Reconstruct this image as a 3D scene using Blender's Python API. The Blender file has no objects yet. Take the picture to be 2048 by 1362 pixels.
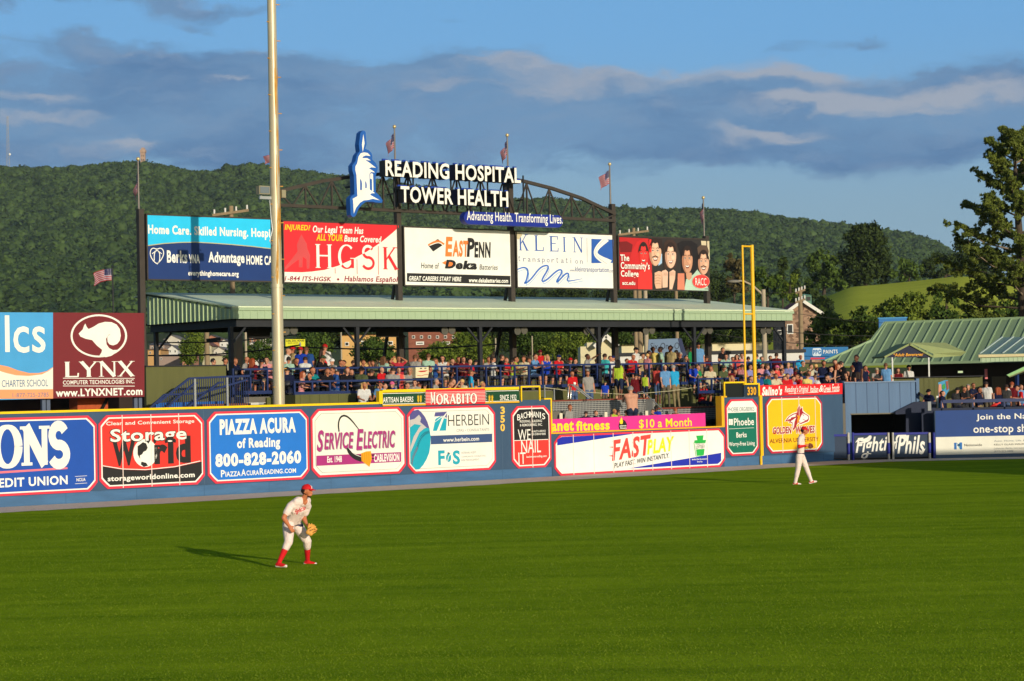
import bpy, bmesh, math, random
import numpy as np
from mathutils import Vector, Matrix, noise as mnoise
from mathutils.geometry import tessellate_polygon
from mathutils.bvhtree import BVHTree
random.seed(7); RNG = np.random.default_rng(7)
scene = bpy.context.scene
COL = scene.collection
# ------------------------------------------------------------ camera, sky, sun, exposure
F, CAMH, HORIZON, ROLL = 4200.0, 3.4, 769.0, math.radians(1.2)
_p = math.atan((HORIZON - 681) * math.cos(ROLL) / F)
FWD = np.array([0, math.cos(_p), math.sin(_p)])
_r0 = np.array([1.0, 0, 0]); _u0 = np.array([0, -math.sin(_p), math.cos(_p)])
RIGHT = math.cos(ROLL) * _r0 - math.sin(ROLL) * _u0
UP = math.sin(ROLL) * _r0 + math.cos(ROLL) * _u0
CAM = np.array([0, 0, CAMH])
cd = bpy.data.cameras.new('camera'); cam = bpy.data.objects.new('camera', cd); COL.objects.link(cam)
cam.matrix_world = Matrix(((RIGHT[0], UP[0], -FWD[0], 0), (RIGHT[1], UP[1], -FWD[1], 0), (RIGHT[2], UP[2], -FWD[2], CAMH), (0, 0, 0, 1)))
cd.sensor_width = 36; cd.lens = F * 36 / 2048; cd.clip_start = 1; cd.clip_end = 12000
scene.camera = cam
SUN_AZ, SUN_EL = math.radians(30.5), math.radians(13.0)   # the sun stands behind the camera, to the right
sd = bpy.data.lights.new('sun', 'SUN'); so = bpy.data.objects.new('sun', sd); COL.objects.link(so)
sdir = Vector((math.sin(SUN_AZ) * math.cos(SUN_EL), -math.cos(SUN_AZ) * math.cos(SUN_EL), math.sin(SUN_EL)))
so.rotation_euler = sdir.to_track_quat('Z', 'Y').to_euler(); so.location = (40, -60, 60)
sd.energy = 4.2; sd.angle = math.radians(0.5); sd.color = (1.0, 0.87, 0.67)
vs = scene.view_settings; vs.view_transform = 'Standard'; vs.look = 'None'; vs.exposure = 0.0; vs.gamma = 1.0; vs.use_curve_mapping = False
world = bpy.data.worlds.new('World'); scene.world = world; world.use_nodes = True


def build_sky():
    nt = world.node_tree; N = nt.nodes; Lk = nt.links
    for n in list(N): N.remove(n)
    out = N.new('ShaderNodeOutputWorld'); bg = N.new('ShaderNodeBackground'); bg.inputs[1].default_value = 0.1
    Lk.new(bg.outputs[0], out.inputs[0])
    sky = N.new('ShaderNodeTexSky'); sky.sky_type = 'NISHITA'; sky.sun_disc = False
    sky.sun_elevation = SUN_EL; sky.sun_rotation = math.pi - SUN_AZ
    sky.air_density = 1.0; sky.dust_density = 0.6; sky.ozone_density = 1.5
    tc = N.new('ShaderNodeTexCoord'); sep = N.new('ShaderNodeSeparateXYZ'); Lk.new(tc.outputs['Generated'], sep.inputs[0])

    def M(op, a, b=None, c=None, clamp=False):
        n = N.new('ShaderNodeMath'); n.operation = op; n.use_clamp = clamp
        for i, v in enumerate((a, b, c)):
            if v is None: continue
            if isinstance(v, (int, float)): n.inputs[i].default_value = v
            else: Lk.new(v, n.inputs[i])
        return n.outputs[0]

    def sstep(x, a, b):
        n = N.new('ShaderNodeMapRange'); n.interpolation_type = 'SMOOTHSTEP'; Lk.new(x, n.inputs[0])
        n.inputs[1].default_value = a; n.inputs[2].default_value = b; n.inputs[3].default_value = 0; n.inputs[4].default_value = 1
        return n.outputs[0]

    def mix(f, a, b):
        n = N.new('ShaderNodeMix'); n.data_type = 'RGBA'
        if isinstance(f, (int, float)): n.inputs[0].default_value = f
        else: Lk.new(f, n.inputs[0])
        for i, v in ((6, a), (7, b)):
            if isinstance(v, tuple): n.inputs[i].default_value = v + (1,)
            else: Lk.new(v, n.inputs[i])
        return n.outputs[2]

    def nz(x, y, z, scale, detail=6, rough=.55):
        cb = N.new('ShaderNodeCombineXYZ')
        for i, v in enumerate((x, y, z)):
            if isinstance(v, (int, float)): cb.inputs[i].default_value = v
            else: Lk.new(v, cb.inputs[i])
        n = N.new('ShaderNodeTexNoise'); n.inputs['Scale'].default_value = scale; n.inputs['Detail'].default_value = detail
        n.inputs['Roughness'].default_value = rough; Lk.new(cb.outputs[0], n.inputs['Vector']); return n.outputs[0]
    x, y, z = sep.outputs
    # azimuth and elevation, so the cloud banks sit in the sky and not in the picture
    az = M('ARCTAN2', x, y); el = M('ARCSINE', z)
    wx = M('MULTIPLY', M('SUBTRACT', nz(az, M('MULTIPLY', el, 2.2), 3.1, 14, 5), .5), .062); wy = M('MULTIPLY', M('SUBTRACT', nz(az, M('MULTIPLY', el, 2.2), 9.4, 16, 6, .6), .5), .034)
    a2 = M('ADD', az, wx); e2 = M('ADD', el, wy)
    big = nz(a2, M('MULTIPLY', e2, 3.2), 1.7, 9.0, 7, .58); fine = nz(a2, M('MULTIPLY', e2, 3.4), 8.2, 34.0, 6, .62)

    def bank(lumps):
        tot = None
        for px, py, rx, ry, w in lumps:   # lump centre, half width, half height in units of 1/4200 rad
            ca = (px - 1024) / 4200; ce = (769 - .021 * (px - 1024) - py) / 4200
            dx = M('MULTIPLY', M('SUBTRACT', a2, ca), 4200 / rx); dy = M('MULTIPLY', M('SUBTRACT', e2, ce), 4200 / ry)
            v = M('MULTIPLY', M('EXPONENT', M('MULTIPLY', M('ADD', M('MULTIPLY', dx, dx), M('MULTIPLY', dy, dy)), -1.0)), w)
            tot = v if tot is None else M('ADD', tot, v)
        return tot
    body_l = bank([(330, 22, 270, 26, .85), (10, 36, 130, 20, .6), (170, 104, 150, 24, .75), (560, 150, 330, 48, 1.0), (230, 205, 330, 60, .7), (860, 165, 260, 50, .75), (1120, 195, 330, 55, .9), (1500, 180, 330, 52, 1.0), (1820, 235, 300, 50, .95), (1400, 275, 430, 62, 1.0), (700, 275, 430, 62, .9), (1750, 305, 360, 40, .8), (80, 280, 300, 70, .75), (1930, 172, 240, 28, .6),
                   (400, 60, 50, 14, .5), (910, 38, 60, 9, .4), (1770, 82, 50, 17, .5), (1640, 92, 140, 14, .45), (1890, 38, 45, 11, .4), (640, 345, 300, 26, .5), (2150, 260, 200, 70, .8), (-150, 180, 200, 120, .8)])
    lit_l = bank([(1480, 138, 330, 24, 1.35), (1130, 178, 230, 30, 1.0), (1660, 150, 140, 22, .9), (1850, 196, 280, 22, 1.4), (1660, 210, 110, 18, 1.0), (1560, 272, 120, 15, 1.35), (1500, 300, 60, 16, .7), (1830, 226, 100, 10, .9), (1050, 140, 170, 14, .8), (430, 175, 50, 7, .9), (90, 240, 160, 15, .9), (275, 281, 80, 13, 1.0), (60, 205, 120, 14, .8), (200, 300, 200, 20, .5), (860, 185, 90, 18, .45), (470, 112, 260, 13, .55), (150, 92, 130, 10, .5), (330, 8, 240, 9, .45), (560, 352, 120, 10, .5), (1000, 130, 60, 9, .4)])
    dens = M('ADD', body_l, M('ADD', M('MULTIPLY', M('SUBTRACT', big, .5), 1.5), M('MULTIPLY', M('SUBTRACT', fine, .5), .75)))
    cloud = sstep(dens, .20, .86)
    lit = M('MULTIPLY', sstep(M('ADD', lit_l, M('ADD', M('MULTIPLY', M('SUBTRACT', fine, .5), 1.7), M('MULTIPLY', M('SUBTRACT', big, .5), .8))), .22, 1.45), sstep(dens, .04, .44))
    # pale air near the horizon, deeper blue overhead, all on top of the physical sky
    clear = mix(sstep(el, .07, .17), (1.95, 3.60, 5.35), (1.30, 3.95, 7.7))
    skyc = mix(.80, sky.outputs[0], clear)
    body = mix(sstep(M('ADD', big, M('MULTIPLY', sstep(el, .13, .09), .12)), .36, .70), (1.45, 2.85, 4.85), (.86, 1.95, 3.85))
    body = mix(M('MULTIPLY', sstep(fine, .40, .72), .50), body, (2.0, 3.05, 4.7))
    cl = mix(M('MULTIPLY', lit, .85), body, (3.9, 4.2, 4.9))
    final = mix(M('MULTIPLY', cloud, .95), skyc, cl)
    # clouds only fill this part of the sky; elsewhere the physical sky lights the place
    here = M('MULTIPLY', sstep(el, .60, .30), sstep(y, -.1, .5))
    Lk.new(mix(here, sky.outputs[0], final), bg.inputs[0])


build_sky()


# ------------------------------------------------------------ geometry helpers
def ray(px, py):
    return (px - 1024) / F * RIGHT - (py - 681) / F * UP + FWD


def ground(px, py, z=0.0):
    d = ray(px, py); return CAM + d * ((z - CAMH) / d[2])


def atdepth(px, py, Y):
    d = ray(px, py); return CAM + d * (Y / d[1])


class Frame:
    """a vertical reference plane: s runs along it, t away from the field, z up"""
    def __init__(self, o, u):
        self.o = np.array([o[0], o[1], 0.0]); u = np.array([u[0], u[1], 0.0]); self.u = u / np.linalg.norm(u)
        self.n = np.array([-self.u[1], self.u[0], 0])

    def w(self, s, t, z): return self.o + self.u * s + self.n * t + np.array([0, 0, z])

    def px(self, x, y, t=0.0):
        d = ray(x, y); k = ((self.o - CAM) @ self.n + t) / (d @ self.n); p = CAM + d * k
        return float((p - self.o) @ self.u), float(p[2])

    def scale(self, x, y, t=0.0):
        a = self.px(x, y, t); b = self.px(x, y + 1, t); return a[1] - b[1]


_w0 = ground(0, 1015); _w1 = ground(1643, 923)
WALL = Frame(_w0, _w1 - _w0)
ROT = math.atan2(WALL.u[1], WALL.u[0])


def FP(Y): return Frame((0, Y, 0), (1, 0, 0))


def lin(c):
    c = c / 255.0
    return c / 12.92 if c <= .04045 else ((c + .055) / 1.055) ** 2.4


def C(r, g, b, k=.86):
    """surface colour of a thing that shows as r,g,b in the warm evening sun"""
    return (min(lin(r) * k * .97, .83), min(lin(g) * k * 1.03, .83), min(lin(b) * k * 1.13, .83))


MATS = {}


def mat(name, col, rough=.6, var=.10, scale=2.0, bump=0.0, bscale=40.0, metal=0.0, spec=.3, stretch=(1, 1, 1), emit=0):
    key = (name, tuple(round(c, 4) for c in col))
    if key in MATS: return MATS[key]
    m = bpy.data.materials.new(name); m.use_nodes = True; nt = m.node_tree; b = nt.nodes['Principled BSDF']
    b.inputs['Roughness'].default_value = rough; b.inputs['Metallic'].default_value = metal
    b.inputs['Specular IOR Level'].default_value = spec
    if emit:
        b.inputs['Emission Color'].default_value = tuple(col) + (1,); b.inputs['Emission Strength'].default_value = emit
    tc = nt.nodes.new('ShaderNodeTexCoord'); mp = nt.nodes.new('ShaderNodeMapping'); mp.inputs['Scale'].default_value = stretch
    nt.links.new(tc.outputs['Object'], mp.inputs[0])
    if var > 0:
        n = nt.nodes.new('ShaderNodeTexNoise'); n.inputs['Scale'].default_value = scale; n.inputs['Detail'].default_value = 5; n.inputs['Roughness'].default_value = .65
        nt.links.new(mp.outputs[0], n.inputs['Vector'])
        r = nt.nodes.new('ShaderNodeMapRange'); nt.links.new(n.outputs[0], r.inputs[0])
        r.inputs[1].default_value = .25; r.inputs[2].default_value = .75; r.inputs[3].default_value = 1 - var; r.inputs[4].default_value = 1 + var
        mx = nt.nodes.new('ShaderNodeMix'); mx.data_type = 'RGBA'; mx.blend_type = 'MULTIPLY'; mx.inputs[0].default_value = 1
        mx.inputs[6].default_value = tuple(col) + (1,); nt.links.new(r.outputs[0], mx.inputs[7])
        nt.links.new(mx.outputs[2], b.inputs['Base Color'])
    else:
        b.inputs['Base Color'].default_value = tuple(col) + (1,)
    if bump > 0:
        n2 = nt.nodes.new('ShaderNodeTexNoise'); n2.inputs['Scale'].default_value = bscale; n2.inputs['Detail'].default_value = 4
        nt.links.new(mp.outputs[0], n2.inputs['Vector'])
        bp = nt.nodes.new('ShaderNodeBump'); bp.inputs['Strength'].default_value = bump; bp.inputs['Distance'].default_value = .03
        nt.links.new(n2.outputs[0], bp.inputs['Height']); nt.links.new(bp.outputs[0], b.inputs['Normal'])
    MATS[key] = m
    return m


def V(r, g, b, k=.86):
    """printed vinyl or paint in the colour it shows in the sun"""
    return mat('paint', C(r, g, b, k), rough=.55, var=.08, scale=1.1)


class MB:
    def __init__(self): self.v = []; self.f = []; self.m = []; self.mats = []; self.sm = []

    def mi(self, m):
        if m not in self.mats: self.mats.append(m)
        return self.mats.index(m)

    def add(self, verts, faces, m, smooth=False):
        o = len(self.v); self.v.extend([tuple(float(c) for c in p) for p in verts]); k = self.mi(m)
        for f in faces:
            self.f.append(tuple(i + o for i in f)); self.m.append(k); self.sm.append(smooth)

    def box(self, fr, s0, s1, t0, t1, z0, z1, m):
        P = [fr.w(s, t, z) for z in (z0, z1) for t in (t0, t1) for s in (s0, s1)]
        self.add(P, [(0, 2, 3, 1), (4, 5, 7, 6), (0, 1, 5, 4), (2, 6, 7, 3), (0, 4, 6, 2), (1, 3, 7, 5)], m)

    def beam(self, a, b, w, h, m, up=(0, 0, 1)):
        """rectangular bar from a to b, w across and h high"""
        a = np.array(a, float); b = np.array(b, float); d = b - a; d /= np.linalg.norm(d); upv = np.array(up, float)
        if abs(d @ upv) > .97: upv = np.array([WALL.n[0], WALL.n[1], 0])
        x = np.cross(d, upv); x /= np.linalg.norm(x); y = np.cross(x, d)
        P = [e + x * (w / 2 * i) + y * (h / 2 * j) for e in (a, b) for j in (-1, 1) for i in (-1, 1)]
        self.add(P, [(0, 2, 3, 1), (4, 5, 7, 6), (0, 1, 5, 4), (2, 6, 7, 3), (0, 4, 6, 2), (1, 3, 7, 5)], m)

    def tube(self, pts, rad, m, n=8, caps=True, smooth=True):
        pts = [np.array(p, float) for p in pts]
        if not hasattr(rad, '__len__'): rad = [rad] * len(pts)
        vs = []; fs = []
        for i, p in enumerate(pts):
            d = pts[min(i + 1, len(pts) - 1)] - pts[max(i - 1, 0)]; d = d / (np.linalg.norm(d) + 1e-9)
            upv = np.array([0, 0, 1.0]) if abs(d[2]) < .9 else np.array([1.0, 0, 0])
            x = np.cross(d, upv); x /= np.linalg.norm(x); y = np.cross(d, x)
            for k in range(n):
                a = 2 * math.pi * k / n; vs.append(p + (x * math.cos(a) + y * math.sin(a)) * rad[i])
        for i in range(len(pts) - 1):
            for k in range(n):
                fs.append((i * n + k, i * n + (k + 1) % n, (i + 1) * n + (k + 1) % n, (i + 1) * n + k))
        self.add(vs, fs, m, smooth)
        if caps:
            self.add(vs[:n], [tuple(range(n))], m); self.add(vs[-n:], [tuple(range(n - 1, -1, -1))], m)

    def ball(self, c, r, m, seg=12, rings=8, sc=(1, 1, 1), smooth=True):
        vs = [np.array(c) + np.array([0, 0, r * sc[2]])]
        for i in range(1, rings):
            ph = math.pi * i / rings
            for k in range(seg):
                a = 2 * math.pi * k / seg
                vs.append(np.array(c) + r * np.array([sc[0] * math.sin(ph) * math.cos(a), sc[1] * math.sin(ph) * math.sin(a), sc[2] * math.cos(ph)]))
        vs.append(np.array(c) - np.array([0, 0, r * sc[2]])); fs = []
        for k in range(seg):
            fs.append((0, 1 + k, 1 + (k + 1) % seg)); L = len(vs) - 1; b = 1 + (rings - 2) * seg
            fs.append((L, b + (k + 1) % seg, b + k))
        for i in range(rings - 2):
            for k in range(seg):
                a = 1 + i * seg; fs.append((a + k, a + seg + k, a + seg + (k + 1) % seg, a + (k + 1) % seg))
        self.add(vs, fs, m, smooth)

    def quadp(self, pts, m, thick=0.0):
        pts = [np.array(p, float) for p in pts]; self.add(pts, [tuple(range(len(pts)))], m)
        if thick:
            nrm = np.cross(pts[1] - pts[0], pts[2] - pts[0]); nrm /= np.linalg.norm(nrm); q = [p - nrm * thick for p in pts]; n = len(pts)
            self.add(q, [tuple(range(n - 1, -1, -1))], m)
            self.add(pts + q, [(i, n + i, n + (i + 1) % n, (i + 1) % n) for i in range(n)], m)

    def flat(self, fr, t, poly, m, t1=None):
        """polygon given in (s, z) on plane t; with t1 a solid from t (front) to t1 (back)"""
        tri = tessellate_polygon([[Vector((p[0], p[1], 0)) for p in poly]])
        ar = sum(poly[i][0] * poly[(i + 1) % len(poly)][1] - poly[(i + 1) % len(poly)][0] * poly[i][1] for i in range(len(poly)))
        fs = []
        for a, b, c in tri:
            cr = (poly[b][0] - poly[a][0]) * (poly[c][1] - poly[a][1]) - (poly[b][1] - poly[a][1]) * (poly[c][0] - poly[a][0])
            fs.append((a, b, c) if cr > 0 else (a, c, b))
        self.add([fr.w(p[0], t, p[1]) for p in poly], fs, m)
        if t1 is not None:
            n = len(poly); self.add([fr.w(p[0], t1, p[1]) for p in poly], [f[::-1] for f in fs], m)
            self.add([fr.w(p[0], t, p[1]) for p in poly] + [fr.w(p[0], t1, p[1]) for p in poly],
                     [((i, n + i, n + (i + 1) % n, (i + 1) % n) if ar > 0 else ((i + 1) % n, n + (i + 1) % n, n + i, i)) for i in range(n)], m)

    # --- drawing from photograph pixels on a plane of the place
    def pgon(self, fr, t, pts, m, t1=None): self.flat(fr, t, [fr.px(x, y, t) for x, y in pts], m, t1)

    def ell(self, fr, t, cx, cy, rx, ry, m, n=36, t1=None):
        self.pgon(fr, t, [(cx + rx * math.cos(2 * math.pi * k / n), cy - ry * math.sin(2 * math.pi * k / n)) for k in range(n)], m, t1)

    def stroke(self, fr, t, pts, w, m, smooth=0, closed=False):
        """ribbon along pixel points, width w (px, or one per point)"""
        P = [np.array(p, float) for p in pts]
        W = list(np.interp(np.linspace(0, 1, len(P)), np.linspace(0, 1, len(w)), w)) if hasattr(w, '__len__') else [w] * len(P)
        for _ in range(smooth):
            Q = []; R = []
            for i in range(len(P) - 1):
                if i == 0 and not closed: Q.append(P[0]); R.append(W[0])
                Q += [P[i] * .75 + P[i + 1] * .25, P[i] * .25 + P[i + 1] * .75]; R += [W[i] * .75 + W[i + 1] * .25, W[i] * .25 + W[i + 1] * .75]
                if i == len(P) - 2 and not closed: Q.append(P[-1]); R.append(W[-1])
            if closed: Q.append(Q[0]); R.append(R[0])
            P, W = Q, R
        vs = []; n = len(P)
        for i, p in enumerate(P):
            if closed and i in (0, n - 1): d = P[1] - P[n - 2]
            else: d = P[min(i + 1, n - 1)] - P[max(i - 1, 0)]
            d = d / (np.linalg.norm(d) + 1e-9); nn = np.array([-d[1], d[0]]) * W[i] / 2
            for q in (p + nn, p - nn):
                s, z = fr.px(q[0], q[1], t); vs.append(fr.w(s, t, z))
        self.add(vs, [(2 * i, 2 * i + 2, 2 * i + 3, 2 * i + 1) for i in range(n - 1)], m)

    def txt(self, fr, t, s, x0, yb, x1, yt, m, bold=0.0, shear=0.0, rise=0.0, depth=0.0, side=None):
        vs, fs = glyphs(s, bold, shear)
        s0, zb = fr.px(x0, yb, t); s1, zt = fr.px(x1, yt, t); k = fr.scale(x1, yt, t); rz = rise * k; zt -= rz
        P = [fr.w(s0 + u * (s1 - s0), t, zb + v * (zt - zb) + u * rz) for u, v in vs]
        self.add(P, fs, m)
        if depth:
            P2 = [fr.w(s0 + u * (s1 - s0), t + depth, zb + v * (zt - zb) + u * rz) for u, v in vs]
            ed = {}
            for f in fs:
                for i in range(len(f)):
                    e = (f[i], f[(i + 1) % len(f)])
                    if (e[1], e[0]) in ed: del ed[(e[1], e[0])]
                    else: ed[e] = 1
            n = len(P); self.add(P + P2, [(a, n + a, n + b, b) for a, b in ed], side or m)


GL = {}


def glyphs(s, bold, shear):
    """outline letters as a flat mesh, scaled to a unit box"""
    k = (s, bold, shear)
    if k not in GL:
        cu = bpy.data.curves.new('lettering', 'FONT'); cu.body = s; cu.offset = bold * .72; cu.space_character = 1 + max(bold, 0) * 2.0; cu.shear = shear; cu.resolution_u = 3
        ob = bpy.data.objects.new('lettering', cu); me = bpy.data.meshes.new_from_object(ob)
        v = np.array([(q.co.x, q.co.y) for q in me.vertices]); f = [tuple(p.vertices) for p in me.polygons]
        lo = v.min(0); hi = v.max(0); v = (v - lo) / (hi - lo)
        g = []
        for p in f:
            a, b, c = v[p[0]], v[p[1]], v[p[2]]
            g.append(p if (b[0] - a[0]) * (c[1] - a[1]) - (b[1] - a[1]) * (c[0] - a[0]) > 0 else p[::-1])
        GL[k] = ([tuple(p) for p in v], g); bpy.data.objects.remove(ob); bpy.data.curves.remove(cu); bpy.data.meshes.remove(me)
    return GL[k]


# roman capitals drawn as thick and thin strokes with serifs
def _arc(cx, cy, rx, ry, a0, a1, n=14): return [(cx + rx * math.cos(math.radians(a0 + (a1 - a0) * i / n)), cy + ry * math.sin(math.radians(a0 + (a1 - a0) * i / n))) for i in range(n + 1)]


SER = {
    'L': (.78, [([(.2, 0), (.2, 1)], 1), ([(.2, .03), (.72, .03)], .45), ([(.72, .0), (.74, .26)], .4)], [(.2, 1), (.2, 0)]),
    'Y': (.95, [([(.12, 1), (.48, .46)], 1), ([(.84, 1), (.48, .46)], .45), ([(.48, .5), (.48, 0)], 1)], [(.12, 1), (.84, 1), (.48, 0)]),
    'N': (.95, [([(.16, 0), (.16, 1)], .45), ([(.14, 1), (.82, 0)], 1), ([(.82, 0), (.82, 1)], .45)], [(.16, 0), (.12, 1), (.82, 1)]),
    'X': (.92, [([(.14, 1), (.78, 0)], 1), ([(.78, 1), (.14, 0)], .45)], [(.14, 1), (.78, 1), (.14, 0), (.78, 0)]),
    'K': (.95, [([(.2, 0), (.2, 1)], 1), ([(.24, .42), (.74, 1)], .45), ([(.4, .6), (.82, 0)], 1)], [(.2, 0), (.2, 1), (.76, 1), (.82, 0)]),
    'E': (.8, [([(.2, 0), (.2, 1)], 1), ([(.2, .97), (.7, .97)], .42), ([(.2, .03), (.72, .03)], .42), ([(.2, .52), (.56, .52)], .4), ([(.7, 1), (.71, .78)], .38), ([(.72, 0), (.74, .25)], .38)], [(.2, 0), (.2, 1)]),
    'I': (.45, [([(.22, 0), (.22, 1)], 1)], [(.22, 0), (.22, 1)]),
    'H': (1.0, [([(.2, 0), (.2, 1)], 1), ([(.8, 0), (.8, 1)], 1), ([(.2, .52), (.8, .52)], .4)], [(.2, 0), (.2, 1), (.8, 0), (.8, 1)]),
    'G': (1.0, [(_arc(.52, .5, .4, .5, 45, 325, 20), 0), ([(.84, .02), (.84, .42)], 1)], [(.84, .42)]),
    'S': (.72, [(_arc(.36, .74, .25, .25, 25, 270, 14) + _arc(.36, .25, .29, .25, 90, -155, 14), .8)], []),
    'M': (1.15, [([(.14, 0), (.16, 1)], .5), ([(.16, 1), (.56, .16)], 1), ([(.96, 1), (.56, .16)], .5), ([(.96, 0), (.96, 1)], 1)], [(.14, 0), (.12, 1), (.96, 0), (.98, 1)]),
    'O': (1.0, [(_arc(.5, .5, .4, .5, 0, 360, 26), 0)], []),
    'R': (.95, [([(.2, 0), (.2, 1)], 1), ([(.2, .97), (.45, .97)] + _arc(.45, .74, .25, .23, 90, -90, 10) + [(.2, .51)], .6), ([(.46, .5), (.82, 0)], 1)], [(.2, 0), (.2, 1), (.82, 0)]),
    'A': (.95, [([(.12, 0), (.48, 1)], .5), ([(.48, 1), (.84, 0)], 1), ([(.24, .34), (.7, .34)], .4)], [(.12, 0), (.84, 0)]),
    'B': (.85, [([(.2, 0), (.2, 1)], 1), ([(.2, .97), (.42, .97)] + _arc(.42, .76, .22, .21, 90, -90, 10) + [(.2, .54)], .6), ([(.42, .53)] + _arc(.42, .28, .28, .25, 90, -90, 10) + [(.2, .03)], .7)], [(.2, 0), (.2, 1)]),
    'T': (.85, [([(.43, 0), (.43, 1)], 1), ([(.08, .97), (.78, .97)], .42), ([(.08, 1), (.07, .74)], .38), ([(.78, 1), (.79, .74)], .38)], [(.43, 0)]),
    'C': (.9, [(_arc(.5, .5, .38, .5, 45, 315, 20), 0)], []),
}


def serif(mb, fr, t, word, x0, yb, x1, yt, m, wt=.17, gap=.06, serifs=.13, pick=None, thin=0.0):
    W = sum(SER[c][0] for c in word) + gap * (len(word) - 1)
    s0, zb = fr.px(x0, yb, t); s1, zt = fr.px(x1, yt, t); X = 0; ax = (s1 - s0) / W; hz = zt - zb; lift = [0.0]

    def put(pts):
        P = [fr.w(s0 + (X + a) * ax, t - lift[0], zb + b * hz) for a, b in pts]
        mm = m if pick is None else pick(sum(p[0] for p in pts) / 4 * ax + s0 + X * ax, zb + sum(p[1] for p in pts) / 4 * hz)
        mb.add(P, [(0, 1, 2, 3)], mm)
    for ch in word:
        w, strokes, ser = SER[ch]
        for pts, th in strokes:
            n = len(pts); lift[0] += .0005; th = th + (1 - th) * thin if th else th
            for i in range(n - 1):
                q = []
                for j in (i, i + 1):
                    a = np.array(pts[max(j - 1, 0)]); b = np.array(pts[min(j + 1, n - 1)]); d = b - a; d = d / (np.linalg.norm(d) + 1e-9)
                    h = wt / 2 * (th if th else (.35 + .65 * abs(d[1]) ** 1.5)); nn = np.array([-d[1], d[0]]) * h; p = np.array(pts[j])
                    q.append((p + nn, p - nn))
                put([q[0][0], q[0][1], q[1][1], q[1][0]])
        for sx, sy in ser:
            lift[0] += .0005
            e = (.032 + .10 * thin) * (1 if sy < .5 else -1)
            put([(sx - serifs, sy), (sx + serifs, sy), (sx + serifs, sy + e), (sx - serifs, sy + e)] if e > 0 else [(sx - serifs, sy + e), (sx + serifs, sy + e), (sx + serifs, sy), (sx - serifs, sy)])
        X += w + gap


# ------------------------------------------------------------ objects, parts, labels
def worldm(o):
    M_ = o.matrix_basis.copy()
    while o.parent: o = o.parent; M_ = o.matrix_basis @ M_
    return M_


def tag(o, label=None, cat=None, group=None, kind=None):
    if label: o['label'] = label
    if cat: o['category'] = cat
    if group: o['group'] = group
    if kind: o['kind'] = kind
    return o


def thing(name, label, cat, loc, rotz=0.0, group=None):
    o = bpy.data.objects.new(name, None); COL.objects.link(o); o.empty_display_size = .3
    o.location = Vector([float(c) for c in loc]); o.rotation_euler = (0, 0, rotz); return tag(o, label, cat, group)


def obj(name, mb, parent=None, label=None, cat=None, group=None, kind=None, base=None, rotz=0.0):
    me = bpy.data.meshes.new(name); v = np.array(mb.v, dtype=float)
    o = bpy.data.objects.new(name, me); COL.objects.link(o)
    if parent is not None:
        o.parent = parent; Mw = worldm(o).inverted()
    else:
        if base is None: base = (v[:, 0].mean(), v[:, 1].mean(), v[:, 2].min())
        o.location = Vector([float(c) for c in base]); o.rotation_euler = (0, 0, rotz); Mw = o.matrix_basis.inverted()
    A = np.array(Mw); v = v @ A[:3, :3].T + A[:3, 3]
    me.from_pydata([tuple(p) for p in v], [], mb.f)
    for m in mb.mats: me.materials.append(m)
    me.polygons.foreach_set('material_index', mb.m); me.polygons.foreach_set('use_smooth', mb.sm); me.update()
    return tag(o, label, cat, group, kind)


class Sign:
    """a sign: each named part collects its own mesh; layer l lies 4 mm in front of the one below"""
    def __init__(self, name, label, cat, fr, t, base, group=None):
        self.fr = fr; self.t = t; self.parts = {}; self.root = thing(name, label, cat, base, math.atan2(fr.u[1], fr.u[0]), group)

    def __call__(self, part): return self.parts.setdefault(part, MB())

    def T(self, l): return self.t - .004 * l

    def done(self):
        for k, mb in self.parts.items():
            if mb.v: obj(k, mb, self.root)
        return self.root

    def txt(self, part, l, *a, **k): self(part).txt(self.fr, self.T(l), *a, **k)

    def pg(self, part, l, pts, m): self(part).pgon(self.fr, self.T(l), pts, m)

    def el(self, part, l, *a, **k): self(part).ell(self.fr, self.T(l), *a, **k)

    def st(self, part, l, *a, **k): self(part).stroke(self.fr, self.T(l), *a, **k)


def Z(ox, oy, k):
    """photograph pixels from coordinates read in an enlarged crop"""
    return lambda *p: [(ox + a / k, oy + b / k) for a, b in zip(p[::2], p[1::2])]


WHITE = V(246, 240, 224); CREAM = V(240, 232, 205); BLACK = V(34, 32, 32); RED = V(236, 46, 52); BORDER = V(238, 52, 72); NAVY = V(62, 82, 118, .8)
YEL = V(252, 205, 20); GREY = V(150, 150, 145); LGREY = V(190, 188, 178)
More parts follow.
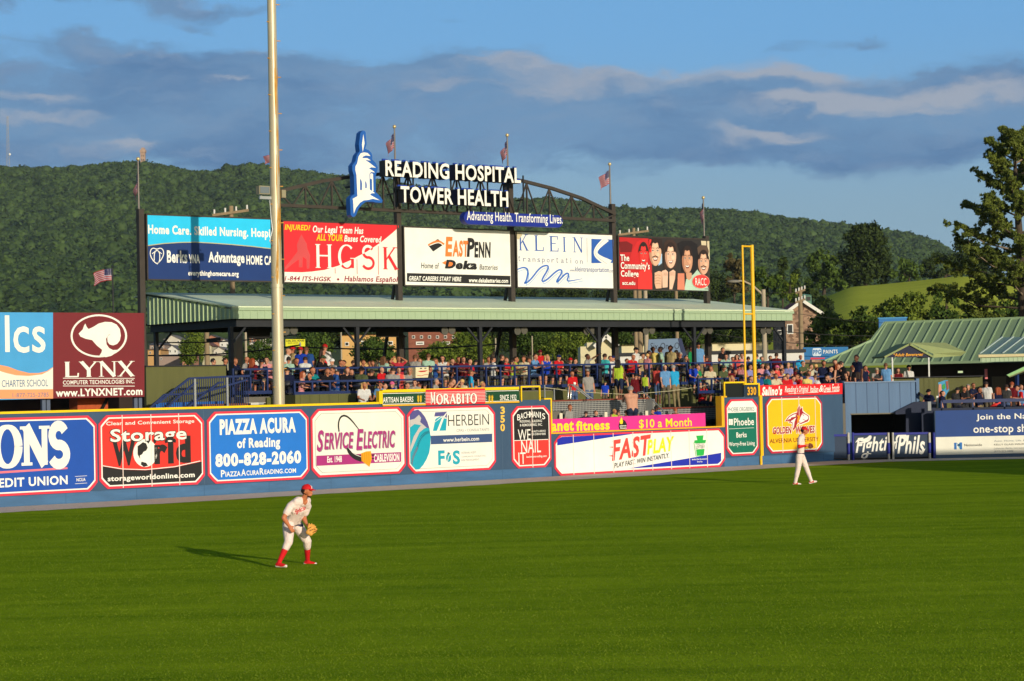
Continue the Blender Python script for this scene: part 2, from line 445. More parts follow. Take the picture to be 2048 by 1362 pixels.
# ------------------------------------------------------------ the ground
def grass_material(name, dark, light, fine=1.0):
    m = bpy.data.materials.new(name); m.use_nodes = True; nt = m.node_tree; b = nt.nodes['Principled BSDF']; N = nt.nodes; Lk = nt.links
    b.inputs['Roughness'].default_value = .8; b.inputs['Specular IOR Level'].default_value = 0
    tc = N.new('ShaderNodeTexCoord')

    def noise(sc, scale, detail=4, rough=.6):
        mp = N.new('ShaderNodeMapping'); mp.inputs['Scale'].default_value = sc; Lk.new(tc.outputs['Object'], mp.inputs[0])
        n = N.new('ShaderNodeTexNoise'); n.inputs['Scale'].default_value = scale; n.inputs['Detail'].default_value = detail; n.inputs['Roughness'].default_value = rough
        Lk.new(mp.outputs[0], n.inputs['Vector']); return n.outputs[0]

    def mth(op, a, b2):
        n = N.new('ShaderNodeMath'); n.operation = op
        for i, v in enumerate((a, b2)):
            if isinstance(v, (int, float)): n.inputs[i].default_value = v
            else: Lk.new(v, n.inputs[i])
        return n.outputs[0]
    mow = noise((.13, .95, 1), 1.0, 5)       # mower passes across the outfield
    patch = noise((.35, .22, 1), 1.0, 5)
    tuft = noise((2.6, 1.25, 1), 1.0, 9, .86)
    blade = noise((34, 9, 1), 1.0, 4, .8)
    f = mth('ADD', mth('MULTIPLY', mow, .40), mth('ADD', mth('MULTIPLY', patch, .14), mth('ADD', mth('MULTIPLY', tuft, .38), mth('MULTIPLY', blade, .24))))
    r = N.new('ShaderNodeValToRGB'); Lk.new(f, r.inputs[0]); e = r.color_ramp.elements
    e[0].position = .43; e[0].color = dark + (1,); e[1].position = .73; e[1].color = light + (1,)
    dry = N.new('ShaderNodeMapRange'); Lk.new(noise((.25, .9, 1), 1.3, 4), dry.inputs[0])
    dry.inputs[1].default_value = .66; dry.inputs[2].default_value = .80; dry.inputs[3].default_value = 0; dry.inputs[4].default_value = .55
    mx = N.new('ShaderNodeMix'); mx.data_type = 'RGBA'; Lk.new(dry.outputs[0], mx.inputs[0]); Lk.new(r.outputs[0], mx.inputs[6])
    mx.inputs[7].default_value = (light[0] * 1.35, light[1] * 1.12, light[2], 1); Lk.new(mx.outputs[2], b.inputs['Base Color'])
    bp = N.new('ShaderNodeBump'); bp.inputs['Strength'].default_value = .35; bp.inputs['Distance'].default_value = .04
    Lk.new(mth('ADD', tuft, blade), bp.inputs['Height']); Lk.new(bp.outputs[0], b.inputs['Normal'])
    return m


G_LAWN = grass_material('outfield grass', (.080, .168, .005), (.275, .390, .014))
G_MEADOW = grass_material('meadow grass', (.27, .33, .035), (.46, .50, .07), .6)
M_SOIL = mat('soil', (.09, .10, .04), .9, .3, .3)
M_TRACK = mat('track grit', (.52, .45, .38), .95, .16, 6.0, .4, 60)

tr = MB(); R_ = 1450
tr.add([(-R_, -200, -.05), (R_, -200, -.05), (R_, 2650, -.05), (-R_, 2650, -.05)], [(0, 1, 2, 3)], M_SOIL)
obj('ground', tr, kind='structure', label='flat earth of the valley floor around the ballpark', base=(0, 0, 0))
YF = ground(1645, 922)[1]              # the bullpen fence and the wall right of it face the camera
S_END = WALL.px(1688, 920)[0]
lw = MB(); a = WALL.w(-60, .02, 0); b_ = WALL.w(S_END, .02, 0)
lw.add([(-90, -40, 0), (90, -40, 0), (90, YF + .5, 0), (b_[0], YF + .5, 0), (b_[0], b_[1], 0), (a[0], a[1], 0), (-90, a[1], 0)], [(0, 1, 2, 3, 4, 5, 6)], G_LAWN)
obj('outfield_lawn', lw, kind='structure', label='mown green outfield grass with faint mower bands', base=(0, 0, 0))
tk = MB(); s1 = WALL.px(1645, 922)[0]; p0 = WALL.w(-60, 0, .006); p1 = WALL.w(-60, -3.0, .006); q0 = WALL.w(s1, 0, .006); q1 = WALL.w(s1 + .8, -2.7, .006)
rt_ = np.random.default_rng(6); nt2 = 260; ee = [p1 + (q1 - p1) * k / nt2 + WALL.n * (0 if k in (0, nt2) else rt_.normal(0, .05) + .10 * math.sin(k * .21)) for k in range(nt2 + 1)]; ff_ = [p0 + (q0 - p0) * k / nt2 for k in range(nt2 + 1)]; tk.add(ee + ff_, [(k, k + 1, nt2 + 2 + k, nt2 + 1 + k) for k in range(nt2)], M_TRACK); tk.add([q1, (90, q1[1], .006), (90, YF + .3, .006), (q0[0], YF + .3, .006), q0], [(0, 1, 2, 3, 4)], M_TRACK)
obj('warning_track', tk, kind='structure', label='grey grit warning track along the foot of the outfield wall', base=(0, 0, 0))


def grass_blades():
    """short leaning blades standing in the near turf, thinning out with distance"""
    rg = np.random.default_rng(8); n = 330000; y = 22 + 46 * rg.random(n) ** 1.5; x = rg.uniform(-1, 1, n) * (y * .262); keep = rg.random(n) < np.clip((66 - y) / 34, 0, 1); x, y = x[keep], y[keep]; n = len(x)
    a = rg.uniform(0, 2 * math.pi, n); h = rg.uniform(.005, .016, n); w = rg.uniform(.004, .009, n) * (y / 24) ** .5; lean = rg.uniform(.3, 1.6, n); b = rg.uniform(0, 2 * math.pi, n)
    dx = np.c_[np.cos(a), np.sin(a), np.zeros(n)] * w[:, None]; base = np.c_[x, y, np.full(n, -.002)]; tip = base + np.c_[np.cos(b) * h * lean, np.sin(b) * h * lean, h]
    v = np.stack([base - dx, base + dx, tip + dx * .3, tip - dx * .3], 1).reshape(-1, 3); me = bpy.data.meshes.new('grass_blades'); me.vertices.add(len(v)); me.vertices.foreach_set('co', v.astype(np.float32).ravel()); me.loops.add(4 * n); me.loops.foreach_set('vertex_index', np.arange(4 * n, dtype=np.int32)); me.polygons.add(n); me.polygons.foreach_set('loop_start', np.arange(0, 4 * n, 4, dtype=np.int32)); me.polygons.foreach_set('loop_total', np.full(n, 4, dtype=np.int32)); me.update(calc_edges=True)
    me.materials.append(leaf_material('grass blade', (.055, .115, .003), (.168, .232, .010), scale=.5)); o = bpy.data.objects.new('grass_blades', me); COL.objects.link(o); tag(o, 'short green grass blades of the near outfield', 'grass', kind='stuff')


# ------------------------------------------------------------ wooded mountain, meadow
RX = np.array([-500, -200, 0, 100, 160, 230, 285, 340, 380, 420, 450, 500, 560, 640, 700, 770, 900, 1034, 1100, 1161, 1218, 1312, 1392, 1440, 1499, 1588, 1677, 1767, 1826, 1870, 1960, 2100, 2500], float)
RY = np.array([352, 345, 337, 340, 336, 329, 328, 336, 346, 346, 342, 331, 340, 350, 358, 366, 384, 402, 400, 408, 420, 422, 420, 424, 428, 441, 451, 463, 472, 486, 540, 590, 640], float) + 5


def hill_point(px, q):
    """px: azimuth of the slope seen as a pixel column, q: 0 at the foot, 1 on the crest"""
    top = np.interp(px, RX, RY); foot = 655 - .021 * (px - 300) * .6
    Y = 850 + 1050 * q + 60 * np.sin(px * .011 + 3 * q) * q * (1 - q)
    py = foot + (top - foot) * q ** .92
    k = ((px - 1024) / F)[..., None] * RIGHT - ((py - 681) / F)[..., None] * UP + FWD
    return CAM + k * (Y / k[..., 1])[..., None]


gx, gq = np.meshgrid(np.linspace(-500, 2500, 160), np.linspace(0, 1, 40)); HP = hill_point(gx, gq)
hb = MB(); n_ = gx.shape[1]; vs_ = HP.reshape(-1, 3) - np.array([0, 0, 3.0])
back = HP[-1] + np.array([0, 500, -260.0]); base_ = HP[0] * np.array([1, .96, 0]) + np.array([0, 0, -.06])
vs_ = np.vstack([base_, vs_, back]); rows = gx.shape[0] + 2
hb.add(vs_, [(i * n_ + k, i * n_ + k + 1, (i + 1) * n_ + k + 1, (i + 1) * n_ + k) for i in range(rows - 1) for k in range(n_ - 1)], mat('forest floor', (.02, .035, .012), .9, .3, .01), True)
obj('hill', hb, kind='structure', label='long wooded mountain ridge behind the ballpark', base=(0, 1400, 0))


def leaf_material(name, dark, light, per='island', scale=.35):
    m = bpy.data.materials.new(name); m.use_nodes = True; nt = m.node_tree; b = nt.nodes['Principled BSDF']
    b.inputs['Roughness'].default_value = .7; b.inputs['Specular IOR Level'].default_value = .15
    g = nt.nodes.new('ShaderNodeNewGeometry'); tc = nt.nodes.new('ShaderNodeTexCoord')
    n = nt.nodes.new('ShaderNodeTexNoise'); n.inputs['Scale'].default_value = scale; n.inputs['Detail'].default_value = 5; nt.links.new(tc.outputs['Object'], n.inputs['Vector'])
    a = nt.nodes.new('ShaderNodeMath'); a.operation = 'MULTIPLY_ADD'; nt.links.new(g.outputs['Random Per Island'], a.inputs[0]); a.inputs[1].default_value = .55
    s = nt.nodes.new('ShaderNodeMath'); s.operation = 'MULTIPLY_ADD'; nt.links.new(n.outputs[0], s.inputs[0]); s.inputs[1].default_value = 1.0; s.inputs[2].default_value = -.25
    nt.links.new(s.outputs[0], a.inputs[2])
    r = nt.nodes.new('ShaderNodeValToRGB'); e = r.color_ramp.elements; e[0].position = .1; e[0].color = dark + (1,); e[1].position = .9; e[1].color = light + (1,)
    nt.links.new(a.outputs[0], r.inputs[0]); nt.links.new(r.outputs[0], b.inputs['Base Color'])
    tr_ = b.inputs.get('Transmission Weight')
    return m


def tone_material(name, dark, light):
    """leaf colour by tree: each crown carries its own tone"""
    m = leaf_material(name, dark, light, scale=.02); nt = m.node_tree; at = nt.nodes.new('ShaderNodeAttribute'); at.attribute_name = 'tone'
    for n in nt.nodes:
        if n.type == 'MATH' and n.inputs[1].default_value == .55: nt.links.new(at.outputs['Fac'], n.inputs[0]); n.inputs[1].default_value = .75
    return m


def forest():
    """crowns packed over the slope: one mass nobody could count"""
    bm = bmesh.new(); bmesh.ops.create_icosphere(bm, subdivisions=2, radius=1); iv = np.array([v.co[:] for v in bm.verts]); jf = np.array([[v.index for v in f.verts] for f in bm.faces]); bm.free()
    rg = np.random.default_rng(3); pts = []
    for q0, q1, cnt, r in ((0, .18, 1700, 5.2), (.18, .45, 3300, 4.9), (.45, .75, 4700, 4.6), (.75, 1.0, 5000, 4.3)):
        px = rg.uniform(-60, 2120, cnt); q = rg.uniform(q0, q1, cnt); P = hill_point(px, q); P[:, 2] += rg.normal(0, 1.2, cnt); pts.append(np.c_[P, r * rg.uniform(.5, 1.45, cnt)])
    px = rg.uniform(-60, 2120, 1500); pts.append(np.c_[hill_point(px, np.ones(1500)), rg.uniform(2.2, 5.2, 1500)]); pts = np.vstack(pts); n = len(pts); c = pts[:, :3]; r = pts[:, 3]
    tone = rg.normal(.45, .30, n) + .25 * np.sin(c[:, 0] * .013 + 2 * np.sin(c[:, 1] * .006)); nb = len(iv)
    core = iv[None] * (rg.uniform(.72, 1.05, (n, nb, 1)) * r[:, None, None] * np.array([1, 1, 1.05])) + c[:, None, :]
    cf = jf[None] + (np.arange(n) * nb)[:, None, None]
    K = 46; d = rg.normal(0, 1, (n, K, 3)); d[:, :, 1] -= .5; d[:, :, 2] += .35; d /= np.linalg.norm(d, axis=2)[..., None]; P = c[:, None, :] + d * (r[:, None] * rg.uniform(.78, 1.15, (n, K)))[..., None]
    nn = d + rg.normal(0, .55, (n, K, 3)); nn /= np.linalg.norm(nn, axis=2)[..., None]; a = np.cross(nn, rg.normal(0, 1, (n, K, 3))); a /= np.linalg.norm(a, axis=2)[..., None]; b = np.cross(nn, a); s = (r[:, None] * rg.uniform(.10, .27, (n, K)))[..., None]
    Q = np.stack([P - a * s, P - b * s * .8, P + a * s, P + b * s * .8], 2).reshape(-1, 3)
    v = np.vstack([core.reshape(-1, 3), Q]); nt_ = cf.reshape(-1, 3); nq = n * K; me = bpy.data.meshes.new('forest'); me.vertices.add(len(v)); me.vertices.foreach_set('co', v.astype(np.float32).ravel())
    li = np.concatenate([nt_.ravel(), np.arange(nq * 4) + n * nb]).astype(np.int32); me.loops.add(len(li)); me.loops.foreach_set('vertex_index', li); nf = len(nt_) + nq; me.polygons.add(nf)
    tot = np.concatenate([np.full(len(nt_), 3), np.full(nq, 4)]).astype(np.int32); st = np.concatenate([[0], np.cumsum(tot)[:-1]]).astype(np.int32); me.polygons.foreach_set('loop_start', st); me.polygons.foreach_set('loop_total', tot); me.update(calc_edges=True)
    at = me.attributes.new('tone', 'FLOAT', 'FACE'); at.data.foreach_set('value', np.concatenate([np.repeat(tone, len(jf)), np.repeat(tone, K) + rg.normal(0, .12, nq)]).astype(np.float32))
    me.materials.append(tone_material('forest leaves', (.007, .020, .006), (.064, .112, .026)))
    o = bpy.data.objects.new('forest', me); COL.objects.link(o); tag(o, 'dense green woods covering the whole mountainside', 'forest', kind='stuff')


forest()
grass_blades()
# meadow hillside on the right
MX = np.array([1400, 1560, 1640, 1700, 1760, 1830, 1920, 1960, 2060, 2200], float); MY = np.array([668, 640, 600, 574, 569, 562, 552, 556, 575, 590], float)
mb_ = MB(); cols = np.linspace(1400, 2200, 40); rowsq = np.linspace(0, 1, 10); P_ = []
for q in rowsq:
    for x in cols:
        y = 735 + (np.interp(x, MX, MY) - 735) * q; P_.append(atdepth(x, y, 210 + 170 * q))
for x in cols: P_.append(atdepth(x, np.interp(x, MX, MY) + 40, 520))
nc = len(cols); mb_.add(P_, [(i * nc + k, i * nc + k + 1, (i + 1) * nc + k + 1, (i + 1) * nc + k) for i in range(len(rowsq)) for k in range(nc - 1)], G_MEADOW, True)
obj('meadow_hill', mb_, kind='structure', label='sunlit grassy hillside below the trees', base=(70, 300, 0))

# ------------------------------------------------------------ outfield wall
M_WALL = mat('navy wall paint', C(60, 86, 112, .8), .6, .13, .9, .08, 12, stretch=(1.5, 1, .4))
M_KICK = mat('blue kick board paint', C(70, 110, 146, .8), .65, .22, 1.5, .08, 12, stretch=(.5, 1, 2.5))
M_YCAP = mat('yellow rail paint', C(252, 205, 18), .45, .06, 3)
M_YDULL = mat('yellow frame paint', C(240, 178, 30), .5, .08, 3)
ZT = WALL.px(755, 808)[1]; S0 = -40.0; SA = WALL.px(1104, 900)[0]; SB = WALL.px(1448.5, 900)[0]
ZLOW = WALL.px(1102, 868)[1]; ZP = WALL.px(1449, 795)[1]; S757 = WALL.px(757, 815)[0]; SC = S_END
ZKICK = .36


def wall_section(name, label, s0, s1, zt, kick=True, cap=None, capmat=None):
    t = thing(name, label, 'wall', WALL.w((s0 + s1) / 2, 0, 0), ROT)
    b = MB(); b.box(WALL, s0, s1, 0, .25, ZKICK if kick else 0, zt, M_WALL); obj('wall_panel', b, t)
    if kick:
        b = MB(); b.box(WALL, s0, s1, .03, .28, 0, ZKICK, M_KICK); obj('kick_board', b, t)
    b = MB(); x = s0 + .7
    while x < s1 - .2:
        b.box(WALL, x, x + .012, -.003, 0, ZKICK if kick else .02, zt - .01, V(80, 104, 128, .8))
        if kick: b.box(WALL, x, x + .014, .026, .03, .01, ZKICK - .01, V(58, 94, 128, .8))
        x += 2.44
    obj('panel_joints', b, t)
    if cap:
        b = MB()
        for c in cap: b.box(WALL, c[0], c[1], c[2], c[3], c[4], c[5], capmat)
        obj('yellow_cap', b, t)
    return t


wall_section('outfield_wall', 'high navy outfield wall carrying the large sponsor signs left of the 350 mark', S0, SA, ZT, True,
             [(S0, S757, -.03, .28, ZT, ZT + .07), (WALL.px(1088, 805)[0], SA + .02, -.02, .28, ZT, ZT + .05), (SA - .03, SA + .03, -.02, .02, ZLOW, ZT)], M_YCAP)
wall_section('outfield_wall', 'low stretch of outfield wall in front of the pool, topped by a yellow strip', SA, SB, ZLOW, False,
             [(SA, SB, -.035, .27, ZLOW, ZLOW + .05)], M_YDULL)
wt = wall_section('outfield_wall', 'navy outfield wall section around the yellow foul pole', SB, SC, ZP, True,
                  [(SB - .12, SB + .03, -.03, .3, ZLOW, ZP + .06), (SB, SB + .18, -.03, .3, ZP, ZP + .06)], M_YDULL)


# low wall beyond the bullpen gates, facing the camera
FW = FP(YF)
# ------------------------------------------------------------ sponsor signs painted on boards along the outfield wall
def board(label, x0, x1, rx, yt, yb, panel, border=BORDER, line=WHITE, c=.28, thick=.03, joints=()):
    """notched board on the wall front; returns the sign and its inner outline"""
    s0 = WALL.px(x0, (yt + yb) / 2)[0]; s1 = WALL.px(x1, (yt + yb) / 2 - (x1 - x0) * .045)[0]; z1 = WALL.px(rx, yt)[1]; z0 = WALL.px(rx, yb)[1]
    S = Sign('wall_sign', label, 'sign', WALL, -.03, WALL.w((s0 + s1) / 2, -.03, z0), 'sponsor signs on the outfield wall')

    def outline(d, c):
        a, b, e, f = s0 + d, s1 - d, z0 + d, z1 - d; k = [(0, 1), (.14, .84), (.30, .66), (.70, .26), (.86, .14), (1, 0)]
        q = [(a + c * u, e + c * v) for u, v in k]
        return q + [(b - c * u, e + c * v) for u, v in k[::-1]] + [(b - c * u, f - c * v) for u, v in k] + [(a + c * u, f - c * v) for u, v in k[::-1]]
    S('border').flat(WALL, S.T(0), outline(0, c), border, -.0)
    S('border').flat(WALL, S.T(1), outline(.072, c * .94), line)
    S('panel').flat(WALL, S.T(2), outline(.115, c * .9), panel)
    S.inner = outline(.115, c * .9); S.rect = (s0, s1, z0, z1); S.outline = outline
    for jx in joints:
        sj = WALL.px(jx, (yt + yb) / 2)[0]; S('panel_joint').box(WALL, sj - .012, sj + .012, S.T(5) - .003, S.T(0), z0 + .01, z1 - .01, V(250, 226, 210))
    return S


def clip_px(S, x, lo=None): pass


# 1 credit union
z = Z(0, 600, 3.095)
S = board('blue credit union sign with huge white letters ONS, cut off at the frame', -330, 193, 181, 831, 983, V(18, 78, 168), joints=())
serif(S('lettering'), WALL, S.T(3), 'ONS', -12, 934, 136, 850, WHITE, .30, .04, .20, None, .45); S.pg('lettering', 3, z(-30, 1062, 418, 1035, 418, 1046, -30, 1076), V(238, 120, 130))
S.txt('lettering', 3, 'EDIT UNION', -2, 975.5, 135, 950.5, WHITE, .04)
S.txt('lettering', 3, 'NCUA', 153, 963, 171, 955.5, WHITE, .03)
S.st('lettering', 3, [(150, 953), (174, 951.5)], .8, WHITE); S.st('lettering', 3, [(150, 967.5), (174, 966)], .8, WHITE); S.done()
# 2 storage
S = board('red and black storage company sign with a white globe for the letter O', 197, 408, 213, 830.5, 978, V(232, 52, 40), joints=(244, 301.5, 357))
zz = [WALL.px(x, y, S.T(3)) for x, y in z(635, 1030, 760, 1050, 900, 1054, 1080, 1036, 1240, 1000)]
low = [p for p in S.inner if p[1] < zz[0][1] + .02]; L_ = sorted(low, key=lambda p: p[0])
S('panel').flat(WALL, S.T(3), zz[::1][::-1] and ([(S.inner[0][0], zz[0][1])] + L_ + [(S.inner[6][0] + 0 * 1, L_[-1][1])] * 0 + [(L_[-1][0], zz[-1][1])] + zz[::-1][1:-1]), BLACK)
S.st('panel', 4, z(637, 1026, 760, 1046, 900, 1050, 1080, 1032, 1240, 996), 1.5, WHITE)
S.txt('lettering', 4, 'Clean and Convenient Storage', 212.6, 853.2, 388.3, 838.2, WHITE, .02)
S.txt('lettering', 4, 'W', 225, 932.5, 271, 878, BLACK, .07); S.txt('lettering', 4, 'rld', 309, 928.5, 381, 871, BLACK, .07)
S.txt('lettering', 5, 'Storage', 219.5, 893.8, 374.5, 852.2, BLACK, .075); S.txt('lettering', 6, 'Storage', 221, 892, 373, 853.6, WHITE, .03)
S.el('globe', 4, 290.5, 906, 24, 28, WHITE)
for p in (z(852, 905, 885, 880, 905, 888, 914, 915, 905, 932, 888, 940, 880, 955, 866, 962, 868, 985, 852, 955), z(905, 872, 912, 850, 926, 850, 930, 872, 918, 890), z(876, 1000, 905, 1008, 916, 1026, 890, 1033, 872, 1018), z(948, 868, 958, 852, 968, 880, 956, 890)):
    S.pg('globe', 5, p, BLACK)
S.txt('lettering', 5, 'storageworldonline.com', 215.5, 966, 389.3, 944, WHITE, .035); S.done()
# 3 car dealer
S = board('bright blue car dealer sign with white phone number between the red and the cream boards', 414, 617, 430, 823.5, 967.3, V(30, 118, 206))
S.txt('lettering', 3, 'PIAZZA ACURA', 439.7, 870.5, 591.2, 834, WHITE, .075); S.txt('lettering', 3, 'of Reading', 474.5, 902.5, 560, 873.5, WHITE, .05)
S.txt('lettering', 3, '800-828-2060', 431, 934.5, 602, 900, WHITE, .07)
for w, a, b, yb, yt in (('P', 442, 449.5, 954.5, 940), ('IAZZA', 451, 481, 953.5, 942), ('A', 482.5, 491.5, 951.8, 938), ('CURA', 493, 518, 951, 940), ('R', 519.5, 527.5, 949.5, 936), ('EADING', 529, 565, 948.6, 937.5), ('.COM', 567, 591.8, 946.6, 936.4)):
    S.txt('lettering', 3, w, a, yb, b, yt, WHITE, .03)
S.done()
# 4 cable company
z = Z(400, 780, 4.655); MAG = V(172, 46, 118)
S = board('cream cable company sign with magenta lettering and a black cable with an orange plug', 621.3, 810, 635, 818, 955, V(240, 234, 214))
S('panel').flat(WALL, S.T(3), S.outline(.155, .25), V(150, 160, 140)); S('panel').flat(WALL, S.T(4), S.outline(.167, .245), V(240, 234, 214))
S.pg('lettering', 5, z(1083, 612, 1873, 578, 1873, 668, 1083, 707), MAG)
S.st('cable', 6, z(1295, 388, 1287, 320, 1300, 262, 1335, 234, 1380, 250, 1430, 303, 1482, 372), [2.6, 2.8, 3, 4, 3.2, 2.4, 1.6], BLACK, 2)
S.st('cable', 6, z(1365, 535, 1400, 590, 1450, 625, 1510, 640), [3, 8, 11, 13], BLACK, 1); S.st('cable', 7, z(1385, 540, 1430, 595, 1500, 622), 1.0, WHITE, 1)
for l, off, mm in ((6, 1.2, GREY), (7, 0, MAG)):
    for w, a, b, yb, yt in (('S', 1088, 1150, 575, 372), ('ERVICE', 1157, 1428, 556, 388), ('E', 1455, 1520, 560, 362), ('LECTRIC', 1522, 1815, 548, 374)):
        (x0, y0), (x1, y1) = z(a, yb, b, yt); S.txt('lettering', l, w, x0 + off, y0 + off, x1 + off, y1 + off, mm, .035, .22)
S.txt('lettering', 6, 'Est. 1948', *z(1185, 678)[0], *z(1320, 612)[0], WHITE, .04); S.txt('lettering', 6, 'CABLEVISION', *z(1620, 672)[0], *z(1855, 588)[0], WHITE, .05)
S.pg('plug', 8, z(1500, 590, 1545, 572, 1592, 568, 1600, 640, 1578, 715, 1545, 690, 1505, 660), V(246, 160, 20))
for k in range(4): S.st('plug', 9, z(1512 + k * 20, 590 - k * 4, 1515 + k * 20, 665 + k * 8), .7, V(200, 110, 10))
S.pg('plug', 8, z(1598, 600, 1625, 600, 1625, 612, 1598, 612), BLACK); S.pg('plug', 8, z(1598, 632, 1622, 632, 1622, 643, 1598, 643), BLACK); S.done()
# 5 accountants with the baseball
z = Z(800, 760, 6.19); TEAL = V(20, 164, 182); PUR = V(86, 82, 138)
S = board('cream accountants sign with half a teal baseball on its left edge', 813.7, 990, 829, 814.6, 947, V(242, 236, 218))
S('panel').flat(WALL, S.T(3), S.outline(.155, .25), V(150, 160, 140)); S('panel').flat(WALL, S.T(4), S.outline(.167, .245), V(242, 236, 218))
arc = z(225, 366, 265, 400, 305, 450, 340, 520, 365, 600, 380, 700, 377, 800, 362, 900, 330, 980, 290, 1050, 240, 1105)
S.pg('baseball', 5, arc + z(195, 1108, 150, 1060, 130, 1030, 122, 430, 160, 380), TEAL)
S.pg('baseball', 6, arc[:5] + z(330, 590, 270, 560, 230, 520, 215, 490, 122, 500, 122, 430, 160, 380), PUR)
S.pg('baseball', 7, z(122, 495, 180, 480, 235, 430, 262, 470, 250, 520, 330, 590, 300, 600, 240, 650, 200, 740, 160, 830, 130, 900, 128, 830, 170, 700, 230, 600, 260, 560, 180, 545, 122, 590), V(196, 188, 180))
se = [(360, 640), (310, 660), (270, 700), (235, 770), (215, 840), (190, 890), (165, 950), (150, 1030)]
for i in range(24):
    q = i / 23 * 6.99; k = int(q); f = q - k; x = se[k][0] * (1 - f) + se[k + 1][0] * f; y = se[k][1] * (1 - f) + se[k + 1][1] * f
    S.st('baseball', 8, z(x - 13, y - 12, x, y + 3, x + 4, y + 20), .8, V(150, 50, 60) if i > 12 else V(40, 60, 80))
S.pg('logo', 5, z(436, 400, 585, 392, 578, 470, 540, 445, 425, 452), PUR); S.pg('logo', 5, z(408, 630, 440, 480, 500, 450, 545, 455, 580, 480, 570, 626), TEAL)
for p in (z(455, 632, 520, 470, 582, 394, 590, 394, 545, 470, 487, 630), z(430, 520, 510, 455, 570, 470, 572, 480, 510, 465, 440, 520)): S.pg('logo', 6, p, V(242, 236, 218))
S.txt('lettering', 5, 'HERBEIN', *z(597, 570)[0], *z(1100, 420)[0], BLACK, -.012); S.txt('lettering', 5, 'CPAS • CONSULTANTS', *z(700, 642)[0], *z(1105, 595)[0], GREY)
S.pg('lettering', 5, z(380, 690, 1140, 665, 1140, 767, 383, 797), V(58, 80, 124)); S.txt('lettering', 6, 'www.herbein.com', *z(535, 768)[0], *z(978, 700)[0], WHITE, .02)
S.txt('lettering', 5, 'F', *z(475, 1055)[0], *z(552, 870)[0], TEAL, .05); S.txt('lettering', 5, 'S', *z(655, 1048)[0], *z(742, 868)[0], TEAL, .05)
S.el('logo', 5, *z(602, 962)[0], 5.2, 8.4, TEAL); S.st('logo', 6, z(590, 1005, 600, 950, 625, 910), 1.2, WHITE); S.pg('logo', 6, z(580, 905, 600, 895, 625, 908, 600, 912), BLACK)
for k, w in enumerate(('INTERNAL AUDIT', 'COMPLIANCE CONSULTING', 'RISK MANAGEMENT')): S.txt('lettering', 5, w, *z(762, 915 + 45 * k)[0], *z((940, 1060, 980)[k], 882 + 45 * k)[0], GREY)
S.done()
# distance marks
S = Sign('distance_mark', 'yellow numerals 350 stacked on the navy wall left of the black roofing sign', 'distance mark', WALL, -.004, WALL.w(WALL.px(1005, 840)[0], 0, WALL.px(1005, 863)[1]))
for k, w in enumerate('350'): S.txt('numeral', 1, w, 1001, 828.3 + 17.2 * k, 1009.6, 813 + 17.2 * k, V(246, 196, 80), .05)
S.done()
# 6 roofing
z = Z(800, 760, 6.19)
S = board('narrow black over red roofing sign with white capitals', 1022, 1101, 1034, 812.5, 937, V(246, 58, 48), joints=(1063,))
zm = WALL.px(1028, 881, S.T(3))[1]; S('panel').flat(WALL, S.T(3), [p for p in S.inner if p[1] > zm][:0] + [(S.inner[0][0], zm), (S.inner[6][0], zm)][:0] + [(min(p[0] for p in S.inner), zm), (max(p[0] for p in S.inner), zm)] + [p for p in S.inner if p[1] > zm], BLACK)
S.st('panel', 4, z(1412, 750, 1832, 735), 1.3, WHITE)
for i, ch in enumerate("BACHMAN'S"):
    u = (i + .5) / 9; dy = 38 * (2 * u - 1) ** 2; x = 1452 + i * 38.5; w = 36 if ch != "'" else 12; x += 10 if ch == "'" else 0
    S.txt('lettering', 4, ch, *z(x, 470 + dy - u * 15)[0], *z(x + w, 395 + dy - u * 15 if ch != "'" else 395 + dy - 15)[0] if ch != "'" else z(x + w, 395 + dy - 15)[0], WHITE, .01)
for w, x1, yb, yt in (('ROOFING, BUILDING', 1757, 534, 489), ('& REMODELING, INC.', 1762, 580, 534)): S.txt('lettering', 4, w, *z(1485, yb)[0], *z(x1, yt)[0], WHITE, .015)
S.txt('lettering', 5, 'WE', *z(1462, 750)[0], *z(1615, 608)[0], WHITE); S.txt('lettering', 5, 'NAIL', *z(1502, 905)[0], *z(1742, 737)[0], WHITE); S.txt('lettering', 5, 'IT', *z(1468, 1042)[0], *z(1556, 895)[0], WHITE)
for k, w in enumerate(('QUALITY & SERVICE', 'FOR OVER 40 YEARS')): S.txt('lettering', 4, w, *z(1630, 652 + 34 * k)[0], *z(1802, 618 + 34 * k)[0], WHITE, .02)
S.txt('lettering', 4, 'bachmansroofing.com', *z(1567, 972)[0], *z(1815, 925)[0], WHITE, .02); S.done()
# 7 lottery
z = Z(1080, 760, 5.12); BLU = V(30, 46, 168)
S = board('long low white lottery sign with red and yellow slanted words under the pink banner', 1107.7, 1449, 1121, 869.6, 951.4, V(244, 240, 226), joints=(1145.5, 1186.5, 1225.5, 1265, 1303.5, 1341, 1377.5, 1413))
S.pg('panel', 3, z(177, 610, 222, 583, 985, 546, 177, 670), BLU); S.pg('panel', 3, z(900, 906, 1855, 745, 1855, 828, 1822, 858), BLU)
S.txt('lettering', 4, 'FAST', *z(738, 832)[0], *z(1135, 553)[0], V(248, 74, 64), .045, .18, rise=9); S.txt('lettering', 4, 'PLAY', *z(1098, 765)[0], *z(1374, 572)[0], V(250, 228, 30), .05, .18, rise=6)
for a in (z(705, 686, 770, 680, 760, 696), z(700, 776, 765, 766, 755, 786), z(735, 628, 800, 622, 790, 638)): S.pg('lettering', 5, a, V(248, 74, 64))
S.txt('lettering', 4, 'PLAY FAST. WIN INSTANTLY.', *z(762, 902)[0], *z(1322, 745)[0], BLACK, .02, .15, rise=15)
GRN = V(38, 178, 70)
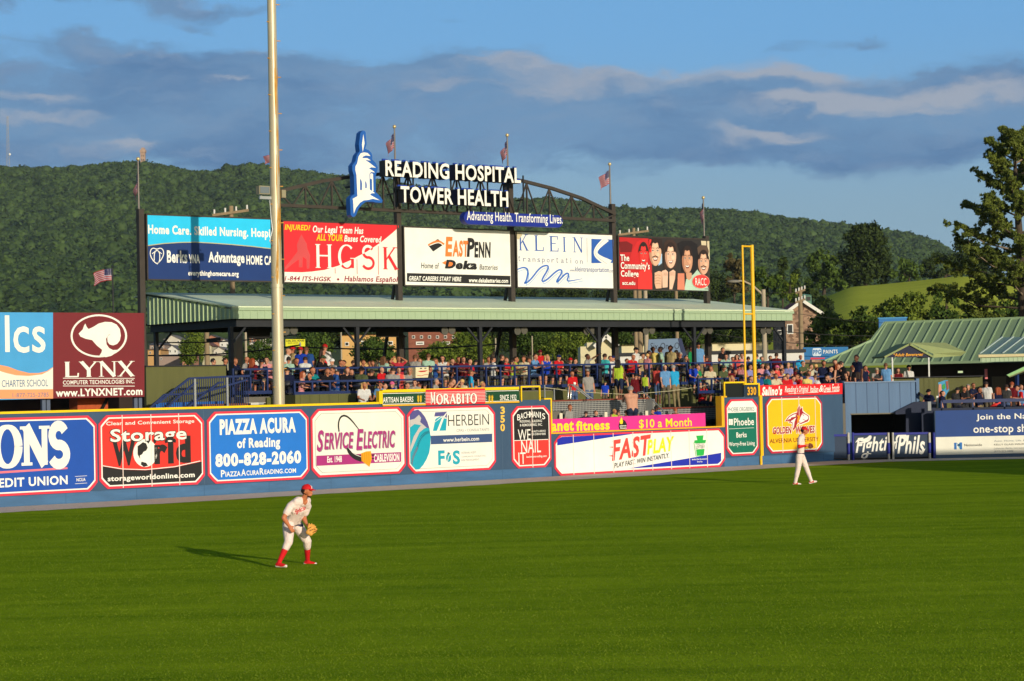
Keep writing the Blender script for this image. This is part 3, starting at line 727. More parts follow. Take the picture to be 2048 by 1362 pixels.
S.pg('keystone', 4, z(1600, 570, 1675, 566, 1668, 615, 1700, 612, 1696, 640, 1580, 645, 1582, 618, 1612, 615), GRN); S.pg('keystone', 4, z(1592, 642, 1694, 638, 1678, 770, 1606, 776), GRN)
S.pg('keystone', 5, z(1594, 650, 1692, 645, 1688, 705, 1598, 710), WHITE); S.txt('keystone', 6, 'LOTTERY', *z(1598, 704)[0], *z(1688, 668)[0], BLACK, .02); S.txt('keystone', 6, 'PENNSYLVANIA', *z(1602, 665)[0], *z(1686, 649)[0], BLACK)
S.st('keystone', 5, z(1576, 640, 1598, 782, 1665, 776), 1.0, GRN)
S.txt('lettering', 4, 'Benefits Older Pennsylvanians.', *z(1557, 826)[0], *z(1714, 798)[0], WHITE, .03); S.txt('lettering', 4, 'Every Day.', *z(1610, 848)[0], *z(1664, 826)[0], WHITE, .03); S.done()
# 8 living community
z = Z(1420, 740, 5.673); TG = V(14, 112, 88)
S = board('narrow white over green retirement living sign beside the foul pole', 1450.8, 1515.7, 1462, 799, 912, TG)
zm = WALL.px(1455, 826, S.T(3))[1]; S('panel').flat(WALL, S.T(3), [(min(p[0] for p in S.inner), zm), (max(p[0] for p in S.inner), zm)] + [p for p in S.inner if p[1] > zm], V(244, 240, 228))
S.txt('lettering', 4, 'PHOEBE.ORG/BERKS', *z(205, 474)[0], *z(502, 416)[0], V(110, 130, 120), .0)
for dx, dy in ((-12, -22), (12, -22), (-12, 0), (12, 0), (-12, 22), (12, 22)): S.el('logo', 4, *z(236 + dx, 590 + dy)[0], 2.3, 2.3, WHITE, 12)
S.txt('lettering', 4, 'Phoebe', *z(272, 634)[0], *z(498, 540)[0], WHITE, .02); S.st('lettering', 4, z(215, 668, 500, 655), .7, WHITE)
S.txt('lettering', 4, 'Berks', *z(300, 768)[0], *z(415, 703)[0], WHITE, .02); S.txt('lettering', 4, 'Worry-Free Living', *z(217, 880)[0], *z(507, 805)[0], WHITE, .02); S.done()
# 9 university wolf
CR = V(178, 34, 46); GOLD = V(254, 192, 20)
S = board('golden yellow university sign with a red wolf head behind the far player', 1531, 1644, 1541.6, 794.3, 907, GOLD, border=V(196, 44, 66), joints=(1563, 1597, 1629.5))
z = Z(1540, 790, 8.96)
_wp = lambda *v: S.pg('wolf_head', *v)
WO = [(272, 470), (335, 385), (410, 338), (488, 312), (492, 255), (508, 212), (526, 182), (540, 218), (545, 262), (562, 228), (580, 222), (582, 288), (612, 318), (695, 374), (697, 432), (683, 470), (640, 488), (560, 518), (512, 525), (530, 492), (505, 500), (480, 528), (470, 560), (450, 600), (420, 640), (408, 590), (402, 510), (370, 495), (335, 495), (355, 465)]
wc = np.array((500, 400)); S.pg('wolf_head', 4, z(*[v for p in WO for v in (np.array(p) + (np.array(p) - wc) / np.linalg.norm(np.array(p) - wc) * 17)]), V(250, 244, 225)); S.pg('wolf_head', 5, z(*[v for p in WO for v in p]), CR)
for q in ((302, 458, 345, 398, 420, 352, 480, 337, 445, 372, 470, 362, 455, 388, 380, 402, 368, 428, 332, 436), (400, 452, 468, 402, 440, 480, 426, 588, 416, 592, 413, 515, 395, 482, 368, 480, 378, 462), (590, 328, 640, 354, 684, 384, 684, 424, 655, 450, 615, 470, 560, 494, 534, 506, 546, 470, 522, 478, 536, 430, 546, 400, 560, 370, 575, 345)): S.pg('wolf_head', 6, z(*q), V(250, 244, 230))
S.pg('wolf_head', 7, z(478, 362, 535, 372, 530, 440, 505, 490, 482, 518, 490, 450, 500, 400), V(246, 160, 20)); S.st('wolf_head', 8, z(588, 430, 620, 448, 662, 460), 1, CR); S.st('wolf_head', 8, z(585, 345, 610, 372), 1.2, CR)
z = Z(1420, 740, 5.673)
for l, bo, mm in ((4, .16, V(250, 244, 225)), (6, .05, CR)):
    e = .9 if l == 4 else 0
    S.txt('lettering', l, 'GOLDEN', *[c + d for c, d in zip(z(715, 729)[0], (-e, e))], *[c + d for c, d in zip(z(925, 640)[0], (e, -e))], mm, bo, .15); S.txt('lettering', l, 'WOLVES', *[c + d for c, d in zip(z(975, 721)[0], (-e, e))], *[c + d for c, d in zip(z(1187, 630)[0], (e, -e))], mm, bo, .15)
S.txt('lettering', 5, 'ALVERNIA UNIVERSITY', *z(680, 832)[0], *z(1232, 757)[0], V(120, 40, 30), .0); S.done()


# boards standing on top of the wall
def plate(name, label, cat, fr, t, pts, m, thick=.06, group=None):
    P = [fr.px(x, y, t) for x, y in pts]; S = Sign(name, label, cat, fr, t, fr.w(sum(p[0] for p in P) / len(P), t, min(p[1] for p in P)), group); S('panel').flat(fr, t, P, m, t + thick); S.P = P; return S


z = Z(800, 760, 6.19)
S = plate('bakery_sign', 'long green bakery sign with a red striped middle, standing on the wall top', 'sign', WALL, -.02, [(762, 810.5), (1040, 806.5), (1037.5, 778.5), (762, 784)], V(18, 70, 40), .12)
S('frame').box(WALL, *sorted((WALL.px(757, 800)[0], WALL.px(764, 800)[0])), -.05, .14, ZT, WALL.px(760, 782)[1], M_YCAP)
sa = WALL.px(764, 800)[0]; sb = WALL.px(1037, 800)[0]; z1 = WALL.px(764, 783.5)[1]; z0 = WALL.px(764, 811)[1]
S('frame').box(WALL, sa, sb, -.05, .14, z1 - .03, z1 + .07, M_YCAP); S('frame').box(WALL, sa, sb, -.05, .14, z0 - .03, z0 + .02, M_YDULL)
S('panel').box(WALL, sa, sb, -.026, -.02, z1 - .075, z1 - .055, WHITE); S('panel').box(WALL, sa, sb, -.026, -.02, z0 + .03, z0 + .05, WHITE)
sc = WALL.px(850, 800)[0]; sd_ = WALL.px(968, 800)[0]; S('centre_panel').box(WALL, sc, sd_, -.075, -.02, z0 - .035, z1 + .04, RED)
for k in range(8):
    zz_ = z0 + .05 + k * (z1 - z0 - .06) / 8; ex = .03 * (k % 2) + .05; S('centre_panel').box(WALL, sc - ex, sd_ + ex, -.079, -.075, zz_, zz_ + .011, WHITE)
for l, off, mm in ((15, 1.0, V(140, 20, 24)), (17, 0, V(246, 240, 224))):
    x0, y0 = z(380, 300)[0]; x1, y1 = z(418, 152)[0]; serif(S('lettering'), WALL, S.T(l), 'M', x0 + off, y0 + off, x1 + 3 + off, y1 + off, mm, .26)
    x0, y0 = z(452, 297)[0]; x1, y1 = z(948, 168)[0]; serif(S('lettering'), WALL, S.T(l), 'ORABITO', x0 + off, y0 + off, x1 + off, y1 + off, mm, .26, .03)
S.txt('lettering', 3, 'ARTISAN BAKERS', 766, 805.6, 826.5, 793, WHITE, .02); S.txt('lettering', 3, 'SINCE 1932', 1000, 801, 1032.8, 789, WHITE, .02)
for cx in (836.5, 841.5, 979, 984.5):
    for k in range(4): S.st('wheat', 3, [(cx, 795 + k * 3), (cx - 1.7, 791.5 + k * 3)], 1.1, V(240, 190, 40)); S.st('wheat', 3, [(cx, 795 + k * 3), (cx + 1.7, 791.5 + k * 3)], 1.1, V(240, 190, 40))
    S.st('wheat', 4, [(cx, 789.5), (cx, 806)], .6, V(240, 190, 40))
S.done()
z = Z(1420, 740, 5.673)
S = plate('restaurant_sign', 'long red restaurant sign with white script on the wall right of the foul pole', 'sign', WALL, -.02, z(568, 297, 1503, 272, 1503, 150, 568, 175), V(240, 36, 40), .10)
S.txt('lettering', 1, "Salino's", *z(590, 292)[0], *z(818, 182)[0], WHITE, .07, .25)
for w, a, b, yb, yt in (("Reading's", 850, 1000, 276, 178), ('Original', 1010, 1118, 272, 178), ('Italian', 1135, 1228, 256, 180), ('&', 1238, 1285, 250, 172), ('Greek', 1288, 1372, 252, 172), ('Foods', 1385, 1468, 248, 158)):
    S.txt('lettering', 1, w, *z(a, yb)[0], *z(b, yt)[0], WHITE, .02, .3)
S.st('lettering', 1, z(890, 268, 1230, 252), .9, WHITE); S.st('lettering', 1, z(1290, 252, 1465, 243), .9, WHITE); S.done()
S = plate('distance_sign', 'navy box with orange 330 at the foot of the yellow foul pole, framed in yellow', 'distance sign', WALL, -.01, z(384, 304, 556, 300, 556, 160, 384, 168), V(40, 58, 74, .7), .25)
S.txt('numeral', 1, '330', *z(426, 287)[0], *z(523, 190)[0], V(240, 170, 20), .05)
a, b = WALL.px(*z(384, 168)[0]), WALL.px(*z(556, 298)[0]); S('frame').box(WALL, a[0], b[0], -.04, .26, a[1], a[1] + .06, M_YCAP); S('frame').box(WALL, b[0] - .06, b[0] + .02, -.04, .26, b[1], a[1] + .06, M_YCAP); S.done()
# yellow framed screens
for lab, pts, inner in (('yellow framed dark screen on the wall left of the 330 box', z(150, 312, 382, 304, 382, 130, 150, 138), V(30, 38, 34, .5)), ('yellow framed see-through screen on the wall above the black roofing sign', [(1040, 803), (1079, 801), (1079, 771), (1040, 772)], None)):
    P = [WALL.px(x, y, .05) for x, y in pts]; t = thing('safety_screen', lab, 'screen', WALL.w((P[0][0] + P[1][0]) / 2, .05, P[0][1]), ROT); b = MB()
    b.box(WALL, P[3][0], P[2][0], .0, .06, P[2][1] - .06, P[2][1], M_YCAP); b.box(WALL, P[3][0], P[3][0] + .05, .0, .06, P[0][1], P[2][1] - .06, M_YCAP); b.box(WALL, P[2][0] - .05, P[2][0], .0, .06, P[0][1], P[2][1] - .06, M_YCAP); obj('frame', b, t)
    if inner: b = MB(); b.box(WALL, P[3][0] + .05, P[2][0] - .05, .05, .09, P[0][1], P[2][1] - .06, inner); obj('screen_panel', b, t)
# pink banner behind the low wall
z = Z(1080, 760, 5.12)
S = plate('fitness_banner', 'bright pink vinyl banner with yellow letters hung behind the low wall', 'banner', WALL, .30, z(118, 560, 1697, 500, 1692, 337, 118, 402), V(226, 52, 142), .01)
S.txt('lettering', 1, 'anet', *z(118, 528)[0], *z(345, 418)[0], V(250, 222, 40), .05); S.txt('lettering', 1, 'fitness', *z(370, 522)[0], *z(712, 408)[0], V(250, 222, 40), .05); S.txt('lettering', 1, '$10 a Month', *z(1015, 505)[0], *z(1553, 385)[0], V(250, 222, 40), .02)
S.pg('logo', 2, z(812, 505, 805, 470, 815, 430, 835, 400, 870, 415, 890, 450, 885, 500, 850, 512), BLACK); S.pg('logo', 3, z(815, 425, 828, 395, 835, 380, 842, 400, 850, 425, 845, 450, 820, 450), V(250, 222, 40)); S.txt('logo', 3, 'planet', *z(818, 482)[0], *z(884, 458)[0], WHITE, .05); S.txt('logo', 3, 'fitness', *z(822, 500)[0], *z(884, 482)[0], WHITE, .05); S.done()

# ------------------------------------------------------------ boards left of the deck
z = Z(0, 600, 3.095); TB = 1.6; MAR = V(120, 30, 38)
S = plate('computer_company_sign', 'maroon sign with a white wildcat inside an oval ring, left of the tall black post', 'sign', WALL, TB, [(106.2, 796.8), (289, 793.5), (288.5, 626), (106.2, 625)], MAR, .15, 'boards left of the deck')
S.el('emblem', 1, *z(612, 222)[0], 56.5, 43, WHITE, 48); S.el('emblem', 2, *z(612, 222)[0], 52.5, 39.5, MAR, 48)
S.pg('emblem', 3, z(487, 208, 512, 182, 520, 160, 528, 145, 536, 165, 548, 180, 575, 168, 610, 146, 650, 135, 690, 137, 722, 152, 742, 180, 748, 220, 742, 250, 725, 272, 700, 281, 678, 275, 666, 258, 664, 232, 672, 216, 684, 211, 668, 222, 656, 240, 660, 275, 676, 298, 700, 310, 728, 308, 715, 328, 690, 345, 655, 354, 615, 345, 628, 325, 632, 308, 600, 282, 570, 248, 530, 240, 498, 226), WHITE)
serif(S('lettering'), WALL, S.T(1), 'LYNX', *z(392, 478)[0], *z(834, 378)[0], WHITE, .19, .0)
for y in (484, 532): S.st('lettering', 1, z(390, y, 834, y + 1), 1.2, WHITE)
S.txt('lettering', 1, 'COMPUTER TECHNOLOGIES INC.', *z(390, 524)[0], *z(834, 491)[0], WHITE, .02); S.txt('lettering', 1, 'www.LYNXNET.com', *z(346, 600)[0], *z(881, 541)[0], WHITE, .045)
for x in (300, 870):
    for k in (-14, 14): a = WALL.px(*z(x + k, 640)[0], TB); S('post').box(WALL, a[0] - .06, a[0] + .06, TB + .16, TB + .28, 0, a[1] + 2.5, V(96, 108, 128, .7))
S.done()
S = plate('charter_school_sign', 'blue, cream and orange charter school sign cut by the left edge of the photo', 'sign', WALL, TB, [(-150, 803.5), (106, 797), (106, 625), (-150, 624)], V(70, 160, 214), .15, 'boards left of the deck')
S.pg('panel', 1, z(-464, 612, 328, 608, 328, 415, 290, 440, 240, 452, 180, 452, 110, 435, 50, 412, 0, 402, -464, 402), V(246, 158, 108)); S.pg('panel', 2, z(-464, 560, 328, 552, 328, 418, 300, 440, 260, 460, 180, 470, 100, 466, 40, 452, 0, 440, -464, 430), V(240, 234, 214)); S.pg('panel', 3, z(-464, 614, 329, 610, 329, 556, -464, 563), V(244, 160, 106))
S.txt('lettering', 1, 'l', *z(33, 322)[0], *z(57, 95)[0], WHITE); S.txt('lettering', 1, 'cs', *z(84, 328)[0], *z(280, 163)[0], WHITE, .01); S.txt('lettering', 3, 'P CHARTER SCHOOL', *z(-14, 540)[0], *z(297, 491)[0], V(80, 112, 150)); S.txt('lettering', 4, '1-877-725-2785', *z(78, 604)[0], *z(302, 572)[0], V(150, 130, 140), .02); S.done()
# ------------------------------------------------------------ sponsor wall facing the camera, right
z = Z(1660, 740, 5.278)
wb = MB(); x0 = FW.px(1870, 860)[0]; zt_ = FW.px(1870, 822)[1]; wb.box(FW, x0, x0 + 26, 0, .25, 0, zt_, M_WALL)
S = plate('insurance_sign', 'long dark blue over white insurance sign on the wall right of the bullpen gates', 'sign', FW, -.01, [(1871, 910.5), (2210, 902), (2210, 814), (1871, 821.5)], V(12, 62, 128), .009)
zc = FW.px(1871, 874.3)[1]; zb_ = FW.px(1871, 910)[1]; S('panel').box(FW, x0 + .02, S.P[1][0], -.016, -.0105, zb_, zc, V(236, 230, 208))
wt2 = thing('outfield_wall', 'low navy wall facing the camera, right of the bullpen gates', 'wall', FW.w(x0 + 13, 0, 0)); obj('wall_panel', wb, wt2)
S.txt('lettering', 2, 'Join the Na', *z(1545, 543)[0], *z(2075, 455)[0], WHITE, .02); S.txt('lettering', 2, 'one-stop sh', *z(1515, 690)[0], *z(2070, 570)[0], WHITE, .02)
S.txt('lettering', 3, 'Nationwide', *z(1418, 806)[0], *z(1603, 776)[0], BLACK, .01); S.pg('logo', 3, z(1310, 768, 1335, 766, 1338, 838, 1312, 840), V(30, 110, 180)); S.pg('logo', 3, z(1340, 800, 1372, 764, 1395, 764, 1395, 838, 1372, 838, 1368, 800), V(30, 110, 180)); S.pg('logo', 3, z(1335, 768, 1372, 790, 1372, 838, 1350, 800), V(120, 180, 210))
for w, x1, yb, yt, mm in (('Auto. Home. Life. B', 2060, 758, 734, V(110, 120, 130)), ('KELLY GLASS INSUR', 2050, 797, 772, BLACK), ('Lebanon, Berks, Lancaster', 2060, 838, 812, GREY), ('(877) 272-2888', 1935, 872, 845, GREY)): S.txt('lettering', 3, w, *z(1732, yb)[0], *z(x1, yt)[0], mm)
S.done()
# ------------------------------------------------------------ steel posts, arch truss and big boards behind the deck
TBD = 8.5; TE = 5.0; TR_ = 11.3
M_STEEL = mat('dark weathered steel', C(66, 58, 50, .8), .6, .22, 3, .1, 20)
M_STEELB = mat('black steel', C(44, 46, 50, .7), .55, .15, 3)
M_GALV = mat('galvanised pole', C(196, 182, 150, .9), .42, .14, 2.0, .12, 14, metal=.25, stretch=(1, 1, .25))
M_RUST = mat('rusty streaks', C(196, 142, 60), .7, .25, 4)
M_OLIVE = mat('olive painted boards', C(98, 98, 52, .8), .7, .12, 1.0, .1, 10, stretch=(3, 3, .3))
M_RAIL = mat('navy rail paint', C(34, 52, 100, .75), .45, .08, 3)
M_ROOF = mat('pale green metal roof', (.60, .70, .50), .6, .07, .6, .04, 6, spec=.12)
M_FASC = mat('light green fascia', C(172, 192, 152, .80), .5, .05, 1)
M_ALU = mat('bare aluminium', C(190, 190, 185), .35, .06, 4, metal=.6)
PS = [WALL.px(x, y, TBD)[0] for x, y in ((283, 500), (556, 500), (798, 500), (1024, 520), (1228, 520), (1414, 520))]
PZ = [WALL.px(283, 418, TBD)[1], 11.0, 12.0, 12.0, WALL.px(1228, 408, TBD)[1], WALL.px(1414, 472, TBD)[1]]
g = thing('steel_sign_frame', 'row of tall dark steel posts joined by a bowed truss, standing through the green roof', 'sign frame', WALL.w(PS[2], TBD, 0), ROT)
for i, (s, zt) in enumerate(zip(PS, PZ)):
    b = MB(); b.box(WALL, s - .105, s + .105, TBD - .05, TBD + .17, 0, zt, M_STEEL); obj('post', b, g)
AX = np.array([15.24, 17.2, 18.6, 20.3, 22.2, 23.7, 25.4, 27.04, 28.63, 30.26, 32.1]); AZ = np.array([10.93, 11.40, 11.63, 11.84, 11.97, 12.0, 11.95, 11.84, 11.59, 11.23, 10.62]); ZB = 10.40
b = MB(); tt = TBD - .12
for i in range(10):
    b.beam(WALL.w(AX[i], tt, AZ[i]), WALL.w(AX[i + 1], tt, AZ[i + 1]), .14, .13, M_STEEL)
obj('top_chord', b, g); b = MB(); b.beam(WALL.w(AX[0], tt, ZB), WALL.w(AX[-1], tt, ZB - .06), .14, .12, M_STEEL); obj('bottom_chord', b, g); b = MB()
nb = 14
for i in range(nb):
    s0 = AX[0] + (AX[-1] - AX[0]) * i / nb; s1 = AX[0] + (AX[-1] - AX[0]) * (i + 1) / nb; za, zb = np.interp([s0, s1], AX, AZ)
    if i: b.beam(WALL.w(s0, tt, ZB), WALL.w(s0, tt, za), .06, .06, M_STEEL)
    sm_ = (s0 + s1) / 2
    b.beam(WALL.w(s0, tt + .03, za), WALL.w(sm_, tt + .03, ZB), .05, .05, M_STEEL); b.beam(WALL.w(s1, tt - .03, zb), WALL.w(sm_, tt - .03, ZB), .05, .05, M_STEEL)
obj('truss_web', b, g); b = MB()
for s in (PS[2], PS[3], PS[4]): b = MB(); b.beam(WALL.w(s, TBD + .2, 8.0), WALL.w(s, TBD + 1.6, 3.2), .1, .1, M_STEELB); obj('rear_brace', b, g)


def billboard(label, s0, s1, z0, z1, panel):
    S = Sign('billboard', label, 'billboard', WALL, TBD - .10, WALL.w((s0 + s1) / 2, TBD, z0), 'billboards in a row above the green roof')
    S('backing').box(WALL, s0 + .02, s1 - .02, TBD - .06, TBD + .10, z0 + .02, z1 - .02, M_STEELB); S('panel').box(WALL, s0, s1, TBD - .098, TBD - .06, z0, z1, panel)
    f = S('frame'); w = .05
    for q in ((s0 - w, s1 + w, z1, z1 + w), (s0 - w, s1 + w, z0 - w, z0), (s0 - w, s0, z0, z1), (s1, s1 + w, z0, z1)): f.box(WALL, q[0], q[1], TBD - .115, TBD + .05, q[2], q[3], M_STEEL)
    S.rect = (s0, s1, z0, z1); return S


def bpx(x0, x1, yt, yb, xz):
    return WALL.px(x0, (yt + yb) / 2, TBD)[0], WALL.px(x1, (yt + yb) / 2 + 15, TBD)[0], WALL.px(xz, yb, TBD)[1], WALL.px(xz, yt, TBD)[1]


# home care
z = Z(280, 400, 3.793); NV = V(16, 52, 110); CY = V(34, 196, 240)
s0, s1, z0, z1 = bpx(293, 552, 430.5, 558, 293); S = billboard('blue home nursing billboard half hidden by the tall light pole', s0, PS[1] - .2, z0, z1, CY); F1 = [(x, y) for x, y in z(50, 347, 180, 330, 300, 322, 420, 320, 520, 325, 700, 338, 850, 352, 985, 368, 1050, 378)]
pl = [WALL.px(x, y, S.T(1)) for x, y in F1]; pl[0] = (s0 + .0, pl[0][1]); pl[-1] = (PS[1] - .2, pl[-1][1]); S('panel').flat(WALL, S.T(1), [(s0, z0)] + [(PS[1] - .2, z0)] + pl[::-1], NV); S.st('panel', 2, F1, 1.8, V(190, 180, 130))
S.txt('lettering', 1, 'Home Care. Skilled Nursing. Hospice', *z(62, 276)[0], *z(1046, 219)[0], WHITE, .05)
for w, a, b_, yb, yt in (('Berks', 205, 358, 476, 385), ('VNA', 372, 453, 479, 414), ('Advantage', 520, 792, 497, 399), ('HOME CARE', 808, 1050, 490, 425), ('everythinghomecare.org', 366, 748, 585, 541)): S.txt('lettering', 2, w, *z(a, yb)[0], *z(b_, yt)[0], WHITE, .045)
S.st('emblem', 2, z(108, 460, 108, 400, 128, 378, 150, 398, 150, 465, 128, 487, 95, 455, 76, 415, 80, 378, 100, 362, 128, 375, 156, 362, 178, 380, 180, 415, 160, 455, 128, 487), 1.7, WHITE, 2); S.st('emblem', 2, z(92, 408, 128, 378, 165, 408), 1.5, WHITE); S.done()
# law firm
s0, s1, z0, z1 = bpx(562, 799.6, 442.7, 564, 563.5); s0 = PS[1] + .2; s1 = PS[2] - .16; S = billboard('red and white law firm billboard with big serif initials', s0, s1, z0, z1, V(240, 234, 216)); RD = V(228, 40, 48); MRN = V(150, 36, 62)
cv = z(1962, 208, 1900, 262, 1830, 320, 1720, 392, 1600, 455, 1500, 500, 1400, 530, 1300, 543, 1230, 548); cw = [WALL.px(x, y, S.T(1)) for x, y in cv]
S('panel').flat(WALL, S.T(1), [(s0, cw[-1][1])] + cw[::-1] + [(cw[0][0], z1), (s0, z1)], RD)
S.pg('figure', 2, z(1225, 260, 1240, 290, 1265, 330, 1270, 370, 1290, 420, 1285, 520, 1265, 520, 1262, 450, 1235, 430, 1232, 510, 1205, 510, 1205, 450, 1150, 490, 1105, 530, 1092, 520, 1150, 450, 1195, 390, 1190, 340, 1210, 290), V(208, 74, 74))
for w, a, b_, yb, yt, mm in (('INJURED?', 1098, 1292, 238, 190, YEL), ('Our Legal Team Has', 1312, 1694, 262, 206, WHITE), ('ALL YOUR', 1338, 1537, 307, 262, YEL), ('Bases Covered', 1549, 1832, 316, 275, WHITE)): S.txt('lettering', 2, w, *z(a, yb)[0], *z(b_, yt)[0], mm, .035, .22)
S.txt('lettering', 2, '1-844 ITS-HGSK', *z(1098, 612)[0], *z(1452, 582)[0], MRN, .03, .2); S.txt('lettering', 2, 'Hablamos Español', *z(1550, 630)[0], *z(1958, 582)[0], MRN, .03, .2); S.el('lettering', 2, *z(1503, 602)[0], 2.3, 2.3, MRN, 12)
cs = np.array(sorted(cw)); pk = lambda s, zz: WHITE if zz > np.interp(s, cs[:, 0], cs[:, 1]) else RD
for ch, a, b_, yb, yt in (('H', 1322, 1465, 514, 338), ('G', 1498, 1632, 517, 344), ('S', 1680, 1780, 520, 350), ('K', 1836, 1960, 525, 360)): serif(S('lettering'), WALL, S.T(3), ch, *z(a, yb)[0], *z(b_, yt)[0], WHITE, .15, 0, .13, pk)
for x, ya, yb in ((1480, 515, 557), (1646, 450, 562), (1808, 350, 566)): S.st('lettering', 3, z(x, ya, x + 2, yb), .9, RD)
S.done()
# batteries
z = Z(780, 400, 3.103); OR = V(244, 128, 56)
s0, s1, z0, z1 = bpx(806, 1024, 455, 570, 806); S = billboard('white battery maker billboard with orange and black lettering', PS[2] + .2, PS[3] - .16, z0, z1, V(242, 237, 222))
for w, a, b_, yb, yt, mm in (('E', 343, 388, 350, 229, OR), ('AST', 388, 487, 352, 252, OR), ('P', 477, 525, 353, 236, BLACK), ('ENN', 524, 625, 357, 262, BLACK)): S.txt('lettering', 1, w, *z(a, yb)[0], *z(b_, yt)[0], mm, .06, .12)
S.pg('emblem', 1, z(236, 280, 297, 242, 336, 274, 268, 320), BLACK); S.st('emblem', 2, z(238, 280, 280, 258, 305, 255, 336, 276), 4, OR, 1); S.st('emblem', 3, z(246, 282, 285, 266, 310, 265, 334, 284), 1.6, WHITE, 1)
S.txt('lettering', 1, 'Home of', *z(193, 424)[0], *z(305, 390)[0], BLACK, .01, .15); S.txt('lettering', 1, 'Batteries', *z(556, 432)[0], *z(668, 402)[0], BLACK, .01, .15)
S.pg('emblem', 1, z(322, 390, 350, 375, 348, 385, 400, 382, 405, 410, 360, 412, 365, 400, 345, 402), OR); S.txt('lettering', 2, 'D', *z(340, 425)[0], *z(408, 372)[0], BLACK, .08, .2); S.txt('lettering', 2, 'eka', *z(408, 430)[0], *z(540, 378)[0], BLACK, .10, .2)
S.pg('lettering', 1, z(105, 453, 747, 471, 747, 526, 105, 506), BLACK); S.txt('lettering', 2, 'GREAT CAREERS START HERE', *z(118, 500)[0], *z(443, 477)[0], WHITE, .04, .2); S.txt('lettering', 2, 'www.dekabatteries.com', *z(490, 511)[0], *z(733, 488)[0], WHITE, .04, .15); S.done()
# transport
s0, s1, z0, z1 = bpx(1031, 1229, 464, 574, 1031); S = billboard('white transport company billboard with spaced blue capitals and a blue squiggle', PS[3] + .2, PS[4] - .16, z0, z1, V(240, 236, 222)); KB = V(42, 92, 172); KG = V(120, 122, 150)
for ch, x in (('K', 797), ('L', 892), ('E', 985), ('I', 1068), ('N', 1135)): serif(S('lettering'), WALL, S.T(1), ch, *z(x, 312 + (x - 797) * .035)[0], *z(x + (62 if ch != 'I' else 28), 215 + (x - 797) * .055)[0], KB, .12, 0, .14)
for i, ch in enumerate('transportation'):
    x = 797 + i * 29.4; S.txt('lettering', 1, ch, *z(x, 380 + i * 1.2 + (10 if ch == 'p' else 0))[0], *z(x + (17 if ch not in 'ti' else 11 if ch == 't' else 4), (358 if ch not in 'ti' else 346) + i * 1.3)[0], KG)
S.st('lettering', 1, z(1222, 236, 1224, 388), .7, KG); S.pg('emblem', 1, z(1250, 241, 1388, 246, 1388, 390, 1250, 392), KB)
S.st('emblem', 2, z(1345, 240, 1290, 290, 1272, 325, 1290, 355, 1365, 395), [12, 9, 7, 10, 15], WHITE, 2); S.st('emblem', 3, z(1330, 244, 1285, 290, 1268, 325, 1285, 355, 1345, 395), .6, KG, 2)
WV = (788, 432, 830, 415, 860, 432, 848, 500, 830, 522, 870, 500, 930, 418, 978, 402, 985, 425, 935, 505, 965, 505, 1045, 428, 1075, 440, 1035, 500, 1035, 515, 1085, 460, 1105, 452, 1110, 470, 1095, 505, 1135, 500, 1195, 488)
S.st('squiggle', 1, z(*WV), [2.2, 3, 3.4] + [3.2] * 14 + [2.8, 2, .8], V(50, 106, 190), 2); S.st('squiggle', 1, [(x + 2, y + 4.5) for x, y in z(*WV)], 1.0, V(110, 160, 210), 2)
S.txt('lettering', 1, 'www.', *z(1117, 444)[0], *z(1148, 432)[0], KG); S.txt('lettering', 1, 'kleintransportation', *z(1150, 453)[0], *z(1358, 418)[0], V(80, 96, 150), .01); S.txt('lettering', 1, '.com', *z(1360, 450)[0], *z(1385, 436)[0], KG)
S.pg('peeling_corner', 2, z(778, 200, 812, 204, 822, 215, 800, 245, 785, 240), V(206, 190, 150)); S.done()
# college
z = Z(1235, 465, 10.78); s0, s1, z0, z1 = bpx(1237, 1420, 473.5, 578, 1237); S = billboard('college billboard with five smiling faces, its left third tinted red', PS[4] + .2, PS[5] - .12, z0, z1, V(48, 44, 42)); HR = V(46, 32, 28); RR = V(240, 54, 48); DR = V(120, 24, 26)
S.pg('panel', 1, z(40, 100, 700, 130, 740, 600, 750, 1225, 50, 1215), V(190, 34, 36)); S.pg('panel', 2, z(40, 200, 200, 190, 330, 260, 300, 420, 60, 430), DR); S.pg('panel', 1, z(1800, 178, 1978, 186, 1990, 600, 1850, 560), V(214, 196, 158))
SK = [V(226, 176, 142), V(232, 186, 156), V(206, 150, 116), V(222, 170, 138)]


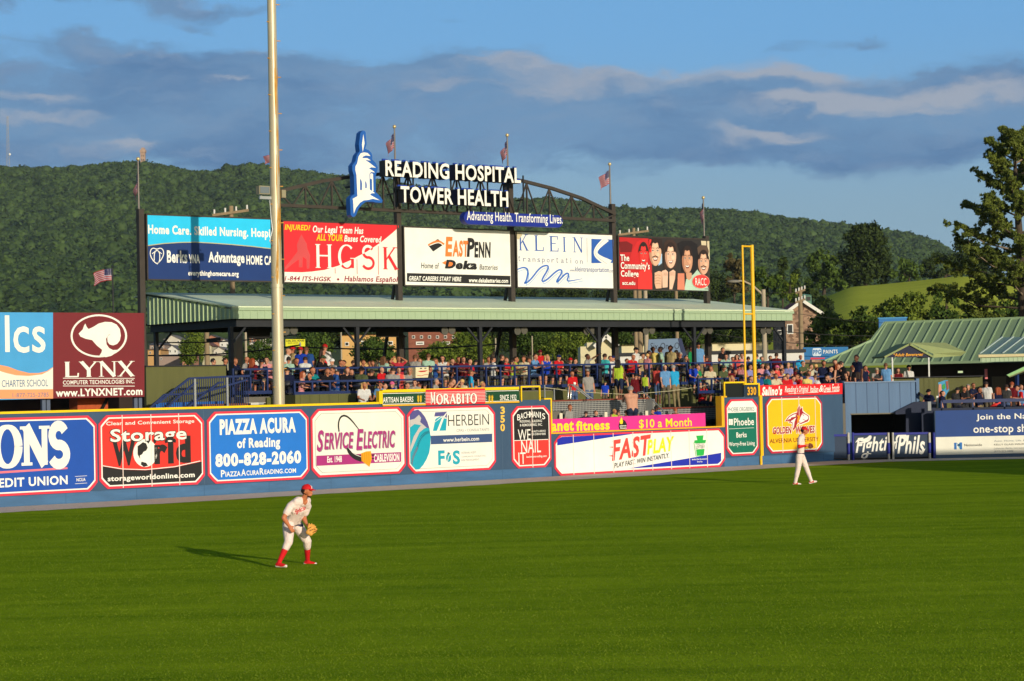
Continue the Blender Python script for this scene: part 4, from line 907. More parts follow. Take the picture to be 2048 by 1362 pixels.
def face(cx, cy, rx, ry, skin, hair, l, moust=False, hr=1.15):
    e = S.el; e('faces', l, *z(cx, cy)[0], rx / 10.78, ry / 10.78, skin, 28); pr = skin.node_tree.nodes['Principled BSDF']; cc = [n for n in skin.node_tree.nodes if n.type == 'MIX'][0].inputs[6].default_value; dk = mat('printed shade', (cc[0] * .66, cc[1] * .56, cc[2] * .52), .55, .05); lt = mat('printed light', (min(cc[0] * 1.22, .85), cc[1] * 1.25, cc[2] * 1.25), .55, .05)
    S.pg('faces', l + .3, [p for q in np.linspace(100, 262, 14) for p in z(cx + rx * math.cos(math.radians(q)), cy - ry * math.sin(math.radians(q)))] + [p for q in np.linspace(262, 100, 14) for p in z(cx + rx * .62 * math.cos(math.radians(q)) , cy - ry * .97 * math.sin(math.radians(q)))], dk); e('faces', l + .4, *z(cx + .45 * rx, cy + .16 * ry)[0], rx * .26 / 10.78, ry * .16 / 10.78, lt, 16); e('faces', l + .4, *z(cx + .1 * rx, cy - .52 * ry)[0], rx * .42 / 10.78, ry * .14 / 10.78, lt, 16); e('faces', l + .4, *z(cx + .02 * rx, cy + .02 * ry)[0], rx * .10 / 10.78, ry * .2 / 10.78, lt, 16)
    for dx in (-.42, .38): e('faces', l + .6, *z(cx + dx * rx, cy - .13 * ry)[0], rx * .2 / 10.78, ry * .055 / 10.78, WHITE, 12); e('faces', l + .8, *z(cx + dx * rx, cy - .13 * ry)[0], rx * .09 / 10.78, ry * .055 / 10.78, HR, 10)
    for dx in (-.42, .38):
        S.st('faces', l + 1, z(cx + (dx - .2) * rx, cy - .12 * ry, cx + dx * rx, cy - .17 * ry, cx + (dx + .2) * rx, cy - .12 * ry), .9, HR); S.st('faces', l + 1, z(cx + (dx - .25) * rx, cy - .28 * ry, cx + dx * rx, cy - .36 * ry, cx + (dx + .25) * rx, cy - .28 * ry), .9, HR)
    a_ = [math.radians(q) for q in np.linspace(8, 172, 15)]; S.pg('hair', l + 4, [p for q in a_ for p in z(cx + 1.08 * rx * math.cos(q), cy - 1.08 * ry * math.sin(q))] + [p for q in a_[::-1] for p in z(cx + (.86 + .05 * math.sin(5 * q)) * rx * math.cos(q), cy - (.40 + .28 * math.sin(q) + .05 * math.sin(7 * q)) * ry * (1.05 if abs(math.cos(q)) < .7 else .6))], hair)
    S.st('faces', l + 1, z(cx + .02 * rx, cy - .1 * ry, cx - .1 * rx, cy + .18 * ry, cx + .12 * rx, cy + .2 * ry), .7, V(170, 110, 86))
    S.pg('faces', l + 1, z(cx - .42 * rx, cy + .36 * ry, cx, cy + .44 * ry, cx + .46 * rx, cy + .36 * ry, cx + .25 * rx, cy + .62 * ry, cx - .2 * rx, cy + .62 * ry), V(120, 40, 40)); S.pg('faces', l + 2, z(cx - .36 * rx, cy + .39 * ry, cx, cy + .46 * ry, cx + .4 * rx, cy + .39 * ry, cx + .2 * rx, cy + .53 * ry, cx - .18 * rx, cy + .53 * ry), WHITE)
    if moust: S.st('faces', l + 3, z(cx - .5 * rx, cy + .36 * ry, cx, cy + .26 * ry, cx + .5 * rx, cy + .36 * ry), 2.0, HR)


S.pg('hair', 3, z(560, 130, 680, 135, 700, 330, 640, 700, 560, 900, 420, 760, 240, 700, 300, 420, 420, 200), V(206, 40, 40)); face(560, 480, 105, 260, RR, HR, 4); S.pg('clothing', 5, z(470, 830, 700, 790, 745, 900, 748, 1222, 440, 1218, 440, 950), RR)
S.pg('hair', 3, z(660, 130, 960, 140, 985, 400, 930, 480, 700, 420), HR); face(815, 430, 130, 290, SK[0], HR, 4, True); S.pg('faces', 8, z(686, 150, 728, 150, 735, 430, 690, 420), RR); S.pg('clothing', 3, z(905, 450, 960, 460, 960, 660, 880, 720), V(170, 200, 225))
S.pg('hair', 6, z(1010, 220, 1080, 150, 1200, 160, 1270, 240, 1290, 500, 1260, 760, 1010, 780, 990, 500), V(62, 44, 36)); face(1145, 500, 120, 270, SK[1], HR, 7)
S.pg('hair', 4, z(1290, 240, 1400, 175, 1600, 180, 1720, 260, 1740, 600, 1690, 870, 1380, 840, 1370, 500), V(30, 26, 28)); face(1505, 590, 115, 290, SK[2], HR, 6)
S.pg('clothing', 5, z(1480, 1010, 1640, 900, 1720, 800, 1800, 900, 1960, 1200, 1960, 1255, 1440, 1240), V(180, 204, 178)); S.pg('faces', 6, z(1470, 850, 1600, 870, 1600, 980, 1540, 1030, 1490, 990), SK[2])
S.pg('hair', 5, z(1720, 330, 1790, 270, 1930, 280, 1970, 400, 1960, 480, 1740, 480), V(92, 72, 58)); face(1855, 650, 118, 260, SK[3], HR, 6, True)
S.pg('arms', 9, z(800, 870, 890, 830, 960, 850, 950, 1200, 830, 1210, 800, 1100), SK[0]); S.pg('arms', 10, z(960, 830, 1040, 800, 1090, 850, 1080, 1180, 970, 1190), SK[1]); S.pg('arms', 10, z(1120, 850, 1200, 800, 1250, 840, 1240, 1000, 1180, 1225, 1120, 1225), SK[1]); S.pg('arms', 8, z(1300, 880, 1440, 880, 1450, 1235, 1290, 1230), V(216, 130, 100))
for k in range(4): S.st('arms', 11, z(805, 930 + k * 60, 870, 915 + k * 60, 930, 930 + k * 60), .6, V(130, 80, 60)); S.st('arms', 11, z(1000 + k * 22, 860, 1003 + k * 22, 930), .5, V(150, 100, 80)); S.st('arms', 11, z(1140 + k * 26, 850, 1140 + k * 26, 930), .5, V(150, 100, 80))
for w, a, b_, yb, yt in (('The', 62, 252, 612, 478), ('Community’s', 72, 692, 830, 648), ('College', 75, 452, 992, 822), ('acc.edu', 105, 380, 1128, 1048)): S.txt('lettering', 12, w, *z(a, yb)[0], *z(b_, yt)[0], WHITE, .03)
S.el('emblem', 12, *z(1800, 1055)[0], 17.2, 13.8, V(246, 150, 130), 40); S.el('emblem', 13, *z(1800, 1055)[0], 16.4, 13, V(240, 64, 60), 40); S.txt('emblem', 14, 'RACC', *z(1682, 1138)[0], *z(1915, 985)[0], WHITE, .0); S.txt('lettering', 12, 'edu', *z(1885, 1228)[0], *z(1970, 1190)[0], V(120, 110, 100)); S.done()
# hospital letters on the truss
z = Z(680, 240, 3.531); TL = TBD - 1.15; HB = V(20, 62, 156); M_SIDE = mat('black letter sides', (.012, .012, .014), .5, .05)
S = Sign('hospital_letters', 'large white three dimensional letters with blue backs on the arched truss', 'sign', WALL, TL, WALL.w(PS[2], TBD, 10.5)); L1 = S('lettering'); L2 = S('backing')
for w, a, b_ in (('READING HOSPITAL', (322, 396), (1275, 338)), ('TOWER HEALTH', (430, 582), (1187, 503))):
    x0, y0 = z(*a)[0]; x1, y1 = z(*b_)[0]
    L1.txt(WALL, TL, w, x0, y0, x1, y1, WHITE, .035, 0, 0, .42, M_SIDE); L2.txt(WALL, TL + .50, w, x0 - 5.5, y0 + 1.5, x1 - 1, y1 - 2.5, HB, .105, 0, 0, .06)
b = S('mount')
for s in np.linspace(PS[2] - .6, PS[3] + .2, 8): b.beam(WALL.w(s, TL + .55, 11.0), WALL.w(s, TBD - .1, 11.0), .05, .05, M_STEELB); b.beam(WALL.w(s, TL + .55, 10.5), WALL.w(s, TL + .55, 12.0), .05, .05, M_STEELB)
S.done()
S = Sign('hospital_tagline', 'blue rounded tagline sign hanging below the hospital letters', 'sign', WALL, TL, WALL.w(PS[3], TBD, 10))
c0 = WALL.px(*z(912, 690)[0], TL); c1 = WALL.px(*z(1540, 716)[0], TL); zh = (c0[1] + c1[1]) / 2; r = .255
PB = [(c0[0] - r * math.sin(a), zh + r * math.cos(a)) for a in np.linspace(0, math.pi, 9)] + [(c1[0] + r * math.sin(a), zh - r * math.cos(a)) for a in np.linspace(0, math.pi, 9)]
S('panel').flat(WALL, TL, PB, V(20, 44, 140), TL + .3); S.txt('lettering', 1, 'Advancing Health. Transforming Lives.', *z(897, 727)[0], *z(1572, 668)[0], WHITE, .015)
for s in (c0[0] + .6, c1[0] - .9): S('mount').beam(WALL.w(s, TL + .3, zh), WALL.w(s, TBD - .1, ZB), .05, .05, M_STEELB)
S.done()
z = Z(690, 250, 7.167); S = Sign('tower_emblem', 'white and blue cutout of a domed tower left of the hospital letters', 'sign', WALL, TL, WALL.w(WALL.px(730, 400, TL)[0], TBD, 10))
S('backing').pgon(WALL, TL, z(258, 78, 284, 86, 296, 105, 310, 275, 290, 340, 340, 362, 378, 400, 392, 440, 390, 492, 440, 545, 470, 605, 465, 650, 440, 722, 440, 960, 500, 1020, 540, 1080, 532, 1115, 450, 1112, 390, 1098, 300, 1100, 240, 1145, 195, 1200, 152, 1305, 112, 1320, 82, 1290, 70, 1060, 92, 1020, 135, 990, 128, 730, 105, 650, 104, 580, 150, 520, 170, 430, 210, 380, 198, 280, 222, 112), V(24, 92, 172), TL + .28)
S.pg('tower', 1, z(263, 130, 281, 262, 255, 388, 243, 280), WHITE)
S.pg('tower', 1, z(270, 392, 325, 400, 366, 445, 300, 436, 262, 450, 248, 474, 320, 474, 372, 510, 290, 500, 350, 540, 400, 580, 445, 612, 380, 606, 345, 622, 390, 650, 430, 680, 375, 674, 352, 700, 356, 925, 395, 950, 430, 976, 380, 980, 360, 1000, 440, 1045, 500, 1080, 400, 1058, 330, 1075, 270, 1080, 215, 1115, 160, 1185, 126, 1270, 116, 1080, 108, 1058, 178, 1020, 165, 720, 148, 640, 150, 590, 175, 550, 195, 450, 225, 405), WHITE)
for p in (z(216, 770, 238, 800, 244, 840, 242, 932, 218, 936), z(290, 800, 306, 825, 312, 860, 310, 906, 292, 906)): S.pg('tower', 2, p, V(24, 92, 172))
S.pg('tower', 1, z(362, 700, 385, 690, 402, 705, 408, 950, 388, 948, 386, 780, 362, 770), WHITE); S('mount').beam(WALL.w(WALL.px(722, 380, TL)[0], TL + .28, 11.2), WALL.w(WALL.px(722, 380, TL)[0], TBD - .1, 11.2), .08, .08, M_STEELB); S.done()

# ------------------------------------------------------------ flag poles and flags
FR_, FW_, FB_ = V(158, 26, 34), V(170, 158, 164), V(22, 28, 76); M_FP = mat('flag pole metal', C(120, 112, 104), .4, .1, 4, metal=.3); M_BALL = mat('gold ball', C(230, 200, 140), .3, .05, metal=.5)


def flagpole(s, t, z0, z1, label, rad=.035, mp=None):
    g = thing('flag_pole', label, 'flag pole', WALL.w(s, t, z0), ROT, 'flag poles above the boards'); b = MB(); b.tube([WALL.w(s, t, z0), WALL.w(s, t, z1)], [rad * 1.2, rad * .8], mp or M_FP, 8); obj('pole', b, g); b = MB(); b.ball(WALL.w(s, t, z1 + .05), .075 if mp is None else .04, mp or M_BALL, 10, 7); obj('finial', b, g)


def flag(s, t, ztop, L, H, droop, label, curl=1.0, lift=0):
    """stars and stripes hanging from its hoist: seven red stripes, canton at the hoist"""
    nu, nv = 26, 26; P = {}
    for i in range(nu + 1):
        u = i / nu
        for j in range(nv + 1):
            v = j / nv; ss = s - .04 - L * (u * math.cos(droop)) + .06 * math.sin(7 * u + 2.5 * v) * u; zz = ztop - H * v * (1 - .25 * u * math.sin(droop)) - L * math.sin(droop) * (u ** 1.15) + lift * u * u
            P[i, j] = WALL.w(ss, t + .10 * curl * math.sin(9 * u + 1.6 * v) * min(1, u * 3), zz)
    g = thing('flag', label, 'flag', WALL.w(s, t, ztop), ROT, 'flags on the poles'); A = MB(); Bc = MB()
    for i in range(nu):
        for j in range(nv):
            f = [P[i, j], P[i, j + 1], P[i + 1, j + 1], P[i + 1, j]]
            if i < nu * (.4 + .14 * math.sin(max(droop, 0))) and j < nv * 7 / 13: Bc.add(f, [(0, 1, 2, 3)], FW_ if (i % 3 == 1 and j % 3 == 1) else FB_, True)
            else: A.add(f, [(0, 1, 2, 3)], FR_ if (j // 2) % 2 == 0 else FW_, True)
    obj('stripes', A, g); obj('canton', Bc, g)


for i, (yt, L, H, dr, wh, yf) in {0: (320, .8, .5, 1.42, 'above the left end post', 346), 2: (255, .62, .58, .95, 'above the letters READ', 266), 3: (272, .66, .58, 1.1, 'above the letter T of hospital', 281), 4: (330, .70, .58, .6, 'above the right end of the truss', 340), 5: (397, .6, .6, 1.4, 'above the post right of the college billboard', 405)}.items():
    x = (280, 0, 793, 1018, 1226, 1413)[i]; s = PS[i]; za = WALL.px(x, yt, TBD)[1]; flagpole(s, TBD + .15, PZ[i], za, 'slim flag pole ' + wh); flag(s, TBD + .15, WALL.px(x, yf, TBD)[1], L, H, dr, 'American flag ' + wh)
s = WALL.px(556, 420, TBD)[0]; flagpole(s, TBD + .15, PZ[1], WALL.px(540, 296, TBD)[1], 'flag pole hidden behind the tall light pole'); flag(s + .02, TBD + .15, WALL.px(545, 306, TBD)[1], .52, .3, .3, 'American flag peeking out behind the tall light pole')
s, zz = WALL.px(225, 536, 4.6); flagpole(s, 4.6, 0, zz, 'dark flag pole behind the maroon and blue boards at left', .03, M_STEELB); flag(s, 4.6, zz - .02, .70, .40, -.02, 'American flag streaming left above the maroon board', .8, -.22)

# ------------------------------------------------------------ light pole
SPL = WALL.px(556, 700, 1.2)[0]; g = thing('light_pole', 'tall rust streaked steel light pole crossing the left of the picture', 'light pole', WALL.w(SPL, 1.2, 0), ROT); b = MB()
b.tube([WALL.w(SPL, 1.2, 0), WALL.w(SPL, 1.2, WALL.px(551, 572, 1.2)[1])], [.205, .195], M_GALV, 28); zc = WALL.px(551, 572, 1.2)[1]
b.tube([WALL.w(SPL, 1.2, zc), WALL.w(SPL, 1.2, 12.0), WALL.w(SPL, 1.2, 26)], [.19, .165, .12], M_GALV, 28); obj('shaft', b, g); b = MB(); b.tube([WALL.w(SPL, 1.2, zc - .06), WALL.w(SPL, 1.2, zc + .06)], .215, M_GALV, 28); obj('collar', b, g)
b = MB()
for k in range(34):
    q = 1.0 + k * .62; b.beam(WALL.w(SPL + (-.15 if k % 2 == 0 else .15), 1.15, q), WALL.w(SPL + (-.26 if k % 2 == 0 else .26), 1.1, q), .03, .03, M_RUST)
obj('step_bolts', b, g); b = MB(); rr = np.random.default_rng(4)
for k in range(20):
    q = rr.uniform(3, 14); a = rr.uniform(-2.3, -.9); ra = .205 - .0055 * q * .6; L_ = rr.uniform(.4, 2.0); w_ = rr.uniform(.03, .10); ring = []
    for zz in (q, q + L_ * .5, q + L_):
        rz = (.205 - .010 * zz / 6 if zz < zc else .19 - (zz - zc) * .0034) + .002; ww = w_ if zz == q + L_ * .5 else .01
        ring += [WALL.w(SPL + rz * math.cos(a - ww / rz / 2), 1.2 + rz * math.sin(a - ww / rz / 2), zz), WALL.w(SPL + rz * math.cos(a + ww / rz / 2), 1.2 + rz * math.sin(a + ww / rz / 2), zz)]
    b.add(ring, [(0, 1, 3, 2), (2, 3, 5, 4)], M_RUST)
obj('rust_streaks', b, g)
b = MB(); zf = WALL.px(520, 382, 1.2)[1]; b.beam(WALL.w(SPL - .16, 1.2, zf - .22), WALL.w(SPL - .62, 1.2, zf - .22), .06, .1, M_ALU); b.beam(WALL.w(SPL - .55, 1.2, zf - .2), WALL.w(SPL - .55, 1.2, zf), .05, .05, M_ALU); obj('lamp_bracket', b, g)
b = MB(); b.box(WALL, SPL - .74, SPL - .32, 1.0, 1.22, zf - .12, zf + .16, mat('lamp housing', C(150, 140, 110), .4, .1)); b.box(WALL, SPL - .71, SPL - .35, .985, .998, zf - .09, zf + .13, mat('lamp glass', C(110, 118, 120), .15, .05, spec=.6)); b.box(WALL, SPL + .18, SPL + .34, 1.05, 1.25, zf - .2, zf + .06, mat('lamp housing', C(150, 140, 110), .4, .1)); obj('floodlight', b, g)
b = MB(); b.tube([WALL.w(SPL - .28, 1.1, zf - .3), WALL.w(SPL - .24, 1.1, zf - .9), WALL.w(SPL - .2, 1.08, zf - 1.3), WALL.w(SPL - .34, 1.05, zf - 1.7), WALL.w(SPL - .24, 1.05, zf - 1.85), WALL.w(SPL - .15, 1.1, zf - 1.8)], .016, M_ALU, 6); obj('conduit', b, g)

# ------------------------------------------------------------ roofed party deck
SL, SR = 11.14, 39.24; ZE, ZF, ZRG = 6.34, 5.94, 7.12; ZFL = 3.15
g = thing('pavilion', 'long open party pavilion with a pale green metal roof on black posts', 'pavilion', WALL.w((SL + SR) / 2, 8, 0), ROT)
b = MB(); b.quadp([WALL.w(SL - .05, TE - .08, ZE), WALL.w(SR + .05, TE - .08, ZE), WALL.w(SR + .05, TR_, ZRG), WALL.w(SL - .05, TR_, ZRG)][::-1], M_ROOF, .05)
b.quadp([WALL.w(SL - .05, TR_, ZRG), WALL.w(SR + .05, TR_, ZRG), WALL.w(SR + .05, 12.3, ZRG - .12), WALL.w(SL - .05, 12.3, ZRG - .12)][::-1], M_ROOF, .05)
n = 46
for k in range(n + 1):
    s = SL + (SR - SL) * k / n; b.beam(WALL.w(s, TE - .08, ZE + .012), WALL.w(s, TR_, ZRG + .012), .035, .03, M_ROOF)
obj('roof', b, g)
b = MB(); b.box(WALL, SL, SR, TE - .06, TE, ZF, ZE - .09, M_FASC); b.box(WALL, SL - .06, SR + .06, TE - .11, TE - .02, ZE - .1, ZE - .012, M_FASC)
for k in range(int((SR - SL) / .3)): s = SL + .1 + k * .3; b.box(WALL, s, s + .05, TE - .075, TE - .06, ZF, ZE - .1, M_FASC)
b.add([WALL.w(SL, TE, ZF), WALL.w(SL, TR_, ZF), WALL.w(SL, TR_, ZRG - .08), WALL.w(SL, TE, ZE - .08)], [(0, 1, 2, 3)], M_FASC); b.add([WALL.w(SR, TE, ZF), WALL.w(SR, TR_, ZF), WALL.w(SR, TR_, ZRG - .08), WALL.w(SR, TE, ZE - .08)], [(3, 2, 1, 0)], M_FASC)
for k in range(20):
    t_ = TE + .15 + k * .31; zt = ZE - .08 + (ZRG - ZE) * (t_ - TE) / (TR_ - TE); b.box(WALL, SL - .035, SL - .003, t_, t_ + .05, ZF, zt, V(196, 214, 160))
obj('fascia', b, g)
ZBM = WALL.px(480, 653.5, TE + .2)[1]; b = MB(); b.box(WALL, SL + .25, SR - .35, TE + .15, TE + .40, ZBM, ZF - .005, M_STEELB); b.box(WALL, SL + .25, SL + .5, TE + .41, TR_, ZBM, ZF - .005, M_STEELB); b.box(WALL, SR - .6, SR - .35, TE + .41, TR_, ZBM, ZF - .005, M_STEELB); b.box(WALL, SL + .25, SR - .35, TR_, TR_ + .25, ZBM, ZF - .005, M_STEELB); obj('edge_beam', b, g)
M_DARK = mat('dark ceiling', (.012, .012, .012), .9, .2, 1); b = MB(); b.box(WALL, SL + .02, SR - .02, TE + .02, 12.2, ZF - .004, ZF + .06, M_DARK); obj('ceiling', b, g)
for x in (462, 714, 960, 1197, 1388, 1568):
    s = WALL.px(x, 690, TE + .25)[0]; b = MB(); b.box(WALL, s - .07, s + .07, TE + .18, TE + .33, 0, ZBM, M_STEELB); obj('post', b, g); b = MB()
    for d in (-1, 1):
        if (x == 462 and d < 0) or (x == 1568 and d > 0): continue
        b = MB(); b.beam(WALL.w(s + d * .05, TE + .26, ZBM - .6), WALL.w(s + d * .6, TE + .26, ZBM - .02), .06, .07, M_STEELB); obj('knee_brace', b, g)
s = WALL.px(313, 690, TR_ + .1)[0]; b = MB(); b.box(WALL, s - .07, s + .07, TR_ + .05, TR_ + .2, 0, ZBM, M_STEELB); obj('post', b, g); b = MB(); b.beam(WALL.w(s + .05, TR_ + .12, ZBM - .7), WALL.w(s + .65, TR_ + .12, ZBM - .02), .06, .07, M_STEELB); obj('knee_brace', b, g)
# hanging screens and lamps under the beam
for x0, x1, y0, y1, lab in ((497, 540, 655, 677, 'black screen hung under the roof beam left of the light pole'), (755, 797, 655, 674, 'black screen hung under the roof beam below the battery billboard')):
    a = WALL.px(x0, y1, 6.5); c = WALL.px(x1, y0, 6.5); t = thing('hanging_screen', lab, 'screen', WALL.w(a[0], 6.5, a[1]), ROT); b = MB(); b.box(WALL, a[0], c[0], 6.5, 6.6, a[1], ZF - .3, M_DARK); obj('panel', b, t); b = MB(); b.box(WALL, (a[0] + c[0]) / 2 - .04, (a[0] + c[0]) / 2 + .04, 6.53, 6.57, ZF - .3, ZF - .01, M_STEELB); obj('hanger', b, t)
M_LAMP = mat('dull lamp glass', C(92, 88, 76, .8), .4, .2, 6)
for x, wh in ((578, 'right of the light pole'), (895, 'below the battery billboard'), (1040, 'below the transport billboard'), (1178, 'left of the cream gabled building'), (1296, 'above the grey boat shaped sign'), (1412, 'left of the foul pole'), (1530, 'near the right end of the roof')):
    a = WALL.px(x, 662, TE + .5); t = thing('floodlight_pair', 'pair of round floodlights under the roof beam ' + wh, 'floodlight', WALL.w(a[0], TE + .5, a[1]), ROT, 'floodlights under the pavilion beam')
    for d in (-.17, .17):
        b = MB(); cpos = WALL.w(a[0] + d, TE + .45, a[1] + (.0 if d < 0 else .03)); b.tube([cpos + WALL.n * .22, cpos], [.07, .16], M_STEELB, 14); b.tube([cpos, cpos - WALL.n * .02], [.165, .165], M_LAMP, 14); obj('lamp_head', b, t)
    b = MB(); b.beam(WALL.w(a[0], TE + .56, a[1] + .05), WALL.w(a[0], TE + .56, ZBM + .02), .05, .05, M_STEELB); obj('bracket', b, t)

# decks: an upper terrace and a lower one in front of it
SU0, SU1 = 10.86, WALL.px(1690, 760, 4)[0]
M_CONC = mat('deck concrete', C(110, 104, 92), .9, .15, 1.5)
s760 = WALL.px(870, 760, 3)[0]; sB = WALL.px(587, 770, 3)[0]; SPOOL = WALL.px(1060, 800, 3)[0]
t = thing('party_deck', 'stepped olive party deck full of people under the pale green roof', 'deck', WALL.w(22, 8, 0), ROT)
b = MB(); b.box(WALL, SU0, SU1, 4.65, 17, 2.95, ZFL, M_CONC); obj('upper_floor', b, t); b = MB(); b.box(WALL, sB, WALL.px(1100, 780, 3)[0], 1.9, 4.64, 2.0, 2.35, M_CONC); b.box(WALL, sB, s760, 3.02, 4.63, 2.36, 2.65, M_CONC); obj('lower_floor', b, t)
b = MB(); b.box(WALL, WALL.px(529, 780, 4.7)[0], SU1, 4.55, 4.64, 0, 3.12, M_OLIVE); b.box(WALL, sB, s760, 2.9, 3.0, 0, 3.20, M_OLIVE); b.box(WALL, s760 - .1, s760, 3.01, 4.5, 0, 3.2, M_OLIVE); b.box(WALL, sB, sB + .1, 3.01, 4.5, 0, 3.2, M_OLIVE)
x = sB + .2
while x < s760: b.box(WALL, x, x + .04, 2.885, 2.9, 0, 3.19, M_OLIVE); x += .4
obj('front_boards', b, t)
b = MB(); b.box(WALL, SU0, WALL.px(1690, 760, 12)[0], 12.0, 12.12, ZFL, 4.12, M_OLIVE); b.box(WALL, SU0, WALL.px(1690, 760, 12)[0], 11.95, 12.17, 4.12, 4.17, M_STEELB); obj('rear_parapet', b, t)
t = thing('deck_wall', 'plain olive board wall behind the navy stair rails at left', 'wall', WALL.w(9, 4.7, 0), ROT)
b = MB(); s0 = 7.55; s1 = 10.70; b.box(WALL, s0, s1, 4.75, 4.9, 0, 4.27, M_OLIVE); obj('wall_panel', b, t); b = MB(); b.box(WALL, s0 - .02, s1 + .02, 4.70, 4.95, 4.27, 4.31, M_STEELB); obj('cap', b, t); b = MB(); b.box(WALL, s0 + .05, WALL.px(440, 805, 4.5)[0], 4.2, 4.4, 0, WALL.px(300, 806, 4.3)[1], V(24, 96, 176)); obj('blue_skirting', b, t)


def railing(label, s0, s1, t, z0, z1, step, mids=2, bottom=True):
    g = thing('railing', label, 'railing', WALL.w((s0 + s1) / 2, t, z0), ROT); b = MB(); b.box(WALL, s0, s1, t - .04, t + .04, z1 - .07, z1, M_RAIL); obj('top_rail', b, g)
    if bottom: b = MB(); b.box(WALL, s0, s1, t - .05, t + .05, z0 - .07, z0 + .05, M_RAIL); obj('bottom_rail', b, g)
    x = s0 + .03; k = 0
    while x < s1:
        b = MB(); b.box(WALL, x - .03, x + .03, t - .035, t + .035, z0, z1 - .07, M_RAIL); obj('post', b, g); x += step
    b = MB()
    for i in range(mids): zz = z0 + (z1 - z0) * (i + 1) / (mids + 1); b.tube([WALL.w(s0, t, zz), WALL.w(s1, t, zz)], .007, M_RAIL, 4)
    if mids: obj('wires', b, g)


railing('long navy railing along the front of the upper terrace', SU0, WALL.px(1600, 740, 4.6)[0], 4.6, 3.32, 4.17, .70, 3)
railing('navy railing along the lower terrace left of the bakery sign', sB, s760 + .3, 3.0, 3.25, 3.69, .74, 1)
railing('navy railing of the front terrace behind the red restaurant sign', WALL.px(1395, 760, 2.2)[0], WALL.px(1690, 750, 2.2)[0], 2.2, 2.95, 3.50, .74, 1)
# navy stair at left
g = thing('stair_railing', 'navy stair and landing railing with many thin balusters in front of the olive wall', 'railing', WALL.w(10, 3, 0), ROT); b = MB(); z = Z(280, 640, 6.827); TS = 3.2; W3 = lambda x, y, t=TS: WALL.w(WALL.px(x, y, t)[0], t, WALL.px(x, y, t)[1])
for pts, w in ((z(130, 1210, 330, 1020, 820, 1002, 1460, 815), .06), (z(230, 1140, 670, 798, 1170, 775, 1560, 762), .07), (z(360, 1200, 740, 862, 790, 860), .06), (z(640, 1200, 1070, 856, 1140, 852), .06)):
    for i in range(len(pts) - 1): b.beam(W3(*pts[i]), W3(*pts[i + 1]), w, w, M_RAIL)
obj('handrail', b, g); b = MB()
for k in range(40):
    x = 300 + k * 30; yt = np.interp(x, [230, 670, 1170, 1560], [1140, 798, 775, 762]); p = z(x, yt)[0]; q = z(x + 3, 1215)[0]; a = W3(*p); c = W3(*q); c[0], c[1] = a[0], a[1]; b = MB(); b.beam(a, c, .022, .022, M_RAIL); obj('baluster', b, g)
b = MB()
for x, yt in ((745, 800), (1185, 775)): p = W3(*z(x, yt)[0]); b = MB(); b.beam(p, (p[0], p[1], 2.0), .07, .07, M_ALU); obj('newel_post', b, g)
b = MB(); b.box(WALL, SL - 2.2, WALL.px(500, 800, 3.4)[0], 3.35, 4.5, 1.6, WALL.px(470, 807, 3.4)[1], V(150, 90, 50)); obj('landing', b, g)

# ------------------------------------------------------------ pool behind the low wall
z = Z(1040, 760, 7.877); TP = 2.4; M_TILE = bpy.data.materials.new('pool mosaic')


def tile_material():
    m = M_TILE; m.use_nodes = True; nt = m.node_tree; b = nt.nodes['Principled BSDF']; b.inputs['Roughness'].default_value = .3; tc = nt.nodes.new('ShaderNodeTexCoord'); mp = nt.nodes.new('ShaderNodeMapping'); mp.inputs['Rotation'].default_value = (math.radians(90), 0, 0)
    nt.links.new(tc.outputs['Object'], mp.inputs[0]); br = nt.nodes.new('ShaderNodeTexBrick'); nt.links.new(mp.outputs[0], br.inputs['Vector']); br.offset = 0; br.inputs['Scale'].default_value = 1; br.inputs['Brick Width'].default_value = .075; br.inputs['Row Height'].default_value = .075; br.inputs['Mortar Size'].default_value = .008
    br.inputs['Color1'].default_value = (.018, .022, .030, 1); br.inputs['Color2'].default_value = (.035, .042, .055, 1); br.inputs['Mortar'].default_value = (.42, .42, .40, 1); nt.links.new(br.outputs[0], b.inputs['Base Color'])


tile_material(); ZC1 = 2.765; ZC2 = 2.36; SP0 = SA + .1; SP1 = WALL.px(1296, 810, TP)[0]; SP2 = WALL.px(1437, 825, 2.0)[0]; ZW = 1.88
g = thing('pool', 'raised pool with a dark mosaic tile back wall and red coping behind the pink banner', 'pool', WALL.w((SP0 + SP2) / 2, 1.5, 0), ROT); M_COP = mat('red wood coping', C(132, 62, 44), .6, .15, 4)
b = MB(); b.box(WALL, SP0 - 1.2, SP1, TP, TP + .1, 1.0, ZC1 - .05, M_TILE); b.box(WALL, SP1 + .01, SP2, 2.0, 2.1, 1.0, ZC2 - .05, M_TILE); b.box(WALL, SP1 - .1, SP1 - .002, 1.99, TP - .002, 1.0, ZC1 - .06, M_TILE); obj('tile_wall', b, g)
b = MB(); b.box(WALL, SP0 - 1.25, SP1 + .02, TP - .05, TP + .3, ZC1 - .048, ZC1, M_COP); b.box(WALL, SP1 + .03, SP2, 1.95, 2.3, ZC2 - .048, ZC2, M_COP); obj('coping', b, g)
b = MB(); b.add([WALL.w(SP0, .4, ZW), WALL.w(SP2, .4, ZW), WALL.w(SP2, 1.99, ZW), WALL.w(SP0, TP, ZW)], [(0, 1, 2, 3)], mat('pool water', (.05, .16, .20), .08, .1, 3, .2, 8, spec=.5)); obj('water', b, g)
b = MB(); b.box(WALL, SP0 - 1.2, SP1, TP + .31, 4.54, 1.0, ZC1 - .02, M_CONC); b.box(WALL, SP1 + .03, SP2 + 3, 2.31, 4.54, 1.0, ZC2 - .02, M_CONC); b.box(WALL, SP2 + .06, WALL.px(1668, 760, 1)[0], .4, 2.29, 1.0, ZC2 - .03, M_CONC); obj('pool_deck', b, g); b = MB()
